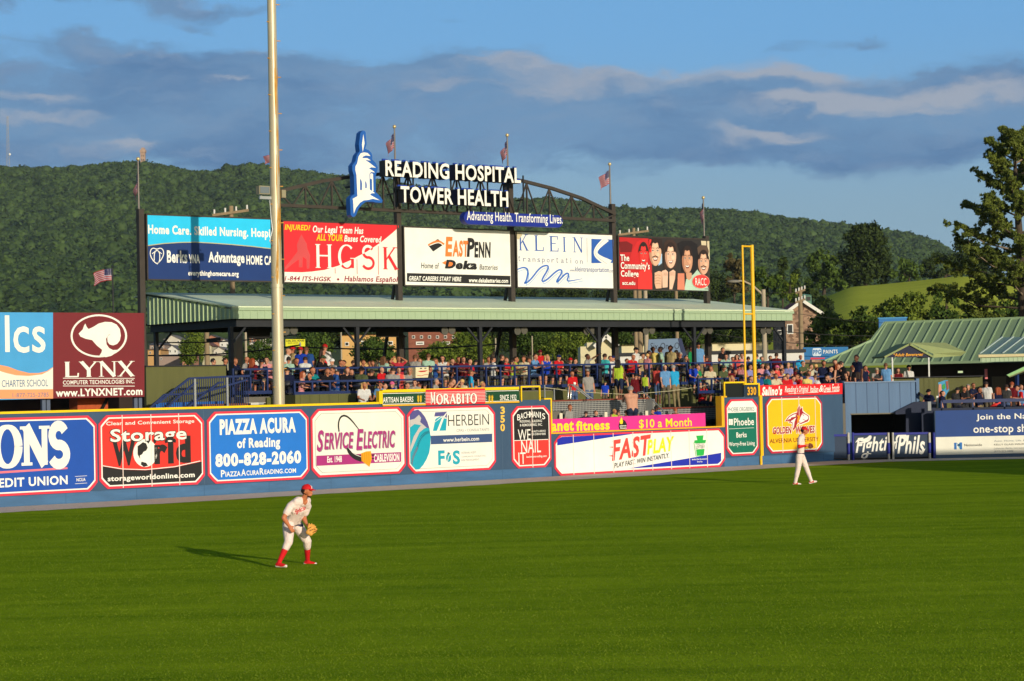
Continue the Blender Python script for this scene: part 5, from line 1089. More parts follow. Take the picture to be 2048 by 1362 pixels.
for x, y in ((648, 565), (1355, 545), (1998, 525)): a = WALL.px(*z(x, y)[0], .5); b = MB(); b.box(WALL, a[0] - .07, a[0] + .07, .5, .53, a[1] - .13, a[1] + .1, V(226, 214, 184)); obj('depth_marker', b, g)
M_CHROME = mat('pool rail steel', C(206, 202, 192), .25, .05, metal=.7); M_ROPE = mat('cream rope', C(200, 190, 150), .8, .1)
t = thing('pool_handrail', 'bright curved steel pool handrail with two uprights beside the man in red', 'handrail', W3(1140, 797, TP + .1), ROT)
for dx in (0, 5): b = MB(); b.tube([W3(1136 + dx, 798, TP + .12), W3(1136.5 + dx, 775, TP + .12), W3(1139 + dx, 769.5, TP + .1), W3(1145 + dx, 770, TP), W3(1162 + dx, 784, TP - .2), W3(1176 + dx, 795, TP - .4), W3(1180 + dx, 797, TP - .45)], .025, M_CHROME, 8); obj('rail', b, t)
t = thing('pool_handrail', 'thin grey curved handrail descending into the pool under the coping end', 'handrail', W3(1273, 797, TP + .1), ROT); b = MB(); b.tube([W3(1271, 797, TP + .1), W3(1275, 785, TP), W3(1285, 783, TP - .1), W3(1305, 800, 1.8), W3(1324, 818, 1.2), W3(1328, 826, 1.0)], .022, M_CHROME, 8); obj('rail', b, t)
t = thing('rope_barrier', 'cream rope slung from post to post along the pool edge', 'rope', W3(1250, 790, TP + .2), ROT); b = MB(); b.tube([W3(x, y, TP + .2) for x, y in ((1089, 775), (1120, 779), (1180, 785), (1245, 788.5), (1275, 787.5), (1340, 782), (1390, 775), (1440, 766))], .012, M_ROPE, 5); obj('rope', b, t); b = MB()
for x, y0, y1 in ((1089, 770, 800), (1108, 778, 800), (1440, 762, 795)): b = MB(); b.beam(W3(x, y0, TP + .22), W3(x + .5, y1, TP + .22), .04, .04, M_ALU); obj('post', b, t)

# ------------------------------------------------------------ foul pole
g = thing('foul_pole', 'tall yellow foul pole made of two upright pipes with rungs', 'foul pole', WALL.w(WALL.px(1520, 929)[0], -.05, 0), ROT); TFP = .12; M_FOUL = mat('foul pole paint', C(250, 190, 22), .4, .05, 2)
sm_ = WALL.px(1510, 768, TFP)[0]; sn = WALL.px(1491, 766, TFP)[0]; ztp = WALL.px(1503, 490, TFP)[1]; zbt = WALL.px(1510, 770, TFP)[1]
b = MB(); b.tube([WALL.w(sm_, TFP, zbt - .1), WALL.w(sm_, TFP, ztp)], .075, M_FOUL, 16); obj('main_pipe', b, g); b = MB(); b.tube([WALL.w(sn, TFP, zbt), WALL.w(sn, TFP, ztp - .02)], .042, M_FOUL, 12); obj('side_pipe', b, g); b = MB()
for zz in (ztp - .06, WALL.px(1500, 628, TFP)[1], zbt): b = MB(); b.tube([WALL.w(sn, TFP, zz), WALL.w(sm_, TFP, zz)], .035, M_FOUL, 10); obj('rung', b, g)
b = MB(); sq = WALL.px(1521, 860)[0]; b.box(WALL, sq - .075, sq + .075, -.07, -.002, ZKICK, ZP + .05, M_FOUL); b.tube([WALL.w(sq - .03, -.02, 0), WALL.w(sq - .03, -.02, ZKICK)], .055, M_FOUL, 12); obj('wall_stripe', b, g)

# ------------------------------------------------------------ bullpen corner at right
FS = FP(YF + 1.6); M_SID = mat('blue grey siding', C(100, 126, 156, .85), .7, .10, .8, .12, 9, stretch=(3, 3, .25)); M_NAVYW = mat('dark navy boards', C(20, 36, 66, .7), .6, .1, 1); M_BLK = mat('unlit interior', (.006, .006, .006), .9, 0)  # M_NAVYW also colours the panel that stands for shade on the siding


def fx(fr, x, y): return fr.px(x, y)


g = thing('bullpen_building', 'blue grey board building with a black tunnel opening behind the bullpen gates', 'building', FS.w(FS.px(1760, 850)[0], 0, 0))
xa, zt = FS.px(1689, 766.5); xb = FS.px(1830, 762)[0]; o0, oz = FS.px(1702, 828); o1 = FS.px(1812, 828)[0]; b = MB(); zt2 = FS.px(1830, 762)[1]
b.box(FS, xa, o0, 0, .2, 0, zt, M_SID); b.box(FS, o0, xb, 0, .2, oz, zt, M_SID); b.box(FS, o1, xb + .9, .01, .2, 0, oz, M_SID)
x = xa
while x < xb: b.box(FS, x, x + .018, -.012, 0, oz if x > o0 else 0, zt, V(70, 92, 124)); x += .46
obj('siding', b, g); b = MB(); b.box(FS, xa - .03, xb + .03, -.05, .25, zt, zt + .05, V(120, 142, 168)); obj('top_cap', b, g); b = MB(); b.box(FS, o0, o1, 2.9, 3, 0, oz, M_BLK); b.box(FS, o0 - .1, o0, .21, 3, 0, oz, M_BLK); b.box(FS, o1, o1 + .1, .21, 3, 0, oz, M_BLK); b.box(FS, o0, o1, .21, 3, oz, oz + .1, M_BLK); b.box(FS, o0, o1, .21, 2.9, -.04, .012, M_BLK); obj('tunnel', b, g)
b = MB(); b.box(FS, o0 - .02, o1, -.02, .05, oz - .03, oz + .02, V(120, 112, 90)); obj('lintel', b, g)
g = thing('siding_shade', 'dark navy sloping panel painted as shade on the siding right of the tunnel', 'wall', FS.w(o1, -.3, 0)); b = MB(); fr = FP(YF + 1.3); b.flat(fr, 0, [fr.px(*p) for p in ((1812, 924), (1872, 922), (1872, 803), (1830, 803.5), (1791, 823), (1791, 829), (1812, 828))], M_NAVYW, .2); obj('wall_panel', b, g)  # navy panel: shade across the siding put into its colour and outline
# gates
z = Z(1660, 740, 5.278); M_MESH = mat('blue grey gate mesh', C(62, 76, 96, .75), .8, .12, 30, .2, 80); M_GP = mat('blue pad', C(34, 44, 140, .8), .5, .1); M_WP = mat('worn white post', C(190, 184, 170), .5, .2, 8); FG = FP(YF)


def gate(label, xl, xr, yt, yb):
    S = Sign('bullpen_gate', label, 'gate', FG, 0, FG.w(FG.px((xl + xr) / 2, yb)[0], 0, .05), 'bullpen gates'); a = FG.px(xl, yb); c = FG.px(xr, yt); z0 = .06; b = S('mesh_panel'); b.box(FG, a[0] + .03, c[0] - .03, 0, .03, z0 + .04, c[1] - .1, M_MESH); b = S('frame'); b.box(FG, a[0], c[0], -.02, .05, c[1] - .09, c[1], M_GP); b.box(FG, a[0], a[0] + .035, -.01, .04, z0, c[1] - .09, M_STEELB); b.box(FG, c[0] - .035, c[0], -.01, .04, z0, c[1] - .09, M_STEELB); b.box(FG, a[0], c[0], -.01, .04, z0, z0 + .035, M_STEELB); return S


gate('plain blue grey bullpen gate between the yellow board and the gate with script', *[p for p in (1648, 1697)], 868, 921).done()
S = gate('bullpen gate with the white script word Fighti', 1708, 1778, 865, 919); S.txt('lettering', 1, 'Fighti', *z(272, 925)[0], *z(606, 692)[0], WHITE, .03, .28, rise=4); S.st('lettering', 2, z(270, 765, 300, 735, 350, 742, 400, 725, 428, 690, 432, 715, 405, 750, 340, 765, 290, 770), [1, 4, 5, 5, 3, 3, 4, 3, 1], WHITE, 1); S.st('lettering', 2, z(400, 860, 395, 900, 370, 935, 335, 925, 345, 890, 400, 880, 435, 885), [3, 4, 4, 4, 3, 2, 1], WHITE, 2); S.done()
S = gate('bullpen gate with the white script word Phils', 1786, 1857, 864, 918); S.txt('lettering', 1, 'n', *z(664, 832)[0], *z(705, 752)[0], WHITE, .04, .25); S.txt('lettering', 1, 'Phils', *z(712, 884)[0], *z(1000, 690)[0], WHITE, .035, .28, rise=-2); S.st('lettering', 2, z(708, 765, 700, 720, 730, 684, 780, 680, 812, 705, 800, 745, 765, 770), [2, 4, 4, 5, 4, 3, 2], WHITE, 2); S.st('lettering', 2, z(940, 870, 970, 885, 990, 850, 1004, 830), [3, 4, 3, 1], WHITE, 1); S.done()
for x, lab, bl in ((1646, 'slim white gate post beside the yellow board', 0), (1702, 'white gate post padded blue beside the script word Fighti', 1), (1782, 'pair of white gate posts between the two script gates', 2), (1864, 'blue padded gate post beside the insurance sign', 1)):
    s = FG.px(x, 915)[0]; zt = FG.px(x, 865)[1]; t = thing('gate_post', lab, 'gate post', FG.w(s, 0, 0), 0, 'posts of the bullpen gates'); b = MB()
    for d in ((0,) if bl == 0 else (-.09, .09)): b.tube([FG.w(s + d, -.03, 0), FG.w(s + d, -.03, zt)], .045 if bl != 1 else .05, M_WP if d <= 0 else (M_GP if bl == 1 else M_WP), 12)
    obj('pipe', b, t)
    if bl: b = MB(); b.tube([FG.w(s - .09, -.03, zt * .22), FG.w(s - .09, -.03, zt * .62)], .06, M_GP, 12); obj('pad', b, t)

# ------------------------------------------------------------ concession building at right
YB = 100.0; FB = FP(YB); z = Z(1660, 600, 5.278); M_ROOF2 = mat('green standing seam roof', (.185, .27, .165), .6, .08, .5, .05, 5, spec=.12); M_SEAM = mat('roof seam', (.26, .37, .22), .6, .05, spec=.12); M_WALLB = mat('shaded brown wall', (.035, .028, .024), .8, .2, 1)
P = lambda x, y, Y: atdepth(*z(x, y)[0], Y); A3_ = lambda *v: np.array(v, float)
g = thing('concession_building', 'concession building with a large green standing seam roof at right', 'building', (22, YB, 0)); b = MB()
th = math.radians(30); R0_ = P(585, 243, 106); u2 = A3_(math.cos(th), -math.sin(th), 0); fv = A3_(-math.sin(th), -math.cos(th), -.59); nv = np.cross(fv, u2); nv /= np.linalg.norm(nv)


def on_roof(x, y):
    q = z(x, y)[0]; d = ray(*q); h = CAM + d * (((R0_ - CAM) @ nv) / (d @ nv)) - R0_; a_ = h @ u2; return a_, (h - u2 * a_) @ fv / (fv @ fv)


RP = [on_roof(*q) for q in ((585, 243), (440, 432), (-60, 650), (-50, 695))]; bE = RP[3][1]; RP[0] = (0, 0); RP[2] = (RP[2][0], RP[3][1] - .35); aR = 16.0; RP = [RP[0], RP[1], RP[2], (RP[2][0], bE), (aR, bE), (aR, 0)]
rp3 = lambda a_, b_, e=0.0: R0_ + u2 * a_ + fv * b_ + nv * (e if nv[2] > 0 else -e)
b.quadp([rp3(*q) for q in RP], M_ROOF2); bk = A3_(math.sin(th), math.cos(th), -.59); b.add([R0_, rp3(aR, 0), rp3(aR, 0) + bk * 5, R0_ + bk * 5], [(0, 1, 2, 3)], M_ROOF2); obj('roof', b, g); b = MB()
for k in range(-14, 34):
    a_ = k * .49 + .1; b0 = 0.0
    if a_ < 0: b0 = np.interp(-a_, [0, -RP[1][0], -RP[2][0]], [0, RP[1][1], RP[2][1]])
    if a_ < RP[2][0] + .1: continue
    b.beam(rp3(a_, b0, .03), rp3(a_, bE, .03), .06, .05, M_SEAM)
for q0_, q1_ in ((RP[0], RP[5]), (RP[0], RP[1]), (RP[1], RP[2]), (RP[3], RP[4])): b.beam(rp3(*q0_, .02), rp3(*q1_, .02), .12, .12, M_SEAM)
obj('roof_seams', b, g); ev0 = rp3(RP[3][0], bE)
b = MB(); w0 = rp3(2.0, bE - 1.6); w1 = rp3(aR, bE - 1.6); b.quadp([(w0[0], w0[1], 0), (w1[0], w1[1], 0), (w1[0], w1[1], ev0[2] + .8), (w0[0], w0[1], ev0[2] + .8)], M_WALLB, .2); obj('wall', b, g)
fr = FP(99); b = MB()
for x0, x1, m in ((FP(99).px(1985, 790)[0], FP(99).px(2013, 790)[0], mat('dull door', C(74, 68, 48, .7), .6, .1)),): b.box(fr, x0, x1, 0, .1, 1.0, fr.px(1990, 753)[1], m)
obj('door', b, g)
b = MB(); b.box(fr, fr.px(1929, 790)[0], fr.px(1937.5, 790)[0], 0, .06, fr.px(1930, 781)[1], fr.px(1930, 755)[1], V(40, 80, 140, .5)); obj('menu_panel', b, g)
b = MB(); b.box(fr, fr.px(1914, 745)[0], fr.px(1923, 745)[0], -.3, -.2, fr.px(1916, 746)[1], fr.px(1916, 742)[1], mat('lit exit sign', (.75, .85, .45), .5, 0, emit=.7)); obj('exit_sign', b, g)
b = MB(); b.box(FP(95), FP(95).px(1970, 745)[0], FP(95).px(1975, 745)[0], 0, .1, FP(95).px(1972, 758)[1], FP(95).px(1972, 738)[1], V(226, 120, 120)); obj('hanging_sign', b, g)
# beverage kiosk
YK = 93.5; FK = FP(YK); g = thing('beverage_kiosk', 'small gabled beverage kiosk with navy sign board and orange lettering', 'kiosk', FK.w(FK.px(1820, 760)[0], 0, 2.2)); b = MB(); M_KR = mat('kiosk roof', C(150, 158, 104, .9), .8, .06, spec=.05)
A = FK.px(*z(570, 595)[0]); Bp = FK.px(*z(838, 455)[0]); Cc = FK.px(*z(1088, 590)[0]); D = 3.2
for p, q in ((A, Bp), (Bp, Cc)): b.quadp([FK.w(p[0], -.07, p[1]), FK.w(q[0], -.07, q[1]), FK.w(q[0] + .0, D, q[1]), FK.w(p[0], D, p[1])], M_KR, .08)
R2 = [P(860, 450, YK), P(1218, 452, YK + 1.6), P(1430, 545, YK + 1.6), P(1400, 590, YK), P(1088, 590, YK - .3), P(1050, 560, YK - .3)]
b.add([FK.w(Bp[0], -.06, Bp[1] + .02), P(1218, 450, YK + 1.5), P(1440, 548, YK + .8), FK.w(Cc[0], -.06, Cc[1] + .09)], [(0, 3, 2, 1)], M_KR); b.add([FK.w(Cc[0], -.065, Cc[1] + .1), P(1442, 546, YK + .8), P(1385, 590, YK + .8), FK.w(Cc[0], -.065, Cc[1] - .08)], [(0, 3, 2, 1)], M_KR); obj('roof', b, g)
b = MB(); b.flat(FK, 0, [FK.px(*p) for p in z(598, 606, 1086, 606, 1086, 590, 838, 470, 598, 590)], mat('navy sign board', C(18, 26, 58, .8), .6, .1), .05); obj('sign_board', b, g); b = MB(); b.txt(FK, -.01, '“Adult Beverages”', *z(672, 606)[0], *z(1000, 556)[0], V(248, 170, 30), .03, .25); obj('lettering', b, g)
for x in (663, 1048): a = FK.px(*z(x, 810)[0]); b = MB(); b.box(FK, a[0] - .03, a[0] + .03, 0, .06, 2.2, FK.px(*z(x, 606)[0])[1], M_ALU); obj('post', b, g)
b = MB(); b.box(FK, A[0] + .2, Cc[0] + 2.2, .1, .2, 1.0, FK.px(*z(800, 822)[0])[1], M_OLIVE); obj('counter_front', b, g); b = MB(); b.box(FK, A[0] + .1, Cc[0] + 2.2, -.1, .3, FK.px(*z(800, 822)[0])[1], FK.px(*z(800, 814)[0])[1], M_STEELB); obj('counter_top', b, g)
b = MB(); fr = FP(90.5); b.box(fr, fr.px(1838, 780)[0], fr.px(1893, 780)[0], 0, .12, 1.2, fr.px(1860, 756)[1], M_OLIVE); x = fr.px(1838, 780)[0]
while x < fr.px(1890, 780)[0]: b.box(fr, x, x + .03, -.015, 0, 1.2, fr.px(1860, 756)[1], M_OLIVE); x += .22
t = thing('olive_screen', 'short olive board screen beside the dark shade panel right of the bullpen building', 'screen', fr.w(fr.px(1865, 780)[0], 0, 1.2)); obj('boards', b, t); b = MB(); b.box(fr, fr.px(1830, 780)[0], fr.px(1836, 780)[0], -.3, .1, 1.2, fr.px(1832, 757)[1], M_SID); obj('end_post', b, t); b = MB(); b.beam(atdepth(1836, 786, 90), atdepth(1858, 800, 90), .1, .12, M_STEELB); obj('handrail', b, t)
# right roof, umbrella edge, deck and navy rail
g = thing('awning_roof', 'small green ribbed awning roof with a cream gutter at the right edge', 'awning', (21, 94, 3)); b = MB(); FA = FP(92.5)
a = FA.px(*z(1562, 600)[0]); c = FA.px(2200, 706); R0 = P(1822, 395, 95.5); b.quadp([FA.w(a[0], 0, FA.px(*z(1600, 570)[0])[1]), FA.w(a[0] + 14, 0, FA.px(*z(1600, 570)[0])[1]), (R0[0] + 14, 95.5, R0[2]), R0], mat('grey green metal', C(104, 128, 116), .4, .06), .05); obj('roof', b, g); b = MB()
for k in range(22): q = k * .5; A2 = FA.w(a[0] + .1 + q, -.01, FA.px(*z(1600, 570)[0])[1] + .03); b.beam(A2, (R0[0] + q, 95.5, R0[2] + .03), .05, .04, V(190, 204, 190))
obj('roof_ribs', b, g); b = MB(); b.box(FA, a[0], a[0] + 14, -.12, 0, FA.px(*z(1562, 606)[0])[1], FA.px(*z(1562, 578)[0])[1], V(206, 190, 140)); obj('gutter', b, g); b = MB(); b.box(FA, a[0] + .1, a[0] + 14, -.02, .05, FA.px(*z(1575, 655)[0])[1], FA.px(*z(1562, 606)[0])[1], M_FASC)
for k in range(60): b.box(FA, a[0] + .15 + k * .2, a[0] + .19 + k * .2, -.035, -.02, FA.px(*z(1575, 655)[0])[1], FA.px(*z(1562, 606)[0])[1], M_FASC)
obj('valance', b, g)
g = thing('sloped_canopy', 'light green sloping canopy edge at the right border', 'canopy', (20, 89, 2)); b = MB(); b.quadp([P(1866, 790, 89), P(1890, 808, 89), P(2300, 640, 89), P(2300, 585, 89)], V(150, 196, 124), .1); obj('edge_board', b, g); b = MB(); b.quadp([P(1890, 806, 89), P(2300, 640, 89), P(2300, 700, 92), P(1990, 780, 92)], V(120, 124, 78), .05); obj('canopy_sheet', b, g); b = MB(); b.beam(P(1975, 775, 90.5), P(1975, 1000, 90.5), .12, .12, V(30, 60, 120, .6)); obj('post', b, g)
g = thing('terrace', 'navy railed terrace above the insurance sign', 'terrace', FP(88).w(22, 0, 0)); fr = FP(YF + .6); b = MB(); x0 = fr.px(1872, 815)[0]; b.box(fr, x0, x0 + 24, .05, 14, 1.0, 1.45, M_CONC); obj('floor', b, g); b = MB(); b.box(fr, x0 - .6, x0 + 24, 0, .05, 1.0, fr.px(1900, 816)[1], M_NAVYW); b.box(fr, fr.px(1885, 800)[0], x0 + 24, -.02, .06, fr.px(1950, 805)[1], fr.px(1950, 798.5)[1], M_RAIL); obj('rail', b, g); b = MB()
for k in range(14): b = MB(); b.box(fr, x0 + .2 + k * 1.3, x0 + .26 + k * 1.3, .0, .04, 1.9, fr.px(1950, 800)[1], M_RAIL); obj('rail_post', b, g)
b = MB(); b.box(fr, fr.px(1851, 812)[0], fr.px(1857.5, 812)[0], -.5, -.3, fr.px(1853, 821)[1], fr.px(1853, 803)[1], V(150, 152, 150)); obj('grey_box', b, g)
# photo cutouts
t = thing('photo_cutout', 'colourful cutout board of cartoonish beachgoers beside the olive screen', 'cutout board', FP(88.6).w(FP(88.6).px(1888, 800)[0], 0, 1.4)); fr = FP(88.4); z3 = Z(1830, 720, 9.394)
for nm, pts, m in (('backing', (440, 420, 480, 410, 560, 380, 620, 380, 640, 560, 560, 700, 520, 900, 440, 900), V(60, 150, 190)), ('figure', (445, 460, 490, 450, 500, 560, 480, 660, 450, 680, 440, 560), V(222, 150, 116)), ('figure', (510, 470, 560, 440, 575, 520, 540, 560, 505, 530), V(50, 150, 70)), ('figure', (575, 400, 620, 390, 630, 540, 600, 570), V(150, 80, 60)), ('figure', (445, 680, 500, 640, 490, 760, 450, 820), V(150, 40, 50)), ('figure', (430, 425, 470, 415, 480, 450, 440, 465), V(80, 150, 190)), ('figure', (400, 675, 438, 675, 438, 900, 410, 900), WHITE), ('figure', (515, 830, 560, 830, 590, 905, 525, 905), WHITE)):
    b = MB(); L_ = {'backing': 0}.get(nm, -.01 - .004 * len(t.children)); b.flat(fr, L_, [fr.px(*p) for p in z3(*pts)], m, .03 if nm == 'backing' else None); obj(nm, b, t)
g = thing('table_parasol', 'folded bright red parasol lying behind the navy terrace rail', 'parasol', (20.5, 88.5, 1.5)); b = MB(); c = atdepth(1990, 812, 88); b.tube([c - np.array([.3, 0, .1]), c + np.array([.0, 0, .02]), c + np.array([.2, 0, .14]), c + np.array([.3, 0, -.05])], [.02, .10, .09, .02], V(230, 50, 40), 10); obj('canopy', b, g); b = MB(); b.tube([c + np.array([.2, 0, .1]), c + np.array([.25, 0, .32])], .02, V(230, 150, 60), 6); obj('pole', b, g)

# deck floor behind the bullpen building and restaurant sign
b = MB(); b.add([WALL.w(SU1 - 1.5, 1.6, 2.3), FS.w(FS.px(1690, 800)[0], .4, 2.3), FS.w(FS.px(1880, 800)[0], .4, 2.3), FS.w(FS.px(1880, 800)[0], 10, 2.3), WALL.w(SU1 - 1.5, 6, 2.3)], [(0, 1, 2, 3, 4)], M_CONC); t = thing('viewing_platform', 'crowded standing platform behind the blue grey bullpen building', 'platform', FS.w(FS.px(1780, 800)[0], 4, 2.2)); obj('floor', b, t)

# grandstand added outside the frame, shaped to throw the long shade over the grass at right
g = thing('shade_slab', 'flat grandstand on posts, added out of view to shade the grass at right', 'shade caster', (35, 48, 0)); b = MB(); sh = np.array([13.12, -23.67, 0]); A = [np.array(p) + sh for p in ((12.6, 83.9, 7.0), (17.6, 72.5, 7.0), (24, 58.7, 7.0), (48, 58.7, 7.0), (48, 83.9, 7.0))]
b.add(A, [(0, 1, 2, 3, 4)], M_STEELB); b.add([p + np.array([0, 0, .25]) for p in A], [(4, 3, 2, 1, 0)], M_STEELB); b.add(A + [p + np.array([0, 0, .25]) for p in A], [(i, (i + 1) % 5, 5 + (i + 1) % 5, 5 + i) for i in range(5)], M_STEELB); obj('slab', b, g); b = MB()
for p in A[3:]: b = MB(); b.beam((p[0] - 1, p[1], 0), (p[0] - 1, p[1], 7), .4, .4, M_STEELB); obj('post', b, g)
# ------------------------------------------------------------ people
A3 = lambda *v: np.array(v, float)


def cone_mesh(a, b, ra, rb, n=14):
    """round cone from a to b as one closed shell"""
    a = np.array(a, float); b = np.array(b, float); d = b - a; L = np.linalg.norm(d)
    d = d / L if L > 1e-6 else A3(0, 0, 1); u = A3(0, 0, 1) if abs(d[2]) < .9 else A3(1, 0, 0); x = np.cross(d, u); x /= np.linalg.norm(x); y = np.cross(d, x)
    prof = [(a, ra, p) for p in (-80, -50, -20, 0)] + [(b, rb, p) for p in (0, 20, 50, 80)]
    vs = [a - d * ra]; 
    for c, r, p in prof:
        q = math.radians(p)
        for k in range(n): t = 2 * math.pi * k / n; vs.append(c + d * r * math.sin(q) + (x * math.cos(t) + y * math.sin(t)) * r * math.cos(q))
    vs.append(b + d * rb); fs = [(0, 1 + (k + 1) % n, 1 + k) for k in range(n)]; m = len(prof)
    for i in range(m - 1):
        for k in range(n): fs.append((1 + i * n + k, 1 + i * n + (k + 1) % n, 1 + (i + 1) * n + (k + 1) % n, 1 + (i + 1) * n + k))
    e = 1 + (m - 1) * n; fs += [(len(vs) - 1, e + k, e + (k + 1) % n) for k in range(n)]
    return vs, fs


def fuse(name, prims, voxel, smooth=3, extra=None, nz=7):
    """one continuous surface grown over tapered limbs; every face remembers the zone of the limb it lies on"""
    V_ = []; F_ = []
    for a, b, ra, rb, zn in prims:
        v, f = cone_mesh(a, b, ra, rb); o = len(V_); V_ += [tuple(p) for p in v]; F_ += [tuple(i + o for i in q) for q in f]
    me = bpy.data.meshes.new('limbs'); me.from_pydata(V_, [], F_); me.update(); o = bpy.data.objects.new('limbs', me); COL.objects.link(o)
    m = o.modifiers.new('r', 'REMESH'); m.mode = 'VOXEL'; m.voxel_size = voxel; m.use_smooth_shade = True
    m = o.modifiers.new('s', 'SMOOTH'); m.factor = .5; m.iterations = smooth
    dg = bpy.context.evaluated_depsgraph_get(); dg.update(); out = bpy.data.meshes.new_from_object(o.evaluated_get(dg)); bpy.data.objects.remove(o); bpy.data.meshes.remove(me); out.name = name; out.materials.clear()
    n = len(out.polygons); c = np.empty(n * 3); out.polygons.foreach_get('center', c); c = c.reshape(-1, 3); best = np.full(n, 1e9); zi = np.zeros(n, np.int32)
    for a, b, ra, rb, zn in prims:
        a = np.array(a, float); b = np.array(b, float); d = b - a; t = np.clip(((c - a) @ d) / (d @ d + 1e-9), 0, 1); r = ra + (rb - ra) * t
        q = np.linalg.norm(c - a - t[:, None] * d, axis=1) - r; w = q < best; best[w] = q[w]; zi[w] = zn
    if extra is not None: zi = extra(c, zi)
    v = np.empty(len(out.vertices) * 3); out.vertices.foreach_get('co', v); v = v.reshape(-1, 3); F2 = [tuple(p.vertices) for p in out.polygons]
    return v, F2, zi


def hand_prims(w, d, side, palm=.042, spread=1.0, curl=.35, zone=0, pinch=A3(0, 0, -1), sc=1.0):
    """palm, four unequal bent fingers and a thumb; d points from the wrist along the hand, side towards the thumb, pinch the way the palm faces"""
    d = d / np.linalg.norm(d); side = side - d * (side @ d); side /= np.linalg.norm(side); up = np.cross(d, side); up = up if up @ pinch > 0 else -up
    P = []; k = .085 * sc
    for i, o in enumerate((-.026, -.009, .009, .026)): P.append((w + side * o * .6 * sc, w + d * k + side * o * sc, .018 * sc, .012 * sc, zone))
    for i, (o, L) in enumerate(((-.029, .052), (-.0100, .068), (.0100, .074), (.029, .066))):
        a = w + d * k + side * o * sc; b = a + (d + side * o * 3 * spread + up * curl * .6) * L * .55 * sc; c = b + (d * (1 - curl) + up * curl * 1.2) * L * .55 * sc
        P.append((a, b, .0100 * sc, .0090 * sc, zone)); P.append((b, c, .0090 * sc, .0075 * sc, zone))
    a = w + d * .025 * sc + side * .024 * sc; b = a + (side * .8 + d * .6 + up * .2) * .040 * sc; c = b + (d * .9 + side * .25 + up * .3) * .032 * sc
    P += [(a, b, .0135 * sc, .011 * sc, zone), (b, c, .011 * sc, .009 * sc, zone)]
    return P


def torso_prims(pel, chest, neck, right, zs=1, zp=4, w=1.0, bulk=1.0):
    """pelvis, belly, ribs and shoulders; right is the body's own right-hand unit vector"""
    mid = (pel + chest) / 2; P = []
    for s in (-1, 1):
        P += [(pel + right * s * .085 * w, mid + right * s * .075 * w, .112 * bulk, .112 * bulk, zs), (mid + right * s * .075 * w, chest + right * s * .095 * w, .112 * bulk, .118 * bulk, zs),
              (chest + right * s * .09 * w, chest + (neck - chest) * .72 + right * s * .155 * w, .115 * bulk, .072, zs)]
        P.append((pel + right * s * .08 * w - (chest - pel) * .16, pel + right * s * .08 * w - (chest - pel) * .05, .118 * bulk, .116 * bulk, zp))
    P += [(pel, chest, .118 * bulk, .125 * bulk, zs), (chest + (neck - chest) * .6, neck - (neck - chest) * .12, .09, .06, zs)]
    for s in (-1, 1): P += [(neck - (neck - chest) * .10 + right * s * .03, chest + (neck - chest) * .76 + right * s * .165 * w, .046, .060, zs), (chest + (neck - chest) * .70 + right * s * .08 * w, chest + (neck - chest) * .66 + right * s * .16 * w, .092, .072, zs)]
    return P


def head_prims(neck, hc, fwd, upv, zone=0):
    r = np.cross(fwd, upv)
    return [(neck - upv * .03, hc - upv * .06 - fwd * .02, .058, .055, zone), (hc - fwd * .012 + upv * .018, hc + fwd * .018 + upv * .015, .093, .086, zone), (hc + fwd * .03 - upv * .02, hc + fwd * .058 - upv * .088, .066, .036, zone),
            (hc + fwd * .098 + upv * .002, hc + fwd * .112 - upv * .036, .011, .016, zone), (hc + fwd * .094 - upv * .064, hc + fwd * .096 - upv * .068, .018, .018, zone), (hc - fwd * .005 + r * .088, hc - fwd * .012 + r * .092 - upv * .035, .016, .012, zone), (hc - fwd * .005 - r * .088, hc - fwd * .012 - r * .092 - upv * .035, .016, .012, zone)]


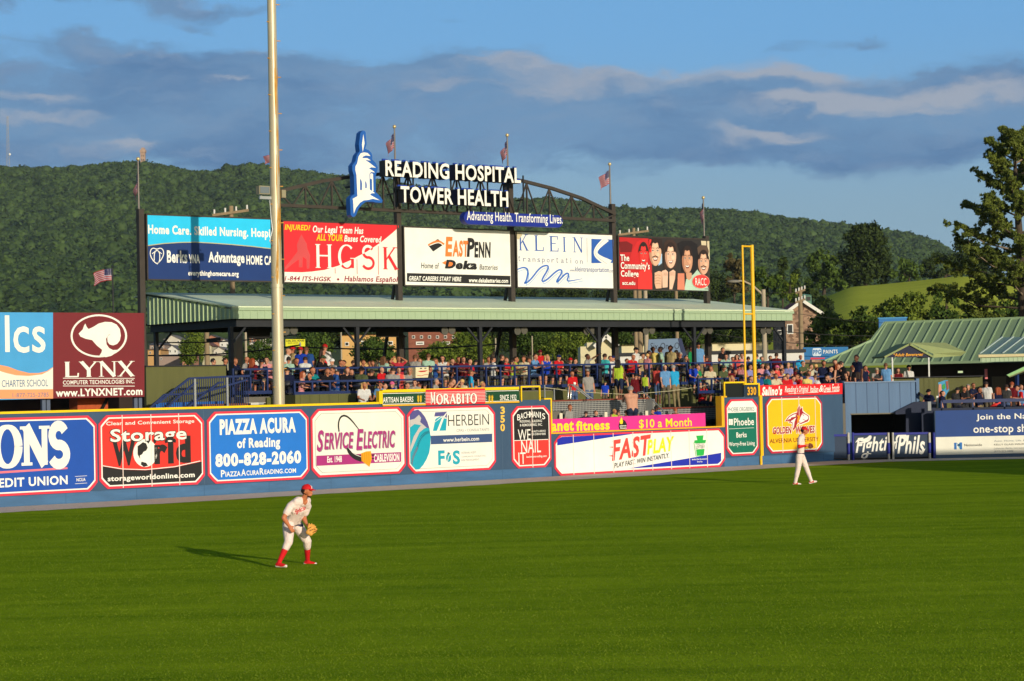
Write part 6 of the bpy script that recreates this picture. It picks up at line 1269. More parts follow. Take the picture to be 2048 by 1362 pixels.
def pose_mesh(name, pel, lean, legs, arms, headturn=0.0, headpitch=0.0, bulk=1.0, voxel=.021):
    """crowd figure facing +X. legs: (knee, ankle) per side relative to the hip; arms: (elbow, wrist) relative to the shoulder. zones 0 skin 1 shirt 2 sleeve 3 forearm 4 trousers 5 shin 6 shoe"""
    pel = A3(0, 0, pel); ax = A3(math.sin(lean), 0, math.cos(lean)); chest = pel + ax * .34; neck = pel + ax * .56; right = A3(0, -1, 0)
    P = torso_prims(pel, chest, neck, right, bulk=bulk); hf = A3(math.cos(headturn) * math.cos(headpitch), math.sin(headturn) * math.cos(headpitch), -math.sin(headpitch)); hup = A3(math.sin(headpitch) * math.cos(headturn), math.sin(headpitch) * math.sin(headturn), math.cos(headpitch))
    hc = neck + A3(math.sin(lean) * .10 + .02, 0, .155 - .03 * abs(math.sin(lean))); P += head_prims(neck, hc, hf, hup); fing = []
    for s, (kn, an), (el, wr) in zip((1, -1), legs, arms):
        hip = pel + A3(0, s * .095, -.06); k = hip + A3(kn[0], s * kn[1], kn[2]); a = k + A3(an[0], s * an[1], an[2])
        P += [(hip, (hip + k) / 2, .095 * bulk, .082 * bulk, 4), ((hip + k) / 2, k, .082 * bulk, .060, 4), (k, k + (a - k) * .35, .057, .058, 5), (k + (a - k) * .35, a, .058, .040, 5), (a + A3(-.03, 0, -.045), a + A3(.13, 0, -.06), .038, .032, 6)]
        sh = chest + ax * .165 + A3(0, s * .185, 0); e = sh + A3(el[0], s * el[1], el[2]); w = e + A3(wr[0], s * wr[1], wr[2])
        P += [(sh, sh + (e - sh) * .62, .062, .052, 2), (sh + (e - sh) * .62, e, .045, .040, 3), (e, e + (w - e) * .4, .042, .040, 3), (e + (w - e) * .4, w, .040, .027, 3)]
        d = w - e; fing += hand_prims(w, d, A3(.3, -s, .2) if abs(d[2]) > .15 else A3(0, -s, .3), pinch=A3(0, -s, -.3))
    v, f, zi = fuse(name, P, voxel, 3)
    zi = list(zi); v = [tuple(p) for p in v]
    for a, b, ra, rb, zn in fing:
        vv, ff = cone_mesh(a, b, ra, rb, 6); o = len(v); v += [tuple(p) for p in vv]; f += [tuple(i + o for i in q) for q in ff]; zi += [0] * len(ff)
    me = bpy.data.meshes.new(name); me.from_pydata(v, [], f)
    for _ in range(7): me.materials.append(M_SKIN[0])
    me.polygons.foreach_set('material_index', zi); me.polygons.foreach_set('use_smooth', [True] * len(f)); me.update()
    return dict(mesh=me, head=hc, yaw=headturn, pitch=headpitch)


def cloth(r, g, b, k=.70): return mat('cloth', C(r, g, b, k), .85, .14, 7, .25, 30, spec=.1)


M_SKIN = [mat('skin', C(*c, .68), .55, .06, 8) for c in ((214, 146, 112), (200, 128, 92), (224, 160, 126), (120, 74, 52))]
ST = ((.02, .0, -.43), (-.02, .01, -.41)); SIT = ((.42, .04, .0), (.02, .0, -.43)); SIT2 = ((.40, .09, -.06), (-.06, .02, -.40)); DOWN = ((-.02, .05, -.29), (.06, .0, -.25)); LAP = ((.06, .05, -.27), (.24, -.06, -.04)); TABLE = ((.14, .07, -.24), (.24, -.08, .05))
POSES = {
    'stand': pose_mesh('standing_person', .93, .03, (ST, ST), (DOWN, DOWN)),
    'cross': pose_mesh('standing_person', .93, .03, (ST, ST), (((.02, .06, -.28), (.20, -.22, .06)), ((.02, .06, -.28), (.20, -.18, .03)))),
    'lean': pose_mesh('leaning_person', .90, .38, (ST, ST), (((.20, .04, -.20), (.20, -.14, -.02)), ((.20, .04, -.20), (.20, -.14, .0)))),
    'walk': pose_mesh('walking_person', .92, .08, (((.16, 0, -.40), (-.04, 0, -.42)), ((-.10, 0, -.42), (-.20, 0, -.36))), (((-.14, .05, -.26), (.06, .0, -.25)), ((.10, .05, -.27), (.16, 0, -.2))), headpitch=.25),
    'point': pose_mesh('pointing_person', .93, .03, (ST, ST), (((.20, .08, .14), (.22, .0, .14)), DOWN)),
    'hold': pose_mesh('standing_person', .93, .03, (ST, ST), (((.08, .06, -.26), (.24, -.06, .10)), ((.08, .06, -.26), (.24, -.06, .08)))),
    'photo': pose_mesh('person_taking_photo', .93, .0, (ST, ST), (((.16, .10, -.10), (.12, -.14, .20)), ((.16, .10, -.10), (.12, -.14, .20)))),
    'sit': pose_mesh('seated_person', .66, .08, (SIT, SIT2), (LAP, LAP)),
    'table': pose_mesh('seated_person', .66, .24, (SIT2, SIT), (TABLE, TABLE)),
    'behind': pose_mesh('seated_person', .66, -.05, (SIT, SIT), (((-.02, .22, .12), (-.10, -.22, .16)), ((-.02, .22, .12), (-.10, -.22, .16)))),
    'turn': pose_mesh('seated_person', .66, .12, (SIT, SIT2), (TABLE, ((-.04, .08, -.26), (.14, 0, -.18))), headturn=.6),
    'bend': pose_mesh('bending_person', .88, .95, (ST, ST), (((.16, .02, -.24), (.10, 0, -.24)), ((.16, .02, -.24), (.10, 0, -.24)))),
}


# hair, caps and sunglasses in head space: +X is the face
def shell(rx, ry, rz, c, keep, m):
    b = MB(); b.ball((0, 0, 0), 1, m, 18, 14); v = np.array(b.v); rr_ = np.random.default_rng(2); q = v * np.array([rx, ry, rz]) * (1 + .035 * np.sin(v @ A3(9, 5, 7)))[:, None] + np.array(c)
    f = [x for x in b.f if keep(np.mean(v[list(x)], 0))]; o = MB(); o.add(q, f, m, True); return o


def as_mesh(name, mb):
    me = bpy.data.meshes.new(name); me.from_pydata(mb.v, [], mb.f)
    for m in mb.mats: me.materials.append(m)
    me.polygons.foreach_set('material_index', mb.m); me.polygons.foreach_set('use_smooth', [True] * len(mb.f)); me.update(); return me


HAIRC = {'k': ((26, 20, 20), 'black-haired'), 'd': ((54, 36, 28), 'dark-haired'), 'n': ((104, 68, 42), 'brown-haired'), 'y': ((214, 168, 100), 'blond'), 'r': ((150, 70, 34), 'auburn-haired'), 'g': ((150, 146, 140), 'grey-haired')}
CAPC = {'R': ((206, 34, 40), 'red'), 'N': ((30, 40, 90), 'navy'), 'W': ((236, 232, 224), 'white'), 'G': ((70, 84, 56), 'green'), 'K': ((28, 28, 32), 'black'), 'T': ((196, 180, 140), 'tan'), 'M': ((120, 26, 40), 'maroon'), 'P': ((236, 110, 150), 'pink'), 'C': ((240, 90, 90), 'coral'), 'S': ((140, 140, 140), 'grey')}
HMESH = {}


def hair_mesh(code):
    if code in HMESH: return HMESH[code]
    if code[0] == 'c':
        m = cloth(*CAPC[code[1]][0]); b = shell(.112, .102, .098, (-.006, 0, .035), lambda p: p[2] > -.12, m)
        br = [A3(.085 + .085 * math.cos(a), .082 * math.sin(a), .035 - .012 * math.cos(a) - .02 * abs(math.sin(a))) for a in np.linspace(-1.35, 1.35, 9)] + [A3(.075, .075 * s, .045) for s in (1, 0, -1)]
        b.add(br + [p + A3(0, 0, .008) for p in br], [tuple(range(12))[::-1], tuple(range(12, 24))] + [(i, (i + 1) % 12, 12 + (i + 1) % 12, 12 + i) for i in range(12)], m); HMESH[code] = ('cap', as_mesh('cap', b)); return HMESH[code]
    m = mat('hair', C(*HAIRC[code[0]][0], .9), .6, .25, 25, .4, 60); b = shell(.112, .100, .110, (-.014, 0, .022), lambda p: (p[0] < .40 and p[2] > -.62 - .5 * p[0]) and (p[0] < -.1 or p[2] > .25 - .0 * p[0]) or p[2] > .62, m)
    if len(code) > 1:
        for s in (-.06, 0, .06): v, f = cone_mesh((-.06, s, .04), (-.085, s * 1.25, -.22), .062, .045, 10); b.add(v, f, m, True)
        for s in (-.088, .088): v, f = cone_mesh((-.01, s, .02), (.0, s * 1.1, -.16), .03, .022, 8); b.add(v, f, m, True)
    HMESH[code] = ('hair', as_mesh('hair', b)); return HMESH[code]


_b = MB(); _m = mat('sunglass lens', (.01, .01, .012), .2, 0, spec=.6)
for _s in (-.034, .034): _b.ball((.088, _s, .014), .026, _m, 10, 7, (.45, 1, .75))
_b.box(Frame((0, 0), (1, 0)), .085, .10, -.012, .012, .014, .022, _m)
for _s in (-.086, .082): _b.box(Frame((0, 0), (1, 0)), -.01, .085, _s, _s + .005, .014, .022, _m)
SUNG = as_mesh('sunglasses', _b)
SHIRT = dict(white=(232, 228, 218), tan=(190, 168, 118), mint=(172, 205, 178), blue=(44, 84, 150), grey=(166, 160, 150), red=(216, 36, 40), black=(30, 28, 32), lime=(190, 214, 60), teal=(26, 140, 140), cyan=(50, 172, 218), navy=(28, 34, 62), maroon=(112, 26, 34), pink=(232, 152, 152), coral=(242, 92, 80), green=(40, 150, 84), olive=(88, 96, 62), lavender=(152, 150, 202), yellow=(240, 214, 120), charcoal=(70, 68, 66), sky=(112, 162, 208), orange=(242, 132, 80), royal=(34, 70, 190), cream=(226, 210, 172), turquoise=(70, 190, 190), striped=(190, 50, 60), bare=(210, 144, 112))
SNAME = dict(sky='sky blue top', royal='royal blue top', striped='red and white striped top', bare='swimming trunks, bare chested')
PANTS = [(44, 52, 76), (60, 60, 62), (150, 132, 96), (36, 40, 58), (84, 104, 140), (110, 100, 82)]


def boards_over(x):
    for lim, w in ((556, 'home nursing'), (800, 'law firm'), (1026, 'battery'), (1232, 'transport'), (1425, 'college')):
        if x < lim: return 'below %s billboard' % w
    return 'beside foul pole' if x < 1530 else 'right of foul pole'


F1_, F2_, F3_ = FP(YF + 3.2), FP(94.8), FP(YF + 2.0)
ZONES = {'U': (WALL, 5.5, 3.15, lambda x: 'upper rail ' + boards_over(x)), 'V': (WALL, 7.2, 3.15, lambda x: 'deck rear ' + boards_over(x)), 'L': (WALL, 3.7, 2.65, lambda x: 'lower terrace left of bakery sign' if x < 757 else 'lower terrace above bakery sign'),
         'F': (WALL, 2.2, 2.35, lambda x: 'front row behind bakery sign'), 'P': (WALL, 3.4, ZC1 - .02, lambda x: 'on the pool deck'), 'Q': (WALL, 3.0, ZC2 - .02, lambda x: 'low deck right of pool'), 'W': (WALL, 1.4, 1.0, lambda x: 'in pool behind pink banner'),
         'R': (WALL, 4.4, 2.95, lambda x: 'terrace left of foul pole' if x < 1485 else 'rear row above red restaurant sign'), 'S': (WALL, 1.2, 2.33, lambda x: 'front row left of foul pole' if x < 1500 else 'front row above red restaurant sign'),
         'M': (F1_, 0, 2.3, lambda x: 'platform above blue grey siding'), 'K': (F2_, 0, 2.1, lambda x: 'inside the beverage kiosk'), 'T': (F3_, 0, 1.45, lambda x: 'terrace above insurance sign')}
CROWD = """489 719 U turn 60 grey b s|507 722 U sit 150 maroon rL|538 721 U table 20 pink d s|430 723 V sit 120 black k|452 722 V sit 100 black d|573 702 V stand 70 white b|586 699 V stand 120 tan cR|577 720 U sit 170 mint k|611 719 U table 160 white d|606 700 V stand 150 royal cR|621 700 V stand 160 blue n|653 695 V stand 165 white cR|639 704 V stand 90 black dL|644 717 U table 60 black cG|665 723 U sit -20 grey cW|
747 727 U sit 20 olive n|766 719 U sit 175 mint nL|776 726 U table -40 cream n|800 718 U behind 30 striped n s|829 716 U sit 170 grey n|855 714 U sit 175 mint n|874 722 U sit 90 blue n|889 717 U table 10 white kL s|918 719 U turn -30 maroon d|930 719 U sit 20 maroon dL s|941 723 U sit 60 red d|978 719 U table 30 grey n|987 719 U sit 120 white d|1004 715 U sit 100 black d|1014 720 U sit 60 red n|1035 719 U table 70 lime d s|1048 718 U sit -20 cream n|1073 713 U table 60 sky d|1086 705 V stand 40 red cM|1091 715 U table 30 royal yL|1114 715 U sit 10 red cN|1134 721 U table -10 black cR|
1174 713 U point 60 grey d|1206 713 U sit 150 turquoise d|1222 717 U sit 30 white n|1233 716 U sit -40 white cN|1263 714 U table 40 red b|1275 700 V stand 60 white cK|1286 712 V stand 30 tan d|1296 712 U stand 150 pink y|1299 706 V stand 100 charcoal k|1311 699 V stand -20 yellow d|1321 699 V stand -80 mint k|1336 697 V stand -60 tan k|1348 705 V stand 150 charcoal k|1358 710 U table -60 charcoal g|1377 697 V stand 70 green k|1399 690 V stand 20 sky cK|1439 700 V cross 20 black d|1449 713 U table 0 mint d s|1472 714 U sit -10 coral dL s|1486 712 U sit 20 pink d s|1511 713 U sit 160 turquoise d|1536 716 U sit 30 charcoal k|1551 711 U stand 170 maroon d|1600 714 U stand 30 cyan b s|1610 727 R hold 50 olive d s|
604 749 L sit 70 pink rL|632 741 L table 60 teal d|650 743 L sit 10 black n|662 742 L table -60 blue d s|689 741 L sit 30 black r|720 741 L sit 160 olive cK|763 739 L stand 60 red b|781 741 L sit 170 grey d|797 741 L sit 0 coral d s|818 742 L sit 0 grey y s|576 741 L sit 160 navy k|
725 770 F sit 20 white yL|759 770 F sit 0 sky d s|774 772 F sit 60 navy d|786 769 F turn -40 royal cP|827 766 F sit 0 grey k s|840 774 F sit 30 pink r|870 763 F sit 80 grey g|911 763 F photo 70 maroon n|923 764 F sit 150 cream y|944 746 F stand 80 cyan n|935 771 F sit 120 maroon d|965 769 F sit 60 yellow y|
1151 747 P stand 40 red d|1180 747 P stand 0 grey n|1208 766 P stand 10 royal cG|1241 725 P walk 150 lime kL|1246 749 P bend 20 navy rL|1314 735 L stand 175 coral k|1333 735 Q walk 20 sky b s|1352 735 Q hold 200 cyan g|1290 750 L stand 170 lime k|1272 752 L stand 160 maroon k|
1262 780 W lean 180 bare cS|1135 815 W stand 60 grey r|1171 827 W stand 170 navy d|1190 826 W stand 60 navy n|1226 823 W stand 60 lime y|1243 824 W stand 150 bare d|1251 825 W stand 80 bare d|1270 822 W stand 40 bare d|1305 823 W stand -30 bare d|1314 817 W stand 160 royal k|1355 820 W stand 120 bare r|1410 771 Q table 60 red n|
1388 731 R sit 30 royal cN|1398 735 R sit 40 green n|1414 736 R hold 0 cream n|1445 736 R sit 20 olive cG|1452 735 R sit 60 green d|1484 734 R sit 150 pink d|1502 734 R sit 40 lavender d s|1521 732 R sit 0 pink d|1534 734 R table 120 lavender n|1553 735 R sit 20 coral cP|1563 733 R stand 100 sky n|1575 731 R sit -20 lavender y|1584 738 R table -40 maroon d|1621 733 R stand 30 cream d|1629 733 R stand 160 white y|1646 727 M stand 10 navy k|1647 741 R sit 30 coral d s|
1466 757 S sit 20 red yL|1516 751 S sit 20 blue cN|1533 752 S sit 150 teal k|1550 752 S table 0 cream d s|1561 745 R sit 10 pink d s|1567 757 S sit 60 red d|1574 752 S sit 30 red d|1594 754 S table -50 red n|1611 752 S sit 170 yellow d|1621 747 S sit 60 lavender n|1659 757 S sit 10 navy cS|
1666 725 M stand 20 black d|1675 733 M stand 70 black rL|1664 738 M hold 60 navy d|1688 728 M stand 120 black d|1714 716 M stand -60 navy k|1695 747 M lean 10 black b s|1710 748 M stand 160 navy dL|1709 736 M stand 60 charcoal r|1721 745 M hold 10 yellow n s|1736 746 M stand 30 coral cC|1751 741 M lean 0 grey cT|1775 731 M stand 170 sky n|1799 741 K stand 0 maroon dL|1817 735 K stand 10 white cK|
1854 783 T walk -60 navy cK|1938 774 T stand -20 charcoal g|1953 771 T hold 60 navy n s|1979 768 T stand 170 white d|2000 779 T stand 170 navy rL|2018 782 T lean 20 lavender cW|2019 769 T stand 160 maroon r|2035 776 T table -50 red d|
470 722 V sit 60 navy n|523 724 U sit 160 navy k|594 722 V sit 40 black d|631 722 V table 130 grey n|676 725 V sit 60 navy d|690 726 V sit -30 olive k|706 726 V sit 150 black d|722 725 V table 40 charcoal n|735 727 V sit 20 navy d|783 724 V sit 60 black k|812 722 V table 160 charcoal d|840 722 V sit 30 navy n|903 722 V sit 40 black d|950 724 V table 150 navy k|966 722 V sit 30 maroon d|1025 724 V sit 160 navy d|1060 722 V sit 40 black n|1100 724 V table 150 navy k|1125 725 V sit 30 charcoal d|1150 722 V sit 60 black d|1190 722 V table 150 navy n|1248 722 V sit 40 charcoal d|1330 718 V table 140 navy d|1368 716 V sit 50 black k|1412 716 V sit 160 maroon d|1461 718 V table 30 navy n|1498 718 V sit 150 black d|1524 718 V sit 30 olive n|
706 744 L sit 40 navy k|742 745 L table 150 black d|848 745 L sit 30 navy n|860 738 L sit 120 charcoal d|617 752 L table -40 black k|676 748 L sit 30 navy d|813 771 F sit 60 maroon d|854 772 F sit 150 navy k|897 768 F sit 20 orange n|949 775 F sit 60 navy k|
1428 742 R sit 30 navy d|1462 741 R table 150 maroon k|1472 744 R sit 40 black d|1493 743 R sit 160 navy n|1511 742 R table 30 white d|1543 742 R sit 150 blue k|1568 742 R sit 30 yellow n|1597 741 R table 160 navy d|1612 740 R sit 20 charcoal k|1637 740 R table 40 maroon d|1480 758 S sit 150 navy k|1497 757 S table 30 charcoal d|1542 758 S sit 160 pink n|1583 757 S table 40 lavender k|1603 757 S sit 30 navy d|1632 755 S table 150 white n|1647 754 S sit 40 black k|1700 738 M stand 140 black n|1728 736 M stand 40 navy d|1762 740 M stand 150 charcoal k|1681 742 M hold 20 navy k|1892 786 T stand 60 navy d|1912 780 T stand 150 charcoal k|1926 778 T hold 40 black n|1963 779 T stand 30 navy k|2010 774 T stand 150 charcoal d|2047 774 T stand 20 sky n"""


def chair_mesh():
    b = MB(); m = mat('dark bar chair', (.018, .020, .026), .5, .1); w = Frame((0, 0), (1, 0))
    b.box(w, -.20, .22, -.20, .20, .56, .60, m); b.box(w, -.22, -.18, -.20, .20, .72, 1.02, m)
    for i in (-1, 1):
        b.beam((-.2, i * .18, .0), (-.2, i * .18, 1.0), .03, .03, m); b.beam((.2, i * .18, 0), (.2, i * .18, .56), .03, .03, m)
    b.beam((.2, -.18, .22), (.2, .18, .22), .025, .025, m); return as_mesh('bar_chair', b)


CHAIR = chair_mesh()


def build_crowd():
    rows = []
    for i, r in enumerate(CROWD.replace('\n', '').split('|')):
        p = r.split(); x, y, zn, pose, deg, sh, hr = float(p[0]), float(p[1]), p[2], p[3], float(p[4]), p[5], p[6]; s = 's' in p[7:]
        who = ('bald' if hr == 'b' else (('long ' if len(hr) > 1 else '') + HAIRC[hr[0]][1]) if hr[0] != 'c' else '').strip(); wear = SNAME.get(sh, sh + ' top')
        act = {'stand': 'standing', 'cross': 'standing arms folded', 'lean': 'leaning forward', 'walk': 'walking', 'point': 'raising an arm', 'hold': 'holding a drink', 'photo': 'taking a photo', 'sit': 'seated', 'table': 'seated leaning in', 'behind': 'seated hands behind head', 'turn': 'seated looking aside', 'bend': 'bending down'}[pose]
        if zn == 'W': act = 'leaning out' if pose == 'lean' else 'bathing'
        if pose == 'hold': act = 'standing hands raised'
        face = 'back turned' if 130 < deg % 360 < 230 else ''
        cap = ', ' + CAPC[hr[1]][1] + ' cap' if hr[0] == 'c' else ''; away = ' facing away' if 130 < deg % 360 < 230 and zn != 'W' else ''; loc = ZONES[zn][3](x)
        for sg, aw, ac in ((', sunglasses' if s else '', away, act), ('', away, act), ('', away, act.split(' ')[0])):
            L = ('%s person in %s%s%s, %s%s, %s' % (who, wear, cap, sg, ac, aw, loc)).strip().replace('  ', ' ')
            if len(L.split()) <= 15: break
        rows.append(dict(x=x, y=y, zn=zn, pose=pose, deg=deg, sh=sh, hr=hr, s=s, L=L.replace('  ', ' ')))
    rr_ = np.random.default_rng(11)
    for L in set(r['L'] for r in rows):
        same = sorted([r for r in rows if r['L'] == L], key=lambda r: r['x'])
        if len(same) > 1:
            for k, r in enumerate(same): r['L'] = (('left', 'right')[k] if len(same) == 2 else ('leftmost', 'middle', 'rightmost', 'fourth')[k]) + ' ' + L
    for r in rows:
        fr, t, floor, _ = ZONES[r['zn']]; x, y = r['x'], r['y']; t = t + ((x * 7.3) % 1.0 - .5) * (.6 if fr is WALL and r['zn'] in 'UVL' else .2)
        if r['zn'] == 'V': t = 7.0 + (x * 3.7) % 1.2
        s, zh = fr.px(x, y, t); ps = POSES[r['pose']]; yaw = math.radians(-90 + r['deg']); kid = (x, y) in ((1208.0, 766.0), (1296.0, 712.0), (1014.0, 720.0), (1290.0, 750.0), (1311.0, 699.0), (1226.0, 823.0), (923.0, 764.0)) or r['zn'] == 'W'
        k = (zh - floor) / ps['head'][2]; k = min(max(k, .60 if kid else .90), 1.12); z0 = zh - ps['head'][2] * k
        h = A3(ps['head'][0] * math.cos(yaw), ps['head'][0] * math.sin(yaw), 0) * k; pos = fr.w(s, t, 0) - h; pos[2] = z0
        o = bpy.data.objects.new('person', ps['mesh']); COL.objects.link(o); o.location = pos; o.rotation_euler = (rr_.normal(0, .05), rr_.normal(0, .05), yaw + rr_.normal(0, .2)); o.scale = (k * rr_.uniform(.94, 1.1), k * rr_.uniform(.92, 1.12), k); tag(o, r['L'], 'person', 'spectators on the decks')
        sk = M_SKIN[3] if r['x'] in (1241.0, 1314.0, 1321.0, 1336.0, 1311.0, 1377.0, 1714.0, 1299.0, 1348.0, 2018.0, 1174.0) else M_SKIN[int(rr_.integers(0, 3))]; shm = cloth(*SHIRT[r['sh']]) if r['sh'] != 'bare' else sk; pn = cloth(*PANTS[int(rr_.integers(0, 6))]); shorts = rr_.random() < .6; tank = r['sh'] in ('pink', 'coral', 'lime') or 'L' in r['hr'] and rr_.random() < .5
        for i, m in enumerate((sk, shm, sk if tank else shm, sk if rr_.random() < .92 else shm, pn, sk if shorts else pn, mat('shoe', C(*(120, 116, 110) if rr_.random() < .5 else (40, 40, 44)), .7))):
            o.material_slots[i].link = 'OBJECT'; o.material_slots[i].material = m
        if r['pose'] in ('sit', 'table', 'behind', 'turn') and r['zn'] in 'UVLFRSQ':
            c = bpy.data.objects.new('bar_chair', CHAIR); COL.objects.link(c); c.location = pos; c.rotation_euler = (0, 0, yaw); c.scale = (k, k, k); tag(c, 'dark bar chair carrying a seated spectator on the party deck', 'chair', 'bar chairs on the party deck')
        kids = []
        if r['hr'] != 'b': kids.append(hair_mesh(r['hr']))
        if r['hr'][0] == 'c': kids.append(hair_mesh('dkgnd'[int(x) % 5]))
        if r['s']: kids.append(('sunglasses', SUNG))
        for nm, me in kids:
            c = bpy.data.objects.new(nm, me); COL.objects.link(c); c.parent = o; c.location = ps['head']; c.rotation_euler = (0, ps['pitch'], ps['yaw'])
            if nm == 'hair' and r['hr'][0] == 'c': c.scale = (.96, .96, .90)
        if (x, y) == (1151.0, 747.0) or (x, y) == (653.0, 695.0):
            b = MB()
            if x == 1151.0: # white P on the chest
                v, f = glyphs('P', .1, 0); me = bpy.data.meshes.new('emblem'); me.from_pydata([(.165, -.06 + .12 * q[0], 1.10 + .17 * q[1]) for q in v], [], f)
            else: me = bpy.data.meshes.new('sash'); me.from_pydata([(-.15, .16, 1.42), (-.15, .08, 1.45), (-.155, -.14, 1.08), (-.155, -.06, 1.04)], [], [(0, 1, 2, 3)])
            me.materials.append(WHITE if x == 1151.0 else RED); c = bpy.data.objects.new('shirt_emblem' if x == 1151.0 else 'sash', me); COL.objects.link(c); c.parent = o


build_crowd()


# ------------------------------------------------------------ the two outfielders, posed joint by joint
M_UNI = mat('cream uniform cloth', C(238, 212, 198, .92), .85, .07, 9, .8, 16, spec=.1); M_PSK = mat('player skin', C(196, 116, 76, .9), .5, .08, 10); M_PRED = mat('red cloth', C(214, 22, 28, .9), .75, .10, 12, .3, 40); M_PSHOE = mat('white and red shoe', C(236, 214, 200, .9), .6, .1, 10); M_BEARD = mat('dark hair', C(40, 26, 20), .7, .2, 30); M_GLV = mat('tan glove leather', C(226, 160, 72, .9), .55, .18, 14, .4, 30); M_GLVD = mat('brown glove lacing', C(96, 40, 20), .7, .2, 14); M_NVY = mat('navy belt', C(40, 44, 74), .6)
PZ_ = [M_PSK, M_UNI, M_PRED, M_PSHOE, M_BEARD, M_NVY]


def player(name, label, Yd, J, fwd, hfwd, foot_dirs, socks, cap_up, letters, extra_zone, voxel=.0105):
    """J: joint -> (px, py, depth offset). zones 0 skin 1 uniform 2 red 3 shoe 4 beard 5 belt"""
    j = {k: atdepth(v[0], v[1], Yd + v[2]) for k, v in J.items()}; fwd = A3(*fwd); fwd /= np.linalg.norm(fwd); hf = A3(*hfwd); hf /= np.linalg.norm(hf); up = A3(*cap_up); up -= hf * (up @ hf); up /= np.linalg.norm(up)
    right = A3(fwd[1], -fwd[0], 0); P = torso_prims(j['pel'], j['chest'], j['neck'], right, 1, 1, 1.0, .98); hc = j['head']; P += head_prims(j['neck'], hc, hf, up)
    P.append((hc + hf * .052 - up * .090, hc + hf * .046 - up * .094, .030, .030, 4 if extra_zone == 'beard' else 0))
    for s in 'nf':
        h, k, a = j['hip' + s], j['knee' + s], j['ank' + s]; m = (h + k) / 2
        P += [(h, m, .118, .106, 1), (m, k, .106, .084, 1), (k, k + (a - k) * (.28 if socks else .5), .084, .074 if socks else .074, 1)]
        if socks: P += [(k + (a - k) * .28, k + (a - k) * .5, .060, .062, 2), (k + (a - k) * .5, a, .060, .042, 2)]
        else: P += [(k + (a - k) * .5, a, .066, .056, 1)]
        fd = A3(*foot_dirs[s]); fd /= np.linalg.norm(fd); g = A3(0, 0, -1); P += [(a + g * .03 - fd * .035, a + g * .045 + fd * .07, .042, .040, 2), (a + g * .045 + fd * .07, a + g * .058 + fd * .165, .040, .029, 2 if socks else 3), (a + g * .060 - fd * .055, a + g * .060 + fd * .165, .034, .031, 3)]
        sh, e, w = j['sho' + s], j['elb' + s], j['wri' + s]; q = .55
        P.append((j['chest'] + (j['neck'] - j['chest']) * .60 + (sh - j['chest']) * .35, sh, .100, .084, 1))
        P += [(sh, sh + (e - sh) * q, .080, .074, 1), (sh + (e - sh) * q, e, .050, .046, 2 if extra_zone == 'sleeve' else 0), (e, e + (w - e) * .4, .047, .046, 2 if extra_zone == 'sleeve' else 0), (e + (w - e) * .4, w, .046, .030, 2 if extra_zone == 'sleeve' else 0)]
    for s in 'nf':
        w = j['wri' + s]; d = j['hand' + s] - w; P += hand_prims(w, d, A3(*(letters['thumb' + s])), curl=.45, pinch=A3(0, 0, -1), sc=1.08)
    eyes = [hc + hf * .090 + up * .014 + np.cross(hf, up) * q for q in (-.034, .034)]

    def ez(c, zi):
        for e in eyes: zi[np.linalg.norm((c - e) * A3(1, 1, 1.6), axis=1) < .015] = 4
        ax = j['chest'] - j['pel']; L = np.linalg.norm(ax); ax = ax / L; hgt = (c - j['pel']) @ ax; rad = np.linalg.norm((c - j['pel']) - np.outer(hgt, ax), axis=1)
        zi[(np.abs(hgt - .015) < .014) & (rad < .25) & (zi == 1)] = 5
        # open collar: skin shows in a V below the throat
        rel = c - j['neck']; f_ = rel @ fwd; u_ = rel @ ax; r_ = np.abs(rel @ right); zi[(zi == 1) & (f_ > .02) & (u_ > -.17) & (u_ < .08) & (r_ < .062 + .42 * u_) & (r_ < .055)] = 0
        if extra_zone == 'beard':
            rh = c - hc; zi[(zi == 0) & ((rh @ up) < -.085) & ((rh @ hf) > .02) & ((rh @ up) > -.125)] = 4
        return zi
    v, f, zi = fuse(name, P, voxel, 6, ez)
    b = MB(); b.v = [tuple(p) for p in v]; b.f = f; b.m = [int(q) for q in zi]; b.sm = [True] * len(f); b.mats = PZ_
    foot = (j['ankn'] + j['ankf']) / 2; o = obj('person', b, None, label, 'person', base=(foot[0], foot[1], 0))
    # cap, hair, glove, lettering
    R = np.array([hf, np.cross(up, hf), up]).T; place = lambda mb, m=None: mb
    cb = MB(); dome = shell(.114, .104, .100, (-.006, 0, .038), lambda p: p[2] > -.10, M_PRED); cb.add(np.array(dome.v) @ R.T + hc, dome.f, M_PRED, True)
    br = [A3(.085 + .095 * math.cos(a), .080 * math.sin(a), .042 - .010 * math.cos(a) - .018 * abs(math.sin(a))) for a in np.linspace(-1.35, 1.35, 11)] + [A3(.075, .075 * q, .05) for q in (1, .5, 0, -.5, -1)]; nb_ = len(br)
    cb.add(np.array(br + [p + A3(0, 0, .007) for p in br]) @ R.T + hc, [tuple(range(nb_))[::-1], tuple(range(nb_, 2 * nb_))] + [(i, (i + 1) % nb_, nb_ + (i + 1) % nb_, nb_ + i) for i in range(nb_)], M_PRED); cp = obj('cap', cb, o)
    eb = MB(); gv, gf = glyphs('P', .08, .1); T = BVHTree.FromPolygons([Vector(p) for p in cb.v], cb.f); pts = []
    for q in gv:
        p0 = hc + hf * .3 + up * (.05 + .06 * q[1]) + np.cross(up, hf) * (-.02 + .045 * q[0]); hit = T.ray_cast(Vector(p0), Vector(-hf)); pts.append(np.array(hit[0]) + hf * .004 if hit[0] else p0 - hf * .19)
    eb.add(pts, gf, WHITE); obj('cap_emblem', eb, cp)
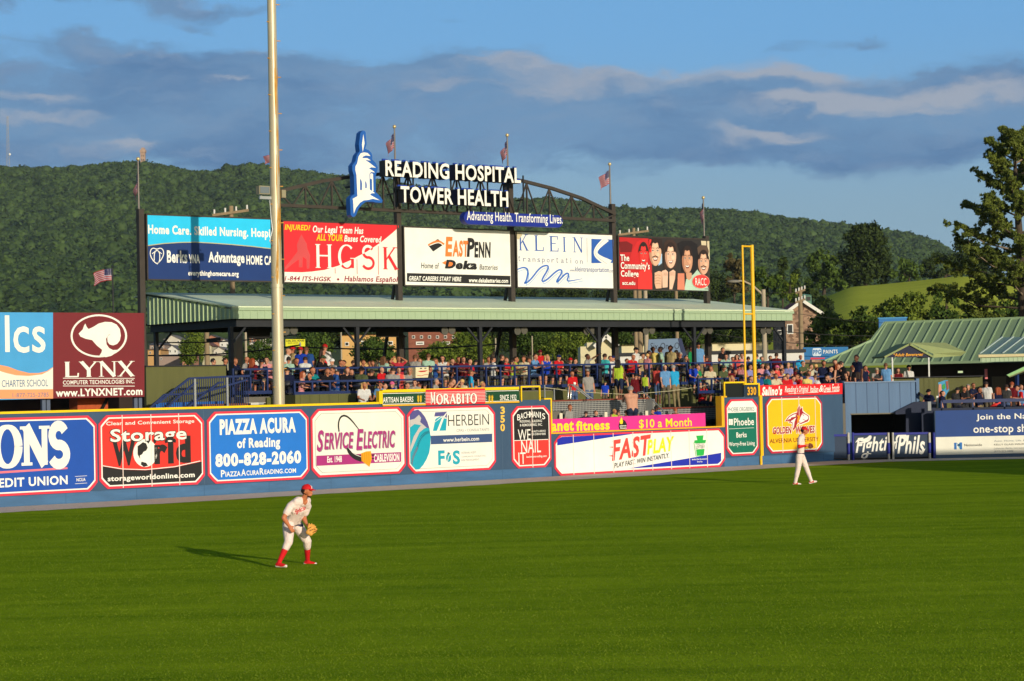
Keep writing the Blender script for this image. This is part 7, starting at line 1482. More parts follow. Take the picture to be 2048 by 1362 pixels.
    hb_ = MB(); hs = shell(.110, .100, .105, (-.016, 0, .012), lambda p: p[0] < .25 and p[2] > -.66 - .3 * p[0] and p[2] < .6, M_BEARD); hb_.add(np.array(hs.v) @ R.T + hc, hs.f, M_BEARD, True); obj('hair', hb_, o)
    T = BVHTree.FromPolygons([Vector(p) for p in v], f); return o, j, T, hc, v


def drape_text(parent, T, words, a, bdir, updir, w, h, raydir, m, name):
    b = MB(); gv, gf = glyphs(words, .05, .3); pts = []; rd = Vector(raydir).normalized(); b2 = np.array(bdir); u2 = np.array(updir)
    for q in gv:
        p0 = np.array(a) + b2 * (w * q[0]) + u2 * (h * q[1] + .25 * w * q[0]); hit = T.ray_cast(Vector(p0) - rd * .5, rd); pts.append(np.array(hit[0]) - np.array(rd) * .006 if hit[0] else None)
    keep = [f for f in gf if all(pts[i] is not None for i in f)]; pts = [p if p is not None else np.zeros(3) + np.array(a) for p in pts]
    used = sorted({i for f in keep for i in f}); mp = {i: k for k, i in enumerate(used)}
    if keep: b.add([pts[i] for i in used], [tuple(mp[i] for i in f) for f in keep], m); obj(name, b, parent)


Y1 = ground(592, 1131)[1]; z = Z(330, 940, 5.851)
J1 = dict(pel=(*z(1487, 612)[0], 0.02), chest=(*z(1562, 462)[0], -.16), neck=(*z(1618, 326)[0], -.26), head=(*z(1664, 248)[0], -.30), hipn=(*z(1445, 655)[0], -.12), hipf=(*z(1548, 655)[0], .12), kneen=(*z(1447, 838)[0], -.36), kneef=(*z(1664, 830)[0], .12), ankn=(*z(1333, 1085)[0], -.42), ankf=(*z(1668, 1062)[0], .36),
          shon=(*z(1468, 428)[0], -.36), shof=(*z(1664, 425)[0], -.08), elbn=(*z(1388, 560)[0], -.50), elbf=(*z(1625, 560)[0], -.02), wrin=(*z(1452, 655)[0], -.46), wrif=(*z(1655, 628)[0], -.10), handn=(*z(1500, 720)[0], -.44), handf=(*z(1690, 690)[0], -.14))
o1, j1, T1, hc1, v1 = player('outfielder', 'crouching outfielder in red cap and red socks with a tan glove on the near grass', Y1, J1, (.80, -.60, 0), (.90, -.40, -.05), {'n': (.85, -.5, 0), 'f': (.95, -.25, 0)}, True, (.1, 0, 1), dict(thumbn=(.5, .2, .6), thumbf=(0, -.4, .8)), 'beard')
rt = A3(.80, -.60, 0); rv = A3(-.60, -.80, 0)
a = atdepth(*z(1512, 535)[0], Y1 - .3); drape_text(o1, T1, 'Fightins', a, A3(.62, .35, 0), A3(.2, .0, 1.0), .30, .12, FWD, M_PRED, 'jersey_lettering')


def glove(parent_label, c, face, upv, sc=1.0, m0=None):
    """fielder's glove: cupped palm, four broad fingers, thumb, webbing and lacing"""
    face = np.array(face, float); face /= np.linalg.norm(face); upv = np.array(upv, float); upv -= face * (upv @ face); upv /= np.linalg.norm(upv); side = np.cross(upv, face)
    P = [(c - upv * .07 - side * .03, c - upv * .02, .058, .062, 0), (c - upv * .07 + side * .035, c + side * .02, .056, .055, 0)]
    for k, (o_, L) in enumerate(((-.075, .10), (-.038, .125), (.0, .13), (.036, .12))):
        b0 = c + side * o_ * .8 + upv * .0; P += [(b0, b0 + upv * L * .6 + side * o_ * .4, .026, .024, 0), (b0 + upv * L * .6 + side * o_ * .4, b0 + upv * L + side * o_ * .6 + face * .035, .024, .018, 0)]
    P += [(c + side * .06 - upv * .05, c + side * .105 + upv * .02, .028, .026, 0), (c + side * .105 + upv * .02, c + side * .10 + upv * .085 + face * .03, .026, .019, 0), (c + side * .055 + upv * .055, c + side * .085 + upv * .075, .016, .016, 1), (c + side * .05 + upv * .09, c + side * .09 + upv * .09, .012, .012, 1)]
    P = [(c + (a_ - c) * sc, c + (b_ - c) * sc, ra_ * sc, rb_ * sc, z_) for a_, b_, ra_, rb_, z_ in P]; v, f, zi = fuse('glove', P, .0095, 2); b = MB(); b.v = [tuple(p) for p in v]; b.f = f; b.m = [int(q) for q in zi]; b.sm = [True] * len(f); b.mats = [m0 or M_GLV, M_GLVD]; g = obj('baseball_glove', b, None, parent_label, 'glove'); lb = MB()
    T = BVHTree.FromPolygons([Vector(p) for p in v], f)
    for k in range(9):
        q = c + side * (-.08 + .022 * k) + upv * (-.02 + .028 * (k % 3)) + face * .3; hit = T.ray_cast(Vector(q), Vector(-face))
        if hit[0]: p = np.array(hit[0]); lb.tube([p - side * .012 - upv * .02, p + side * .012 + upv * .02], .007, M_GLVD, 5)
    if lb.v: obj('lacing', lb, g)


glove('tan leather baseball glove on the hand of the crouching outfielder', j1['handf'] + A3(.03, -.05, -.02), (.35, -.9, .1), (.55, 0, -.2) if False else (.45, .1, .75), .86)
Y2 = ground(1603, 968)[1]; z = Z(1540, 830, 8.514)
J2 = dict(pel=(*z(520, 660)[0], 0), chest=(*z(528, 480)[0], 0), neck=(*z(555, 340)[0], 0), head=(*z(584, 268)[0], 0), hipn=(*z(500, 700)[0], -.10), hipf=(*z(530, 700)[0], .10), kneen=(*z(478, 920)[0], -.12), kneef=(*z(620, 905)[0], .12), ankn=(*z(430, 1150)[0], -.12), ankf=(*z(702, 1120)[0], .12),
          shon=(*z(515, 405)[0], -.19), shof=(*z(548, 405)[0], .19), elbn=(*z(492, 545)[0], -.27), elbf=(*z(560, 540)[0], .27), wrin=(*z(600, 522)[0], -.20), wrif=(*z(640, 520)[0], .10), handn=(*z(672, 512)[0], -.12), handf=(*z(690, 520)[0], .0))
o2, j2, T2, hc2, v2 = player('outfielder', 'outfielder walking right in cream uniform and red cap before the golden university sign', Y2, J2, (1, -.12, 0), (.95, -.25, -.1), {'n': (1, -.1, .02), 'f': (1, -.05, .22)}, False, (.05, 0, 1), dict(thumbn=(0, .2, 1), thumbf=(0, -.3, 1)), 'sleeve', .012)
glove('dark brown glove held against the chest of the walking outfielder', j2['handf'] + A3(.0, .05, -.02), (.2, -.6, .4), (.5, 0, .7), .72, mat('brown glove leather', C(120, 62, 36), .55, .2, 14, .4, 30))
# ------------------------------------------------------------ trees behind the ballpark
BARK = mat('bark', (.06, .045, .032), .9, .3, 3, .5, 12); BARKP = mat('pale branch', (.22, .17, .12), .9, .2, 3)
LEAF = {'dark': leaf_material('dark leaves', (.010, .022, .005), (.045, .070, .012)), 'mid': leaf_material('green leaves', (.022, .050, .008), (.085, .135, .018)), 'light': leaf_material('yellow green leaves', (.045, .085, .010), (.17, .22, .025)), 'pine': leaf_material('pine needles', (.024, .050, .010), (.185, .225, .036), scale=.8), 'rust': leaf_material('reddish leaves', (.035, .030, .012), (.11, .09, .030))}


def leaf_quads(C_, R, count, size, rg, long=1.5):
    """small random leaf clumps in clustered lumps through an ellipsoid volume"""
    lumps = rg.normal(0, 1, (max(8, count // 90), 3)); lumps /= np.linalg.norm(lumps, axis=1)[:, None]; lumps *= rg.uniform(.25, .90, (len(lumps), 1)) ** .5
    idx = rg.integers(0, len(lumps), count); p = lumps[idx] * .92 + rg.normal(0, .13, (count, 3)); P = C_ + p * R
    n = rg.normal(0, 1, (count, 3)) + p * .9; n /= np.linalg.norm(n, axis=1)[:, None]; a = np.cross(n, rg.normal(0, 1, (count, 3))); a /= np.linalg.norm(a, axis=1)[:, None]; b = np.cross(n, a); s = size * rg.uniform(.55, 1.4, (count, 1))
    return np.stack([P - a * s * long * .5, P - b * s * .45 , P + a * s * long * .5, P + b * s * .45], 1)


def quads_obj(name, Q, m, parent):
    v = Q.reshape(-1, 3); A = np.array(worldm(parent).inverted()); v = v @ A[:3, :3].T + A[:3, 3]; n = len(Q); me = bpy.data.meshes.new(name)
    me.vertices.add(len(v)); me.vertices.foreach_set('co', v.astype(np.float32).ravel()); me.loops.add(4 * n); me.loops.foreach_set('vertex_index', np.arange(4 * n, dtype=np.int32)); me.polygons.add(n); me.polygons.foreach_set('loop_start', np.arange(0, 4 * n, 4, dtype=np.int32)); me.polygons.foreach_set('loop_total', np.full(n, 4, dtype=np.int32)); me.update(calc_edges=True); me.materials.append(m)
    o = bpy.data.objects.new(name, me); COL.objects.link(o); o.parent = parent; return o


def tree(name, label, Y, lobes, kind, basey, size=None, dens=1.0, group='trees behind the ballpark', trunk=True, seed=1):
    """lobes: crown lobes as (px, py, rx, ry) seen at distance Y; basey: pixel height of the trunk foot"""
    rg = np.random.default_rng(seed + int(lobes[0][0])); px0 = lobes[0][0]; foot = atdepth(px0, basey, Y); k = Y / F
    r = thing(name, label, 'tree' if 'bush' not in name else 'bush', foot, 0, group); Q = []; size = size or max(.14, 3.0 * k)
    for x, y, rx, ry in lobes:
        c = atdepth(x, y, Y + rg.uniform(-.3, .3) * rx * k); cnt = int(dens * 34 * rx * ry * k * k / (size * size)); cnt = min(max(cnt, 250), 16000); Q.append(leaf_quads(c, A3(rx * k, rx * k, ry * k), cnt, size, rg))
    quads_obj('crown', np.concatenate(Q), LEAF[kind], r)
    if trunk:
        b = MB(); top = atdepth(px0, lobes[0][1], Y); w = max(.12, lobes[0][2] * k * .085); b.tube([foot, foot * .6 + top * .4 + A3(.05, 0, 0), top], [w * 1.3, w, w * .35], BARK, 8)
        for x, y, rx, ry in lobes:
            c = atdepth(x, y, Y); st = foot * .55 + top * .45
            for q in range(2): b.tube([st, st * .5 + c * .5 + rg.normal(0, .1, 3), c + rg.normal(0, .3, 3) * rx * k], [w * .5, w * .32, w * .1], BARK, 5)
        obj('trunk', b, r)
    return r


def pine():
    Y = 130.0; rg = np.random.default_rng(5); k = Y / F; foot = atdepth(2052, 700, Y); top = atdepth(2026, 262, Y); r = thing('pine_tree', 'tall open pine tree with upswept branches at the right edge', 'tree', foot); b = MB(); b.tube([foot, foot * .5 + top * .5, top], [.34, .24, .05], BARK, 10); obj('trunk', b, r); Q = []; b = MB()
    n = 44
    for i in range(n):
        f = (i + .5) / n; h = .10 + .88 * f; st = foot + (top - foot) * h; L = (1 - f) ** .72 * 5.3 * (.62 + .6 * rg.random()) + .5; az = i * 2.4 + rg.uniform(-.4, .4); d = A3(math.cos(az), math.sin(az) * .9, .22 + .50 * f); end = st + d * L; mid = st + d * L * .55 - A3(0, 0, .10 * L); b.tube([st, mid, end], [.07, .045, .015], BARKP if i % 5 == 2 else BARK, 5)
        for q in np.linspace(.36, 1, int(4 + L * 2.4)):
            c = (st * (1 - q) ** 2 + 2 * mid * q * (1 - q) + end * q * q); R = .38 * (1.15 - .5 * q); Q.append(leaf_quads(c + A3(0, 0, .14), A3(R, R, R * .55), 230, .085, rg, 3.0)); sd_ = rg.normal(0, 1, 3) * A3(1, 1, .4); sd_ /= np.linalg.norm(sd_); tw = c + sd_ * L * .16 + A3(0, 0, .12); b.tube([c, tw], [.022, .01], BARK, 4); Q.append(leaf_quads(tw, A3(.30, .30, .24), 150, .08, rg, 3.0))
    quads_obj('crown', np.concatenate(Q), LEAF['pine'], r); obj('branches', b, r)


pine()
TG_ = 'trees behind the ballpark'
tree('broadleaf_tree', 'tall dark round topped tree standing on the meadow edge', 392, [(1730, 512, 50, 62), (1704, 538, 32, 36), (1757, 536, 32, 38), (1722, 472, 34, 30), (1742, 478, 30, 32)], 'dark', 576, .42, 1.0, 'trees behind the ballpark', True, 3)
tree('broadleaf_tree', 'mid green bushy tree left of the tall dark tree', 392, [(1648, 540, 38, 40), (1666, 560, 30, 26), (1630, 560, 26, 28)], 'mid', 590, .5)
tree('broadleaf_tree', 'small pale leaved tree between the foul pole and the stone house', 280, [(1580, 562, 15, 20), (1576, 590, 20, 18)], 'light', 640, .42)
tree('broadleaf_tree', 'dark broad tree right behind the stone house roof', 270, [(1628, 610, 40, 34), (1600, 590, 26, 26), (1655, 625, 22, 26)], 'dark', 680, .5)
tree('broadleaf_tree', 'tawny layered conifer left of the foul pole top', 300, [(1468, 545, 24, 34), (1462, 522, 14, 14), (1480, 570, 26, 20)], 'rust', 640, .45)
tree('broadleaf_tree', 'olive green tree just right of the foul pole', 290, [(1535, 550, 28, 34), (1555, 575, 24, 26), (1518, 580, 20, 26)], 'mid', 640, .45)
tree('broadleaf_tree', 'dark tree behind the street lamp', 320, [(1565, 540, 18, 30), (1590, 575, 24, 40)], 'dark', 640, .5)
tree('broadleaf_tree', 'round green tree right of the tall dark tree', 392, [(1818, 535, 24, 24), (1800, 545, 24, 20), (1835, 545, 16, 18)], 'mid', 570, .45)
tree('broadleaf_tree', 'dark mass of foliage at the meadow top behind the pine', 395, [(1890, 530, 40, 26), (1935, 515, 40, 38), (1860, 545, 26, 14), (1980, 530, 40, 34)], 'dark', 570, .5)
for x, lab, kd, lob in ((1655, 'wide leafy bush covering the right side of the stone house', 'mid', [(1655, 660, 42, 40), (1625, 680, 26, 30), (1690, 665, 34, 36), (1640, 690, 40, 20)]), (1725, 'leafy bush mass above the paint sign', 'mid', [(1728, 645, 38, 32), (1760, 640, 30, 34), (1715, 675, 40, 24)]), (1800, 'sunlit shrub mass in front of the meadow', 'light', [(1795, 622, 36, 30), (1832, 610, 34, 30), (1768, 632, 26, 28), (1810, 645, 50, 26)]), (1888, 'darker rounded shrub at the right end of the meadow', 'mid', [(1892, 600, 26, 34), (1870, 625, 30, 26), (1905, 635, 30, 24)]), (1960, 'low bushes below the pine tree', 'mid', [(1950, 640, 46, 20), (2010, 630, 46, 28), (2045, 600, 30, 40)])):
    tree('leafy_bush', lab, 150 if x < 1780 else 165, lob, kd, 720, .19, .9)
rg_ = np.random.default_rng(9); NM = ['first', 'second', 'third']
for x, y, rx, ry, Y, kd, lab in ((385, 690, 26, 42, 240, 'light', 'yellow green tree in the town beyond the left end of the deck'), (690, 665, 55, 34, 220, 'dark', 'dark tree beneath the roof below the law firm billboard'), (625, 690, 40, 34, 200, 'mid', 'green tree right of the yellow advertising sign'), (750, 700, 48, 28, 160, 'mid', 'low green bush in front of the tan store'), (880, 704, 46, 24, 170, 'light', 'bright low bush below the brick store'), (940, 690, 44, 40, 180, 'light', 'sunlit bushes under the battery billboard'), (985, 668, 48, 40, 230, 'dark', 'dark tree under the battery billboard'),
                             (1060, 680, 52, 44, 190, 'mid', 'green tree under the transport billboard'), (1135, 690, 50, 38, 180, 'light', 'sunlit bush left of the cream gabled building'), (1150, 655, 60, 34, 230, 'dark', 'dark tree behind the cream gabled building'), (1265, 665, 52, 36, 230, 'mid', 'green tree right of the cream gabled building'), (1370, 668, 50, 36, 230, 'mid', 'green tree behind the boat shaped sign'), (1460, 665, 40, 30, 220, 'dark', 'dark tree behind the foul pole base'), (1515, 668, 34, 24, 230, 'dark', 'dark bush below the street lamp'), (470, 705, 26, 22, 260, 'mid', 'green shrub in the town right of the left end post'), (520, 700, 34, 26, 250, 'mid', 'green shrub left of the light pole'),
                             (1130, 590, 46, 20, 400, 'dark', 'tree row crown over the roof below the transport billboard'), (1230, 592, 46, 18, 400, 'dark', 'tree row crown over the roof right of the transport billboard'), (1330, 590, 50, 18, 400, 'dark', 'tree row crown below the college billboard'), (1420, 575, 46, 34, 400, 'dark', 'dark tree right of the college billboard'), (1030, 588, 50, 16, 420, 'dark', 'tree row crown over the roof below the battery billboard')):
    tree('broadleaf_tree', lab, Y, [(x, y, rx, ry), (x - rx * .5, y + ry * .3, rx * .55, ry * .6), (x + rx * .55, y + ry * .2, rx * .55, ry * .65)], kd, y + ry + (26 if y > 630 else 70), None, .9)

# ------------------------------------------------------------ houses, signs and poles beyond the deck
M_CREAMW = mat('cream wall', C(220, 206, 162), .8, .08, .6); M_BRICKF = mat('brick far', C(140, 84, 64), .85, .3, 1.2, stretch=(1, 1, 3)); M_GLASS = mat('dark window', (.03, .035, .04), .2, .1, 1, spec=.5); M_TRIMW = mat('white trim', C(232, 226, 210), .6, .05)


def stone_material():
    m = bpy.data.materials.new('field stone'); m.use_nodes = True; nt = m.node_tree; b = nt.nodes['Principled BSDF']; b.inputs['Roughness'].default_value = .9; tc = nt.nodes.new('ShaderNodeTexCoord'); mp = nt.nodes.new('ShaderNodeMapping'); mp.inputs['Scale'].default_value = (1.6, 1.6, 2.6); nt.links.new(tc.outputs['Object'], mp.inputs[0])
    v = nt.nodes.new('ShaderNodeTexVoronoi'); v.inputs['Scale'].default_value = 1.5; nt.links.new(mp.outputs[0], v.inputs['Vector']); r = nt.nodes.new('ShaderNodeValToRGB'); e = r.color_ramp.elements; e[0].position = 0; e[0].color = (.10, .055, .035, 1); e[1].position = 1; e[1].color = (.40, .26, .17, 1); s = nt.nodes.new('ShaderNodeSeparateColor'); nt.links.new(v.outputs['Color'], s.inputs[0]); nt.links.new(s.outputs[0], r.inputs[0]); nt.links.new(r.outputs[0], b.inputs['Base Color']); return m


def house(name, label, Y, x0, x1, ye, yp, yb, wall, roof, depth=8.0, gable=True, windows=(), trim=None, group=None, ridge_back=True):
    """a house whose front faces the camera: x0..x1 and the eave, peak and foot heights are photo pixels at distance Y"""
    fr = FP(Y); a, zb = fr.px(x0, yb); c, _ = fr.px(x1, yb); ze = fr.px(x0, ye)[1]; zp = fr.px((x0 + x1) / 2, yp)[1]; zb = min(zb, 0); g = thing(name, label, 'house' if 'house' in name else 'building', fr.w((a + c) / 2, 0, 0), 0, group); m = (a + c) / 2; b = MB()
    if gable: b.flat(fr, 0, [(a, zb), (c, zb), (c, ze), (m, zp), (a, ze)], wall, depth)
    else: b.box(fr, a, c, 0, depth, zb, ze, wall)
    obj('wall', b, g); b = MB(); e = .35
    if gable:
        for p, q in (((a - e, ze - e * (zp - ze) / (m - a)), (m, zp + .05)), ((m, zp + .05), (c + e, ze - e * (zp - ze) / (m - a)))): b.quadp([fr.w(p[0], -e, p[1]), fr.w(q[0], -e, q[1]), fr.w(q[0], depth, q[1]), fr.w(p[0], depth, p[1])], roof, .12)
    else:
        b.quadp([fr.w(a - e, -e, ze), fr.w(c + e, -e, ze), fr.w(c, depth / 2, zp), fr.w(a, depth / 2, zp)], roof); b.quadp([fr.w(a, depth / 2, zp), fr.w(c, depth / 2, zp), fr.w(c + e, depth, ze), fr.w(a - e, depth, ze)], roof)
        b.add([fr.w(a - e, -e, ze), fr.w(a, depth / 2, zp), fr.w(a - e, depth, ze)], [(0, 1, 2)], roof); b.add([fr.w(c + e, -e, ze), fr.w(c, depth / 2, zp), fr.w(c + e, depth, ze)], [(0, 2, 1)], roof)
    obj('roof', b, g)
    if trim and gable:
        b = MB()
        for p, q in (((a - e, ze - e * (zp - ze) / (m - a)), (m, zp)), ((c + e, ze - e * (zp - ze) / (m - a)), (m, zp))): b.beam(fr.w(p[0], -e - .05, p[1]), fr.w(q[0], -e - .05, q[1]), .08, .28, trim)
        obj('verge', b, g)
    for wx0, wx1, wy0, wy1 in windows:
        p0 = fr.px(wx0, wy1); p1 = fr.px(wx1, wy0); b = MB(); b.box(fr, p0[0], p1[0], -.06, .0, p0[1], p1[1], trim or M_TRIMW); w = obj('window', b, g); b = MB(); t = min(.12, (p1[0] - p0[0]) * .15); b.box(fr, p0[0] + t, p1[0] - t, -.075, -.062, p0[1] + t, p1[1] - t, M_GLASS); obj('pane', b, w)
    return g, fr


g, fr = house('stone_house', 'brown field stone house with white verges and a green cupola', 190, 1572, 1642, 626, 601.5, 720, stone_material(), mat('red roof tiles', C(140, 56, 44), .8, .15, 3), 9, True, ((1574, 1586, 648, 668), (1555, 1563, 660, 669)), M_TRIMW)
b = MB(); q0 = fr.px(1604, 601); q1 = fr.px(1627.5, 589); b.box(fr, q0[0], q1[0], 1.5, 2.6, q0[1] - .6, q1[1], mat('green cupola', C(92, 136, 112), .6, .08)); pk = (q0[0] + q1[0]) / 2; zt = fr.px(1615, 586)[1]; zq = q1[1]; A = [fr.w(q0[0] - .1, 1.4, zq), fr.w(q1[0] + .1, 1.4, zq), fr.w(q1[0] + .1, 2.7, zq), fr.w(q0[0] - .1, 2.7, zq), fr.w(pk, 2.05, zt)]; b.add(A, [(0, 1, 4), (1, 2, 4), (2, 3, 4), (3, 0, 4)], mat('green cupola roof', C(110, 160, 128), .5, .08)); cu = obj('cupola', b, g); b = MB()
for k in range(2): b = MB(); p0 = q0[0] + .1 + k * .5; b.box(fr, p0, p0 + .4, 1.48, 1.499, q1[1] - .5, q1[1] - .12, M_GLASS); obj('louvre', b, cu)
g, fr = house('gabled_building', 'cream building with a pointed gable bay under the pavilion roof', 140, 1200, 1226, 684, 671.5, 740, M_CREAMW, M_TRIMW, 6, True, (), M_TRIMW); b = MB(); p = fr.px(1161, 693); q = fr.px(1200, 693); b.box(fr, p[0], q[0] + .1, .3, 6, 0, p[1], M_CREAMW); p2 = fr.px(1174, 685); b.box(fr, p2[0], q[0] + .1, .2, 5.8, p[1] - .1, p2[1], M_CREAMW); obj('side_wing', b, g)
house('flat_building', 'pale flat roofed building right of the gabled cream building', 150, 1244, 1300, 690, 688, 735, M_CREAMW, M_TRIMW, 8, False)
house('flat_building', 'long cream building with a shallow roof behind the foul pole base', 150, 1425, 1537, 686, 684.5, 715, mat('cream cladding', C(232, 216, 170), .7, .06, .5), M_TRIMW, 8, False)
house('store_building', 'tan store with an orange roof stripe under the law firm billboard', 210, 682, 797, 670, 666, 735, mat('tan wall', C(216, 168, 100), .8, .08, .5), mat('orange stripe', C(190, 92, 40), .7), 14, False, ((690, 698, 684, 692), (722, 740, 681, 690), (744, 764, 681, 690), (776, 786, 682, 690)))
house('brick_building', 'long brick building under the battery billboard', 210, 818, 925, 658, 654, 735, M_BRICKF, M_BRICKF, 14, False, [(824 + 16 * k, 830 + 16 * k, 671, 677) for k in range(6)] + [(832, 848, 683, 690), (884, 900, 683, 690)])
HC = [((206, 196, 176), (120, 112, 106)), ((196, 150, 92), (170, 120, 70)), ((160, 136, 120), (90, 84, 84)), ((220, 214, 200), (96, 92, 96)), ((188, 176, 140), (110, 70, 52)), ((176, 120, 92), (84, 76, 74))]
TOWN = [(296, 322, 700, 696, 420, 1, 'tan flat roofed house left end of the town'), (330, 362, 678, 670, 520, 0, 'white house with grey roof high in the town left of the green tree'), (300, 330, 690, 684, 500, 2, 'brown roofed house at the far left of the town'), (318, 372, 712, 708, 400, 2, 'long low brown shed left of the green tree'), (336, 356, 697, 690, 480, 3, 'pale house with dark roof below the white house'), (405, 424, 690, 684, 470, 4, 'cream house right of the green tree'), (428, 452, 700, 693, 430, 0, 'pale block house left of the corner post'), (410, 440, 676, 670, 560, 5, 'brick house high in the town'), (408, 452, 712, 709, 380, 4, 'long tan wall building left of the corner post'), (496, 516, 690, 683, 480, 3, 'white house between corner post and light pole'), (520, 545, 682, 675, 540, 0, 'pale terrace house left of the light pole'), (530, 556, 700, 694, 430, 2, 'brown house touching the light pole'), (500, 528, 674, 668, 600, 5, 'far brick terrace house left of the light pole'), (365, 382, 706, 700, 390, 5, 'small red house in front of the green tree'), (440, 460, 684, 678, 540, 3, 'small white house at the corner post')]
for x0, x1, ye, yp, Y, ci, lab in TOWN:
    w, r = HC[ci]; mx = (x0 + x1) / 2; house('town_house', lab, Y, x0, x1, ye, yp, 740, mat('town wall', C(*w), .85, .1, .4), mat('town roof', C(*r), .8, .12, .6), 10, ci in (0, 3, 4, 5) and x1 - x0 < 40, ((x0 + 3, x0 + 6, ye + 3, ye + 8), (x1 - 7, x1 - 4, ye + 3, ye + 8)), None, 'town houses seen under the roof at left')
# signs beyond the deck
fr = FP(170); z = Z(560, 640, 6.827); S = plate('yellow_sign', 'yellow advertising sign with black lettering behind the crowd right of the light pole', 'sign', fr, 0, z(75, 362, 340, 362, 340, 262, 75, 262), V(230, 222, 40), .3); S.txt('lettering', 3, 'CARL DIAL HOUSE', *z(82, 298)[0], *z(330, 268)[0], BLACK, .04); S.txt('lettering', 3, 'BAKED GOODS', *z(110, 325)[0], *z(250, 302)[0], V(120, 110, 40)); S.pg('bottle', 3, z(262, 358, 262, 320, 270, 300, 278, 300, 288, 320, 288, 358), GREY); a = fr.px(*z(200, 362)[0]); S('pole').box(fr, a[0] - .12, a[0] + .12, .1, .3, 0, a[1], M_STEELB); S.done()
fr = FP(112); z = Z(1100, 640, 6.81); S = plate('boat_sign', 'grey blue slanted sign reading Six-One-O behind the standing crowd', 'sign', fr, 0, z(1345, 265, 1740, 250, 1810, 560, 1320, 560), V(112, 134, 158), .2); S('side_panel').pgon(fr, -.01, z(1742, 250, 1790, 248, 1880, 540, 1812, 560), V(36, 50, 84), .2); S.txt('lettering', 3, 'Six-One-O', *z(1368, 402)[0], *z(1760, 305)[0], V(40, 48, 60), -.01, .1); S('stand').box(fr, fr.px(1310, 720)[0], fr.px(1365, 720)[0], .25, .5, 0, fr.px(1330, 722)[1] + .2, M_STEELB); S.done()
fr = FP(125); z = Z(1380, 560, 5.675); S = plate('paint_sign', 'blue paint company sign with white letters left of the green roof', 'sign', fr, 0, z(1285, 905, 1660, 905, 1795, 850, 1795, 758, 1285, 765), V(24, 112, 168), .2)
S.pg('logo', 2, z(1392, 785, 1400, 774, 1478, 772, 1490, 785, 1490, 850, 1478, 866, 1402, 866, 1392, 850), V(214, 226, 232)); S.txt('logo', 3, 'PPG', *z(1398, 845)[0], *z(1486, 790)[0], V(24, 112, 168), .06); S.txt('lettering', 2, 'PAINTS', *z(1514, 836)[0], *z(1676, 790)[0], WHITE, .01); S.pg('red_strip', 2, z(1368, 903, 1368, 880, 1530, 880, 1530, 895), V(214, 50, 70)); S('post').box(fr, fr.px(1620, 720)[0], fr.px(1624, 720)[0], .05, .15, 0, fr.px(1620, 719)[1], M_STEELB); S.done()
fr = FP(128); S = plate('blue_sign', 'blue sign peeking over the green roof ridge', 'sign', fr, 0, [(1758, 668), (1813.5, 668), (1813.5, 635), (1758, 637)], V(34, 110, 168), .2); S('border').box(fr, *[fr.px(x, 650)[0] for x in (1756.5, 1815)], -.02, .22, fr.px(1790, 637)[1], fr.px(1790, 634.5)[1], V(60, 140, 190)); S.pg('lettering', 2, [(1763, 648), (1768, 643), (1774, 646), (1774, 668), (1763, 668)], V(150, 190, 214)); S.done()
# white low wall and trailer band behind the deck
fr = FP(118); t = thing('white_trailer', 'long white trailer with a dark roof behind the upper terrace near the foul pole', 'trailer', fr.w(12, 0, 0)); b = MB(); a = fr.px(1240, 712); c = fr.px(1608, 706); b.box(fr, a[0], c[0], 0, 2.6, fr.px(1450, 726)[1], fr.px(1450, 708)[1], V(226, 220, 206)); obj('body', b, t); b = MB(); b.box(fr, a[0] - .1, c[0] + .1, -.1, 2.7, fr.px(1450, 708)[1], fr.px(1450, 701.5)[1], M_STEELB); obj('roof', b, t); b = MB()
for q in (.12, .2, .8, .9): w = fr.w(a[0] + (c[0] - a[0]) * q, .0, .5); b = MB(); b.tube([w - A3(0, .05, 0), w + A3(0, .3, 0)], .5, M_BLK, 14); obj('wheel', b, t)
# poles, lamp and wires
M_WOOD = mat('weathered pole wood', C(150, 128, 96), .9, .2, 2, .3, 14, stretch=(1, 1, .2)); M_LAMPP = mat('concrete lamp post', C(176, 160, 132), .8, .1)


def upole(label, x0, y0, x1, y1, Y, r, m=M_WOOD, bars=()):
    g = thing('utility_pole', label, 'utility pole', atdepth(x1, y1, Y), 0, 'utility poles behind the deck'); b = MB(); p = atdepth(x0, y0, Y); b.tube([(p[0], p[1], 0), p], [r * 1.15, r * .85], m, 10); obj('pole', b, g); b = MB()
    for by, bw in bars:
        c = atdepth(x0, by, Y); b.beam(c + A3(-bw, -.12, -.1), c + A3(bw, -.12, .1), .1, .12, m)
        for q in (-.9, -.3, .3, .9): b.tube([c + A3(bw * q, -.12, .1 * q + .05), c + A3(bw * q, -.12, .1 * q + .26)], .05, V(220, 214, 200), 6)
    if bars: obj('cross_arm', b, g)
    return g


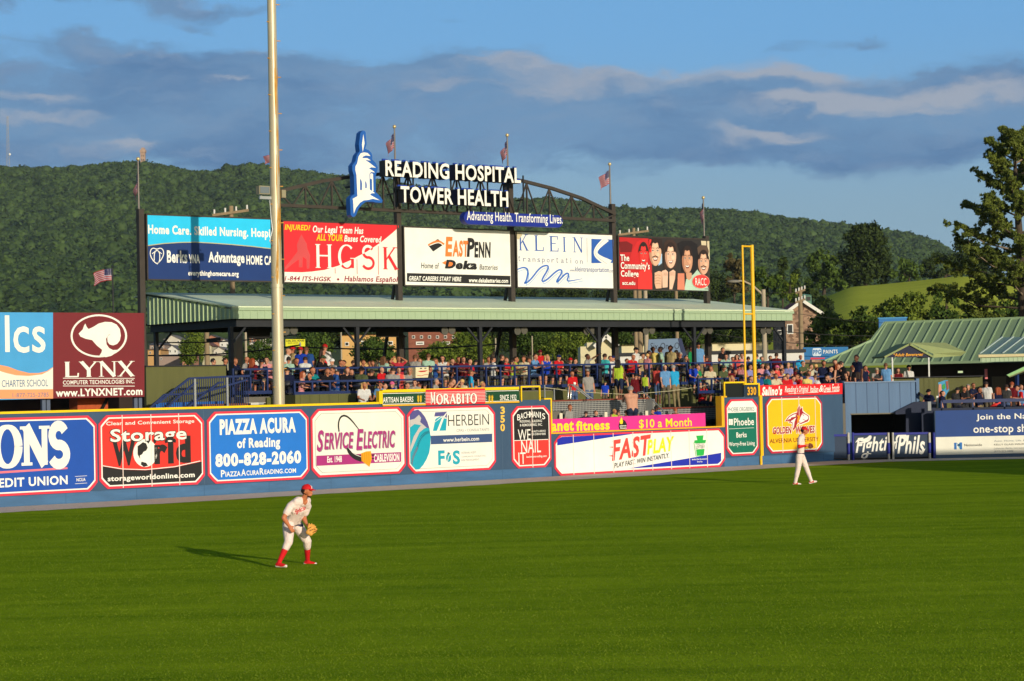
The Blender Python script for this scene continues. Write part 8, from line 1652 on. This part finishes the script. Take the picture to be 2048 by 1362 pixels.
upole('thick wooden pole seen under the roof left of the corner post', 413, 640, 412, 740, 120, .16); upole('broad wooden pole right of the corner post', 474, 600, 473, 740, 95, .26); upole('pale slim pole left of the light pole', 491, 655, 491, 740, 150, .10, M_LAMPP)
upole('wooden pole with cross arm rising over the roof behind the nursing billboard', 462, 412, 470, 640, 98, .13, M_WOOD, ((426, .85),)); upole('twin wooden pole left of the boat shaped sign', 1278, 568, 1279, 740, 125, .17); upole('second pale pole left of the boat shaped sign', 1290, 568, 1290, 740, 126, .15, M_LAMPP); upole('thin wooden pole behind the college billboard', 1352, 575, 1353, 740, 140, .13); upole('wooden pole with cross arm above the college billboard', 1267, 456, 1270, 740, 124, .12, M_WOOD, ((466, .9),)); upole('wooden pole with insulators in front of the stone house', 1600, 575, 1598, 720, 128, .15, M_WOOD, ((583, .3), (602, .3)))
upole('slim white pole right of the battery billboard post', 1064, 672, 1065, 740, 170, .06, M_LAMPP); upole('leaning white pole under the battery billboard', 991, 676, 987, 740, 170, .07, M_LAMPP); upole('thin cream pole left of the tan store', 682, 660, 682, 740, 160, .07, M_LAMPP)
g = thing('street_lamp', 'cobra head street lamp on a concrete post right of the foul pole', 'street lamp', atdepth(1527, 740, 115)); b = MB(); p = atdepth(1526.5, 579, 115); b.tube([(p[0], p[1], 0), p], [.16, .12], M_LAMPP, 12); obj('post', b, g); b = MB(); b.tube([atdepth(1526, 590, 115), atdepth(1505, 571, 115), atdepth(1488, 562.5, 115), atdepth(1476, 561.5, 115)], [.07, .06, .05, .05], M_LAMPP, 8); obj('arm', b, g); b = MB(); c = atdepth(1468, 563, 115); b.ball(c, .28, mat('lamp head', C(130, 124, 110), .5, .1), 12, 8, (1.3, .5, .35)); obj('lamp_head', b, g)
M_WIRE = mat('black wire', (.02, .02, .02), .6, 0)
for i, (x0, y0, x1, y1, Y, r, wh) in enumerate(((296, 684, 600, 668, 97, .03, 'upper black cable crossing under the roof at left'), (296, 711, 600, 690, 97, .035, 'lower black cable crossing under the roof at left'), (600, 694, 1000, 688, 97, .035, 'black cable under the law firm and battery billboards'), (1430, 645, 1760, 672, 121, .022, 'upper wire crossing in front of the stone house'), (1430, 668, 1760, 692, 121, .022, 'lower wire crossing in front of the stone house'), (1440, 570, 1600, 584, 126, .012, 'thin wire between foul pole and insulator pole'), (1600, 628, 1900, 648, 126, .015, 'thin wire over the bushes right of the stone house'))):
    t = thing('overhead_wire', wh, 'wire', atdepth(x0, y0, Y), 0, 'overhead wires'); b = MB(); b.tube([atdepth(x0 + (x1 - x0) * q, y0 + (y1 - y0) * q + 7 * (4 * q * (1 - q)), Y) for q in np.linspace(0, 1, 9)], r, M_WIRE, 5); obj('wire', b, t)
t = thing('cable_box', 'black splice box hanging on the cable left of the corner post', 'cable box', atdepth(427, 680, 96.5)); b = MB(); b.beam(atdepth(413, 681, 96.5), atdepth(441, 678, 96.5), .16, .16, M_WIRE); obj('box', b, t)
# ridge landmarks
P0 = hill_point(np.array([285.0]), np.array([1.0]))[0]; fr = FP(P0[1] - 8); g = thing('stone_tower', 'square stone lookout tower on the mountain crest', 'tower', (P0[0], P0[1] - 8, P0[2])); M_TWR = mat('tower stone', C(176, 146, 122), .9, .15, .4); b = MB(); a = fr.px(281, 340); c = fr.px(289.6, 304); b.box(fr, a[0], c[0], 0, 4, a[1] - 8, c[1], M_TWR); obj('shaft', b, g); b = MB(); a = fr.px(279.6, 305); c = fr.px(291, 299); b.box(fr, a[0], c[0], -.6, 4.6, a[1], c[1], M_TWR); a = fr.px(282, 299); c = fr.px(288.5, 295); b.box(fr, a[0], c[0], .8, 3.2, a[1], c[1], M_TWR); obj('lookout', b, g); b = MB()
for y in (310, 318, 326):
    for x in (283, 286.5): a = fr.px(x, y + 3); c = fr.px(x + 1.2, y); b = MB(); b.box(fr, a[0], c[0], -.05, 0, a[1], c[1], M_GLASS); obj('window', b, g)
P0 = hill_point(np.array([16.0]), np.array([1.0]))[0]; fr = FP(P0[1]); g = thing('radio_mast', 'thin lattice radio mast on the mountain crest at far left', 'mast', P0); b = MB(); M_MAST = mat('mast steel', C(150, 150, 150), .6, .1)
a = fr.px(13.5, 340); c = fr.px(19.5, 340); d = fr.px(13.8, 232); e = fr.px(16.2, 232)
for q in range(14):
    f0, f1 = q / 14, (q + 1) / 14; L0, R0_ = np.array(a) + (np.array(d) - a) * f0, np.array(c) + (np.array(e) - c) * f0; L1_, R1_ = np.array(a) + (np.array(d) - a) * f1, np.array(c) + (np.array(e) - c) * f1
    for p, q2 in ((L0, L1_), (R0_, R1_), (L0, R1_)): b.beam(fr.w(p[0], 0, p[1]), fr.w(q2[0], 0, q2[1]), .32, .32, M_MAST)
obj('lattice', b, g); b = MB(); w = fr.px(20, 309); b.ball(fr.w(w[0], -1, w[1]), 1.1, WHITE, 10, 7); obj('dish', b, g)
# smiling box at the railing
fr = WALL; z = Z(840, 640, 6.827); S = plate('smiling_box', 'cream box with painted eyes and a red smile at the deck railing', 'box', WALL, 3.3, z(-60, 790, 122, 785, 118, 640, -60, 645), V(228, 214, 170), .3)
for a, c in ((0, 655), (60, 652)): S.pg('face', 1, z(a, c, a + 28, c - 1, a + 28, c + 12, a, c + 13), BLACK)
S.pg('face', 1, z(-35, 697, 110, 685, 70, 708, 10, 712), V(190, 30, 30)); S.st('face', 1, z(-40, 755, 20, 762, 60, 748, 112, 742), 1, V(190, 30, 30)); S.done()
# brick pier under the left boards
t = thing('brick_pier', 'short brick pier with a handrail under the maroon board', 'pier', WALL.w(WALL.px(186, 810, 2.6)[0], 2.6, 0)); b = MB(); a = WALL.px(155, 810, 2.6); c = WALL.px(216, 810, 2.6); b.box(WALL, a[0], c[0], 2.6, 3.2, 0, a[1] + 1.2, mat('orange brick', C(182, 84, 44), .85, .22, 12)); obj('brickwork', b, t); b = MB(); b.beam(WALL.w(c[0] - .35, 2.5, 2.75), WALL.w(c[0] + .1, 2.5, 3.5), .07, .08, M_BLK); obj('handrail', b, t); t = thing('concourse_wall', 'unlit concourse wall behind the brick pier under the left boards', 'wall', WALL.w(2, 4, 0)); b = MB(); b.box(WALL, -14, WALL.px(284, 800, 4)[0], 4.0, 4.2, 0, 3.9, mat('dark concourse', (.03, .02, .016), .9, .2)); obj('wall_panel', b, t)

# evening air between the park and the mountain
hz = bpy.data.materials.new('evening haze'); hz.use_nodes = True; nt = hz.node_tree
for n in list(nt.nodes): nt.nodes.remove(n)
ho = nt.nodes.new('ShaderNodeOutputMaterial'); hv = nt.nodes.new('ShaderNodeVolumePrincipled'); hv.inputs['Color'].default_value = (.62, .80, 1.0, 1); hv.inputs['Density'].default_value = .00005; nt.links.new(hv.outputs[0], ho.inputs['Volume'])
b = MB(); v = [(x, y, q) for q in (-61.0, 340.0) for y in (-220.0, 2700.0) for x in (-1500.0, 1500.0)]
b.add(v, [(0, 2, 3, 1), (4, 5, 7, 6), (0, 1, 5, 4), (2, 6, 7, 3), (0, 4, 6, 2), (1, 3, 7, 5)], hz); obj('haze', b, kind='stuff', label='thin evening haze filling the valley', base=(0, 0, 0))
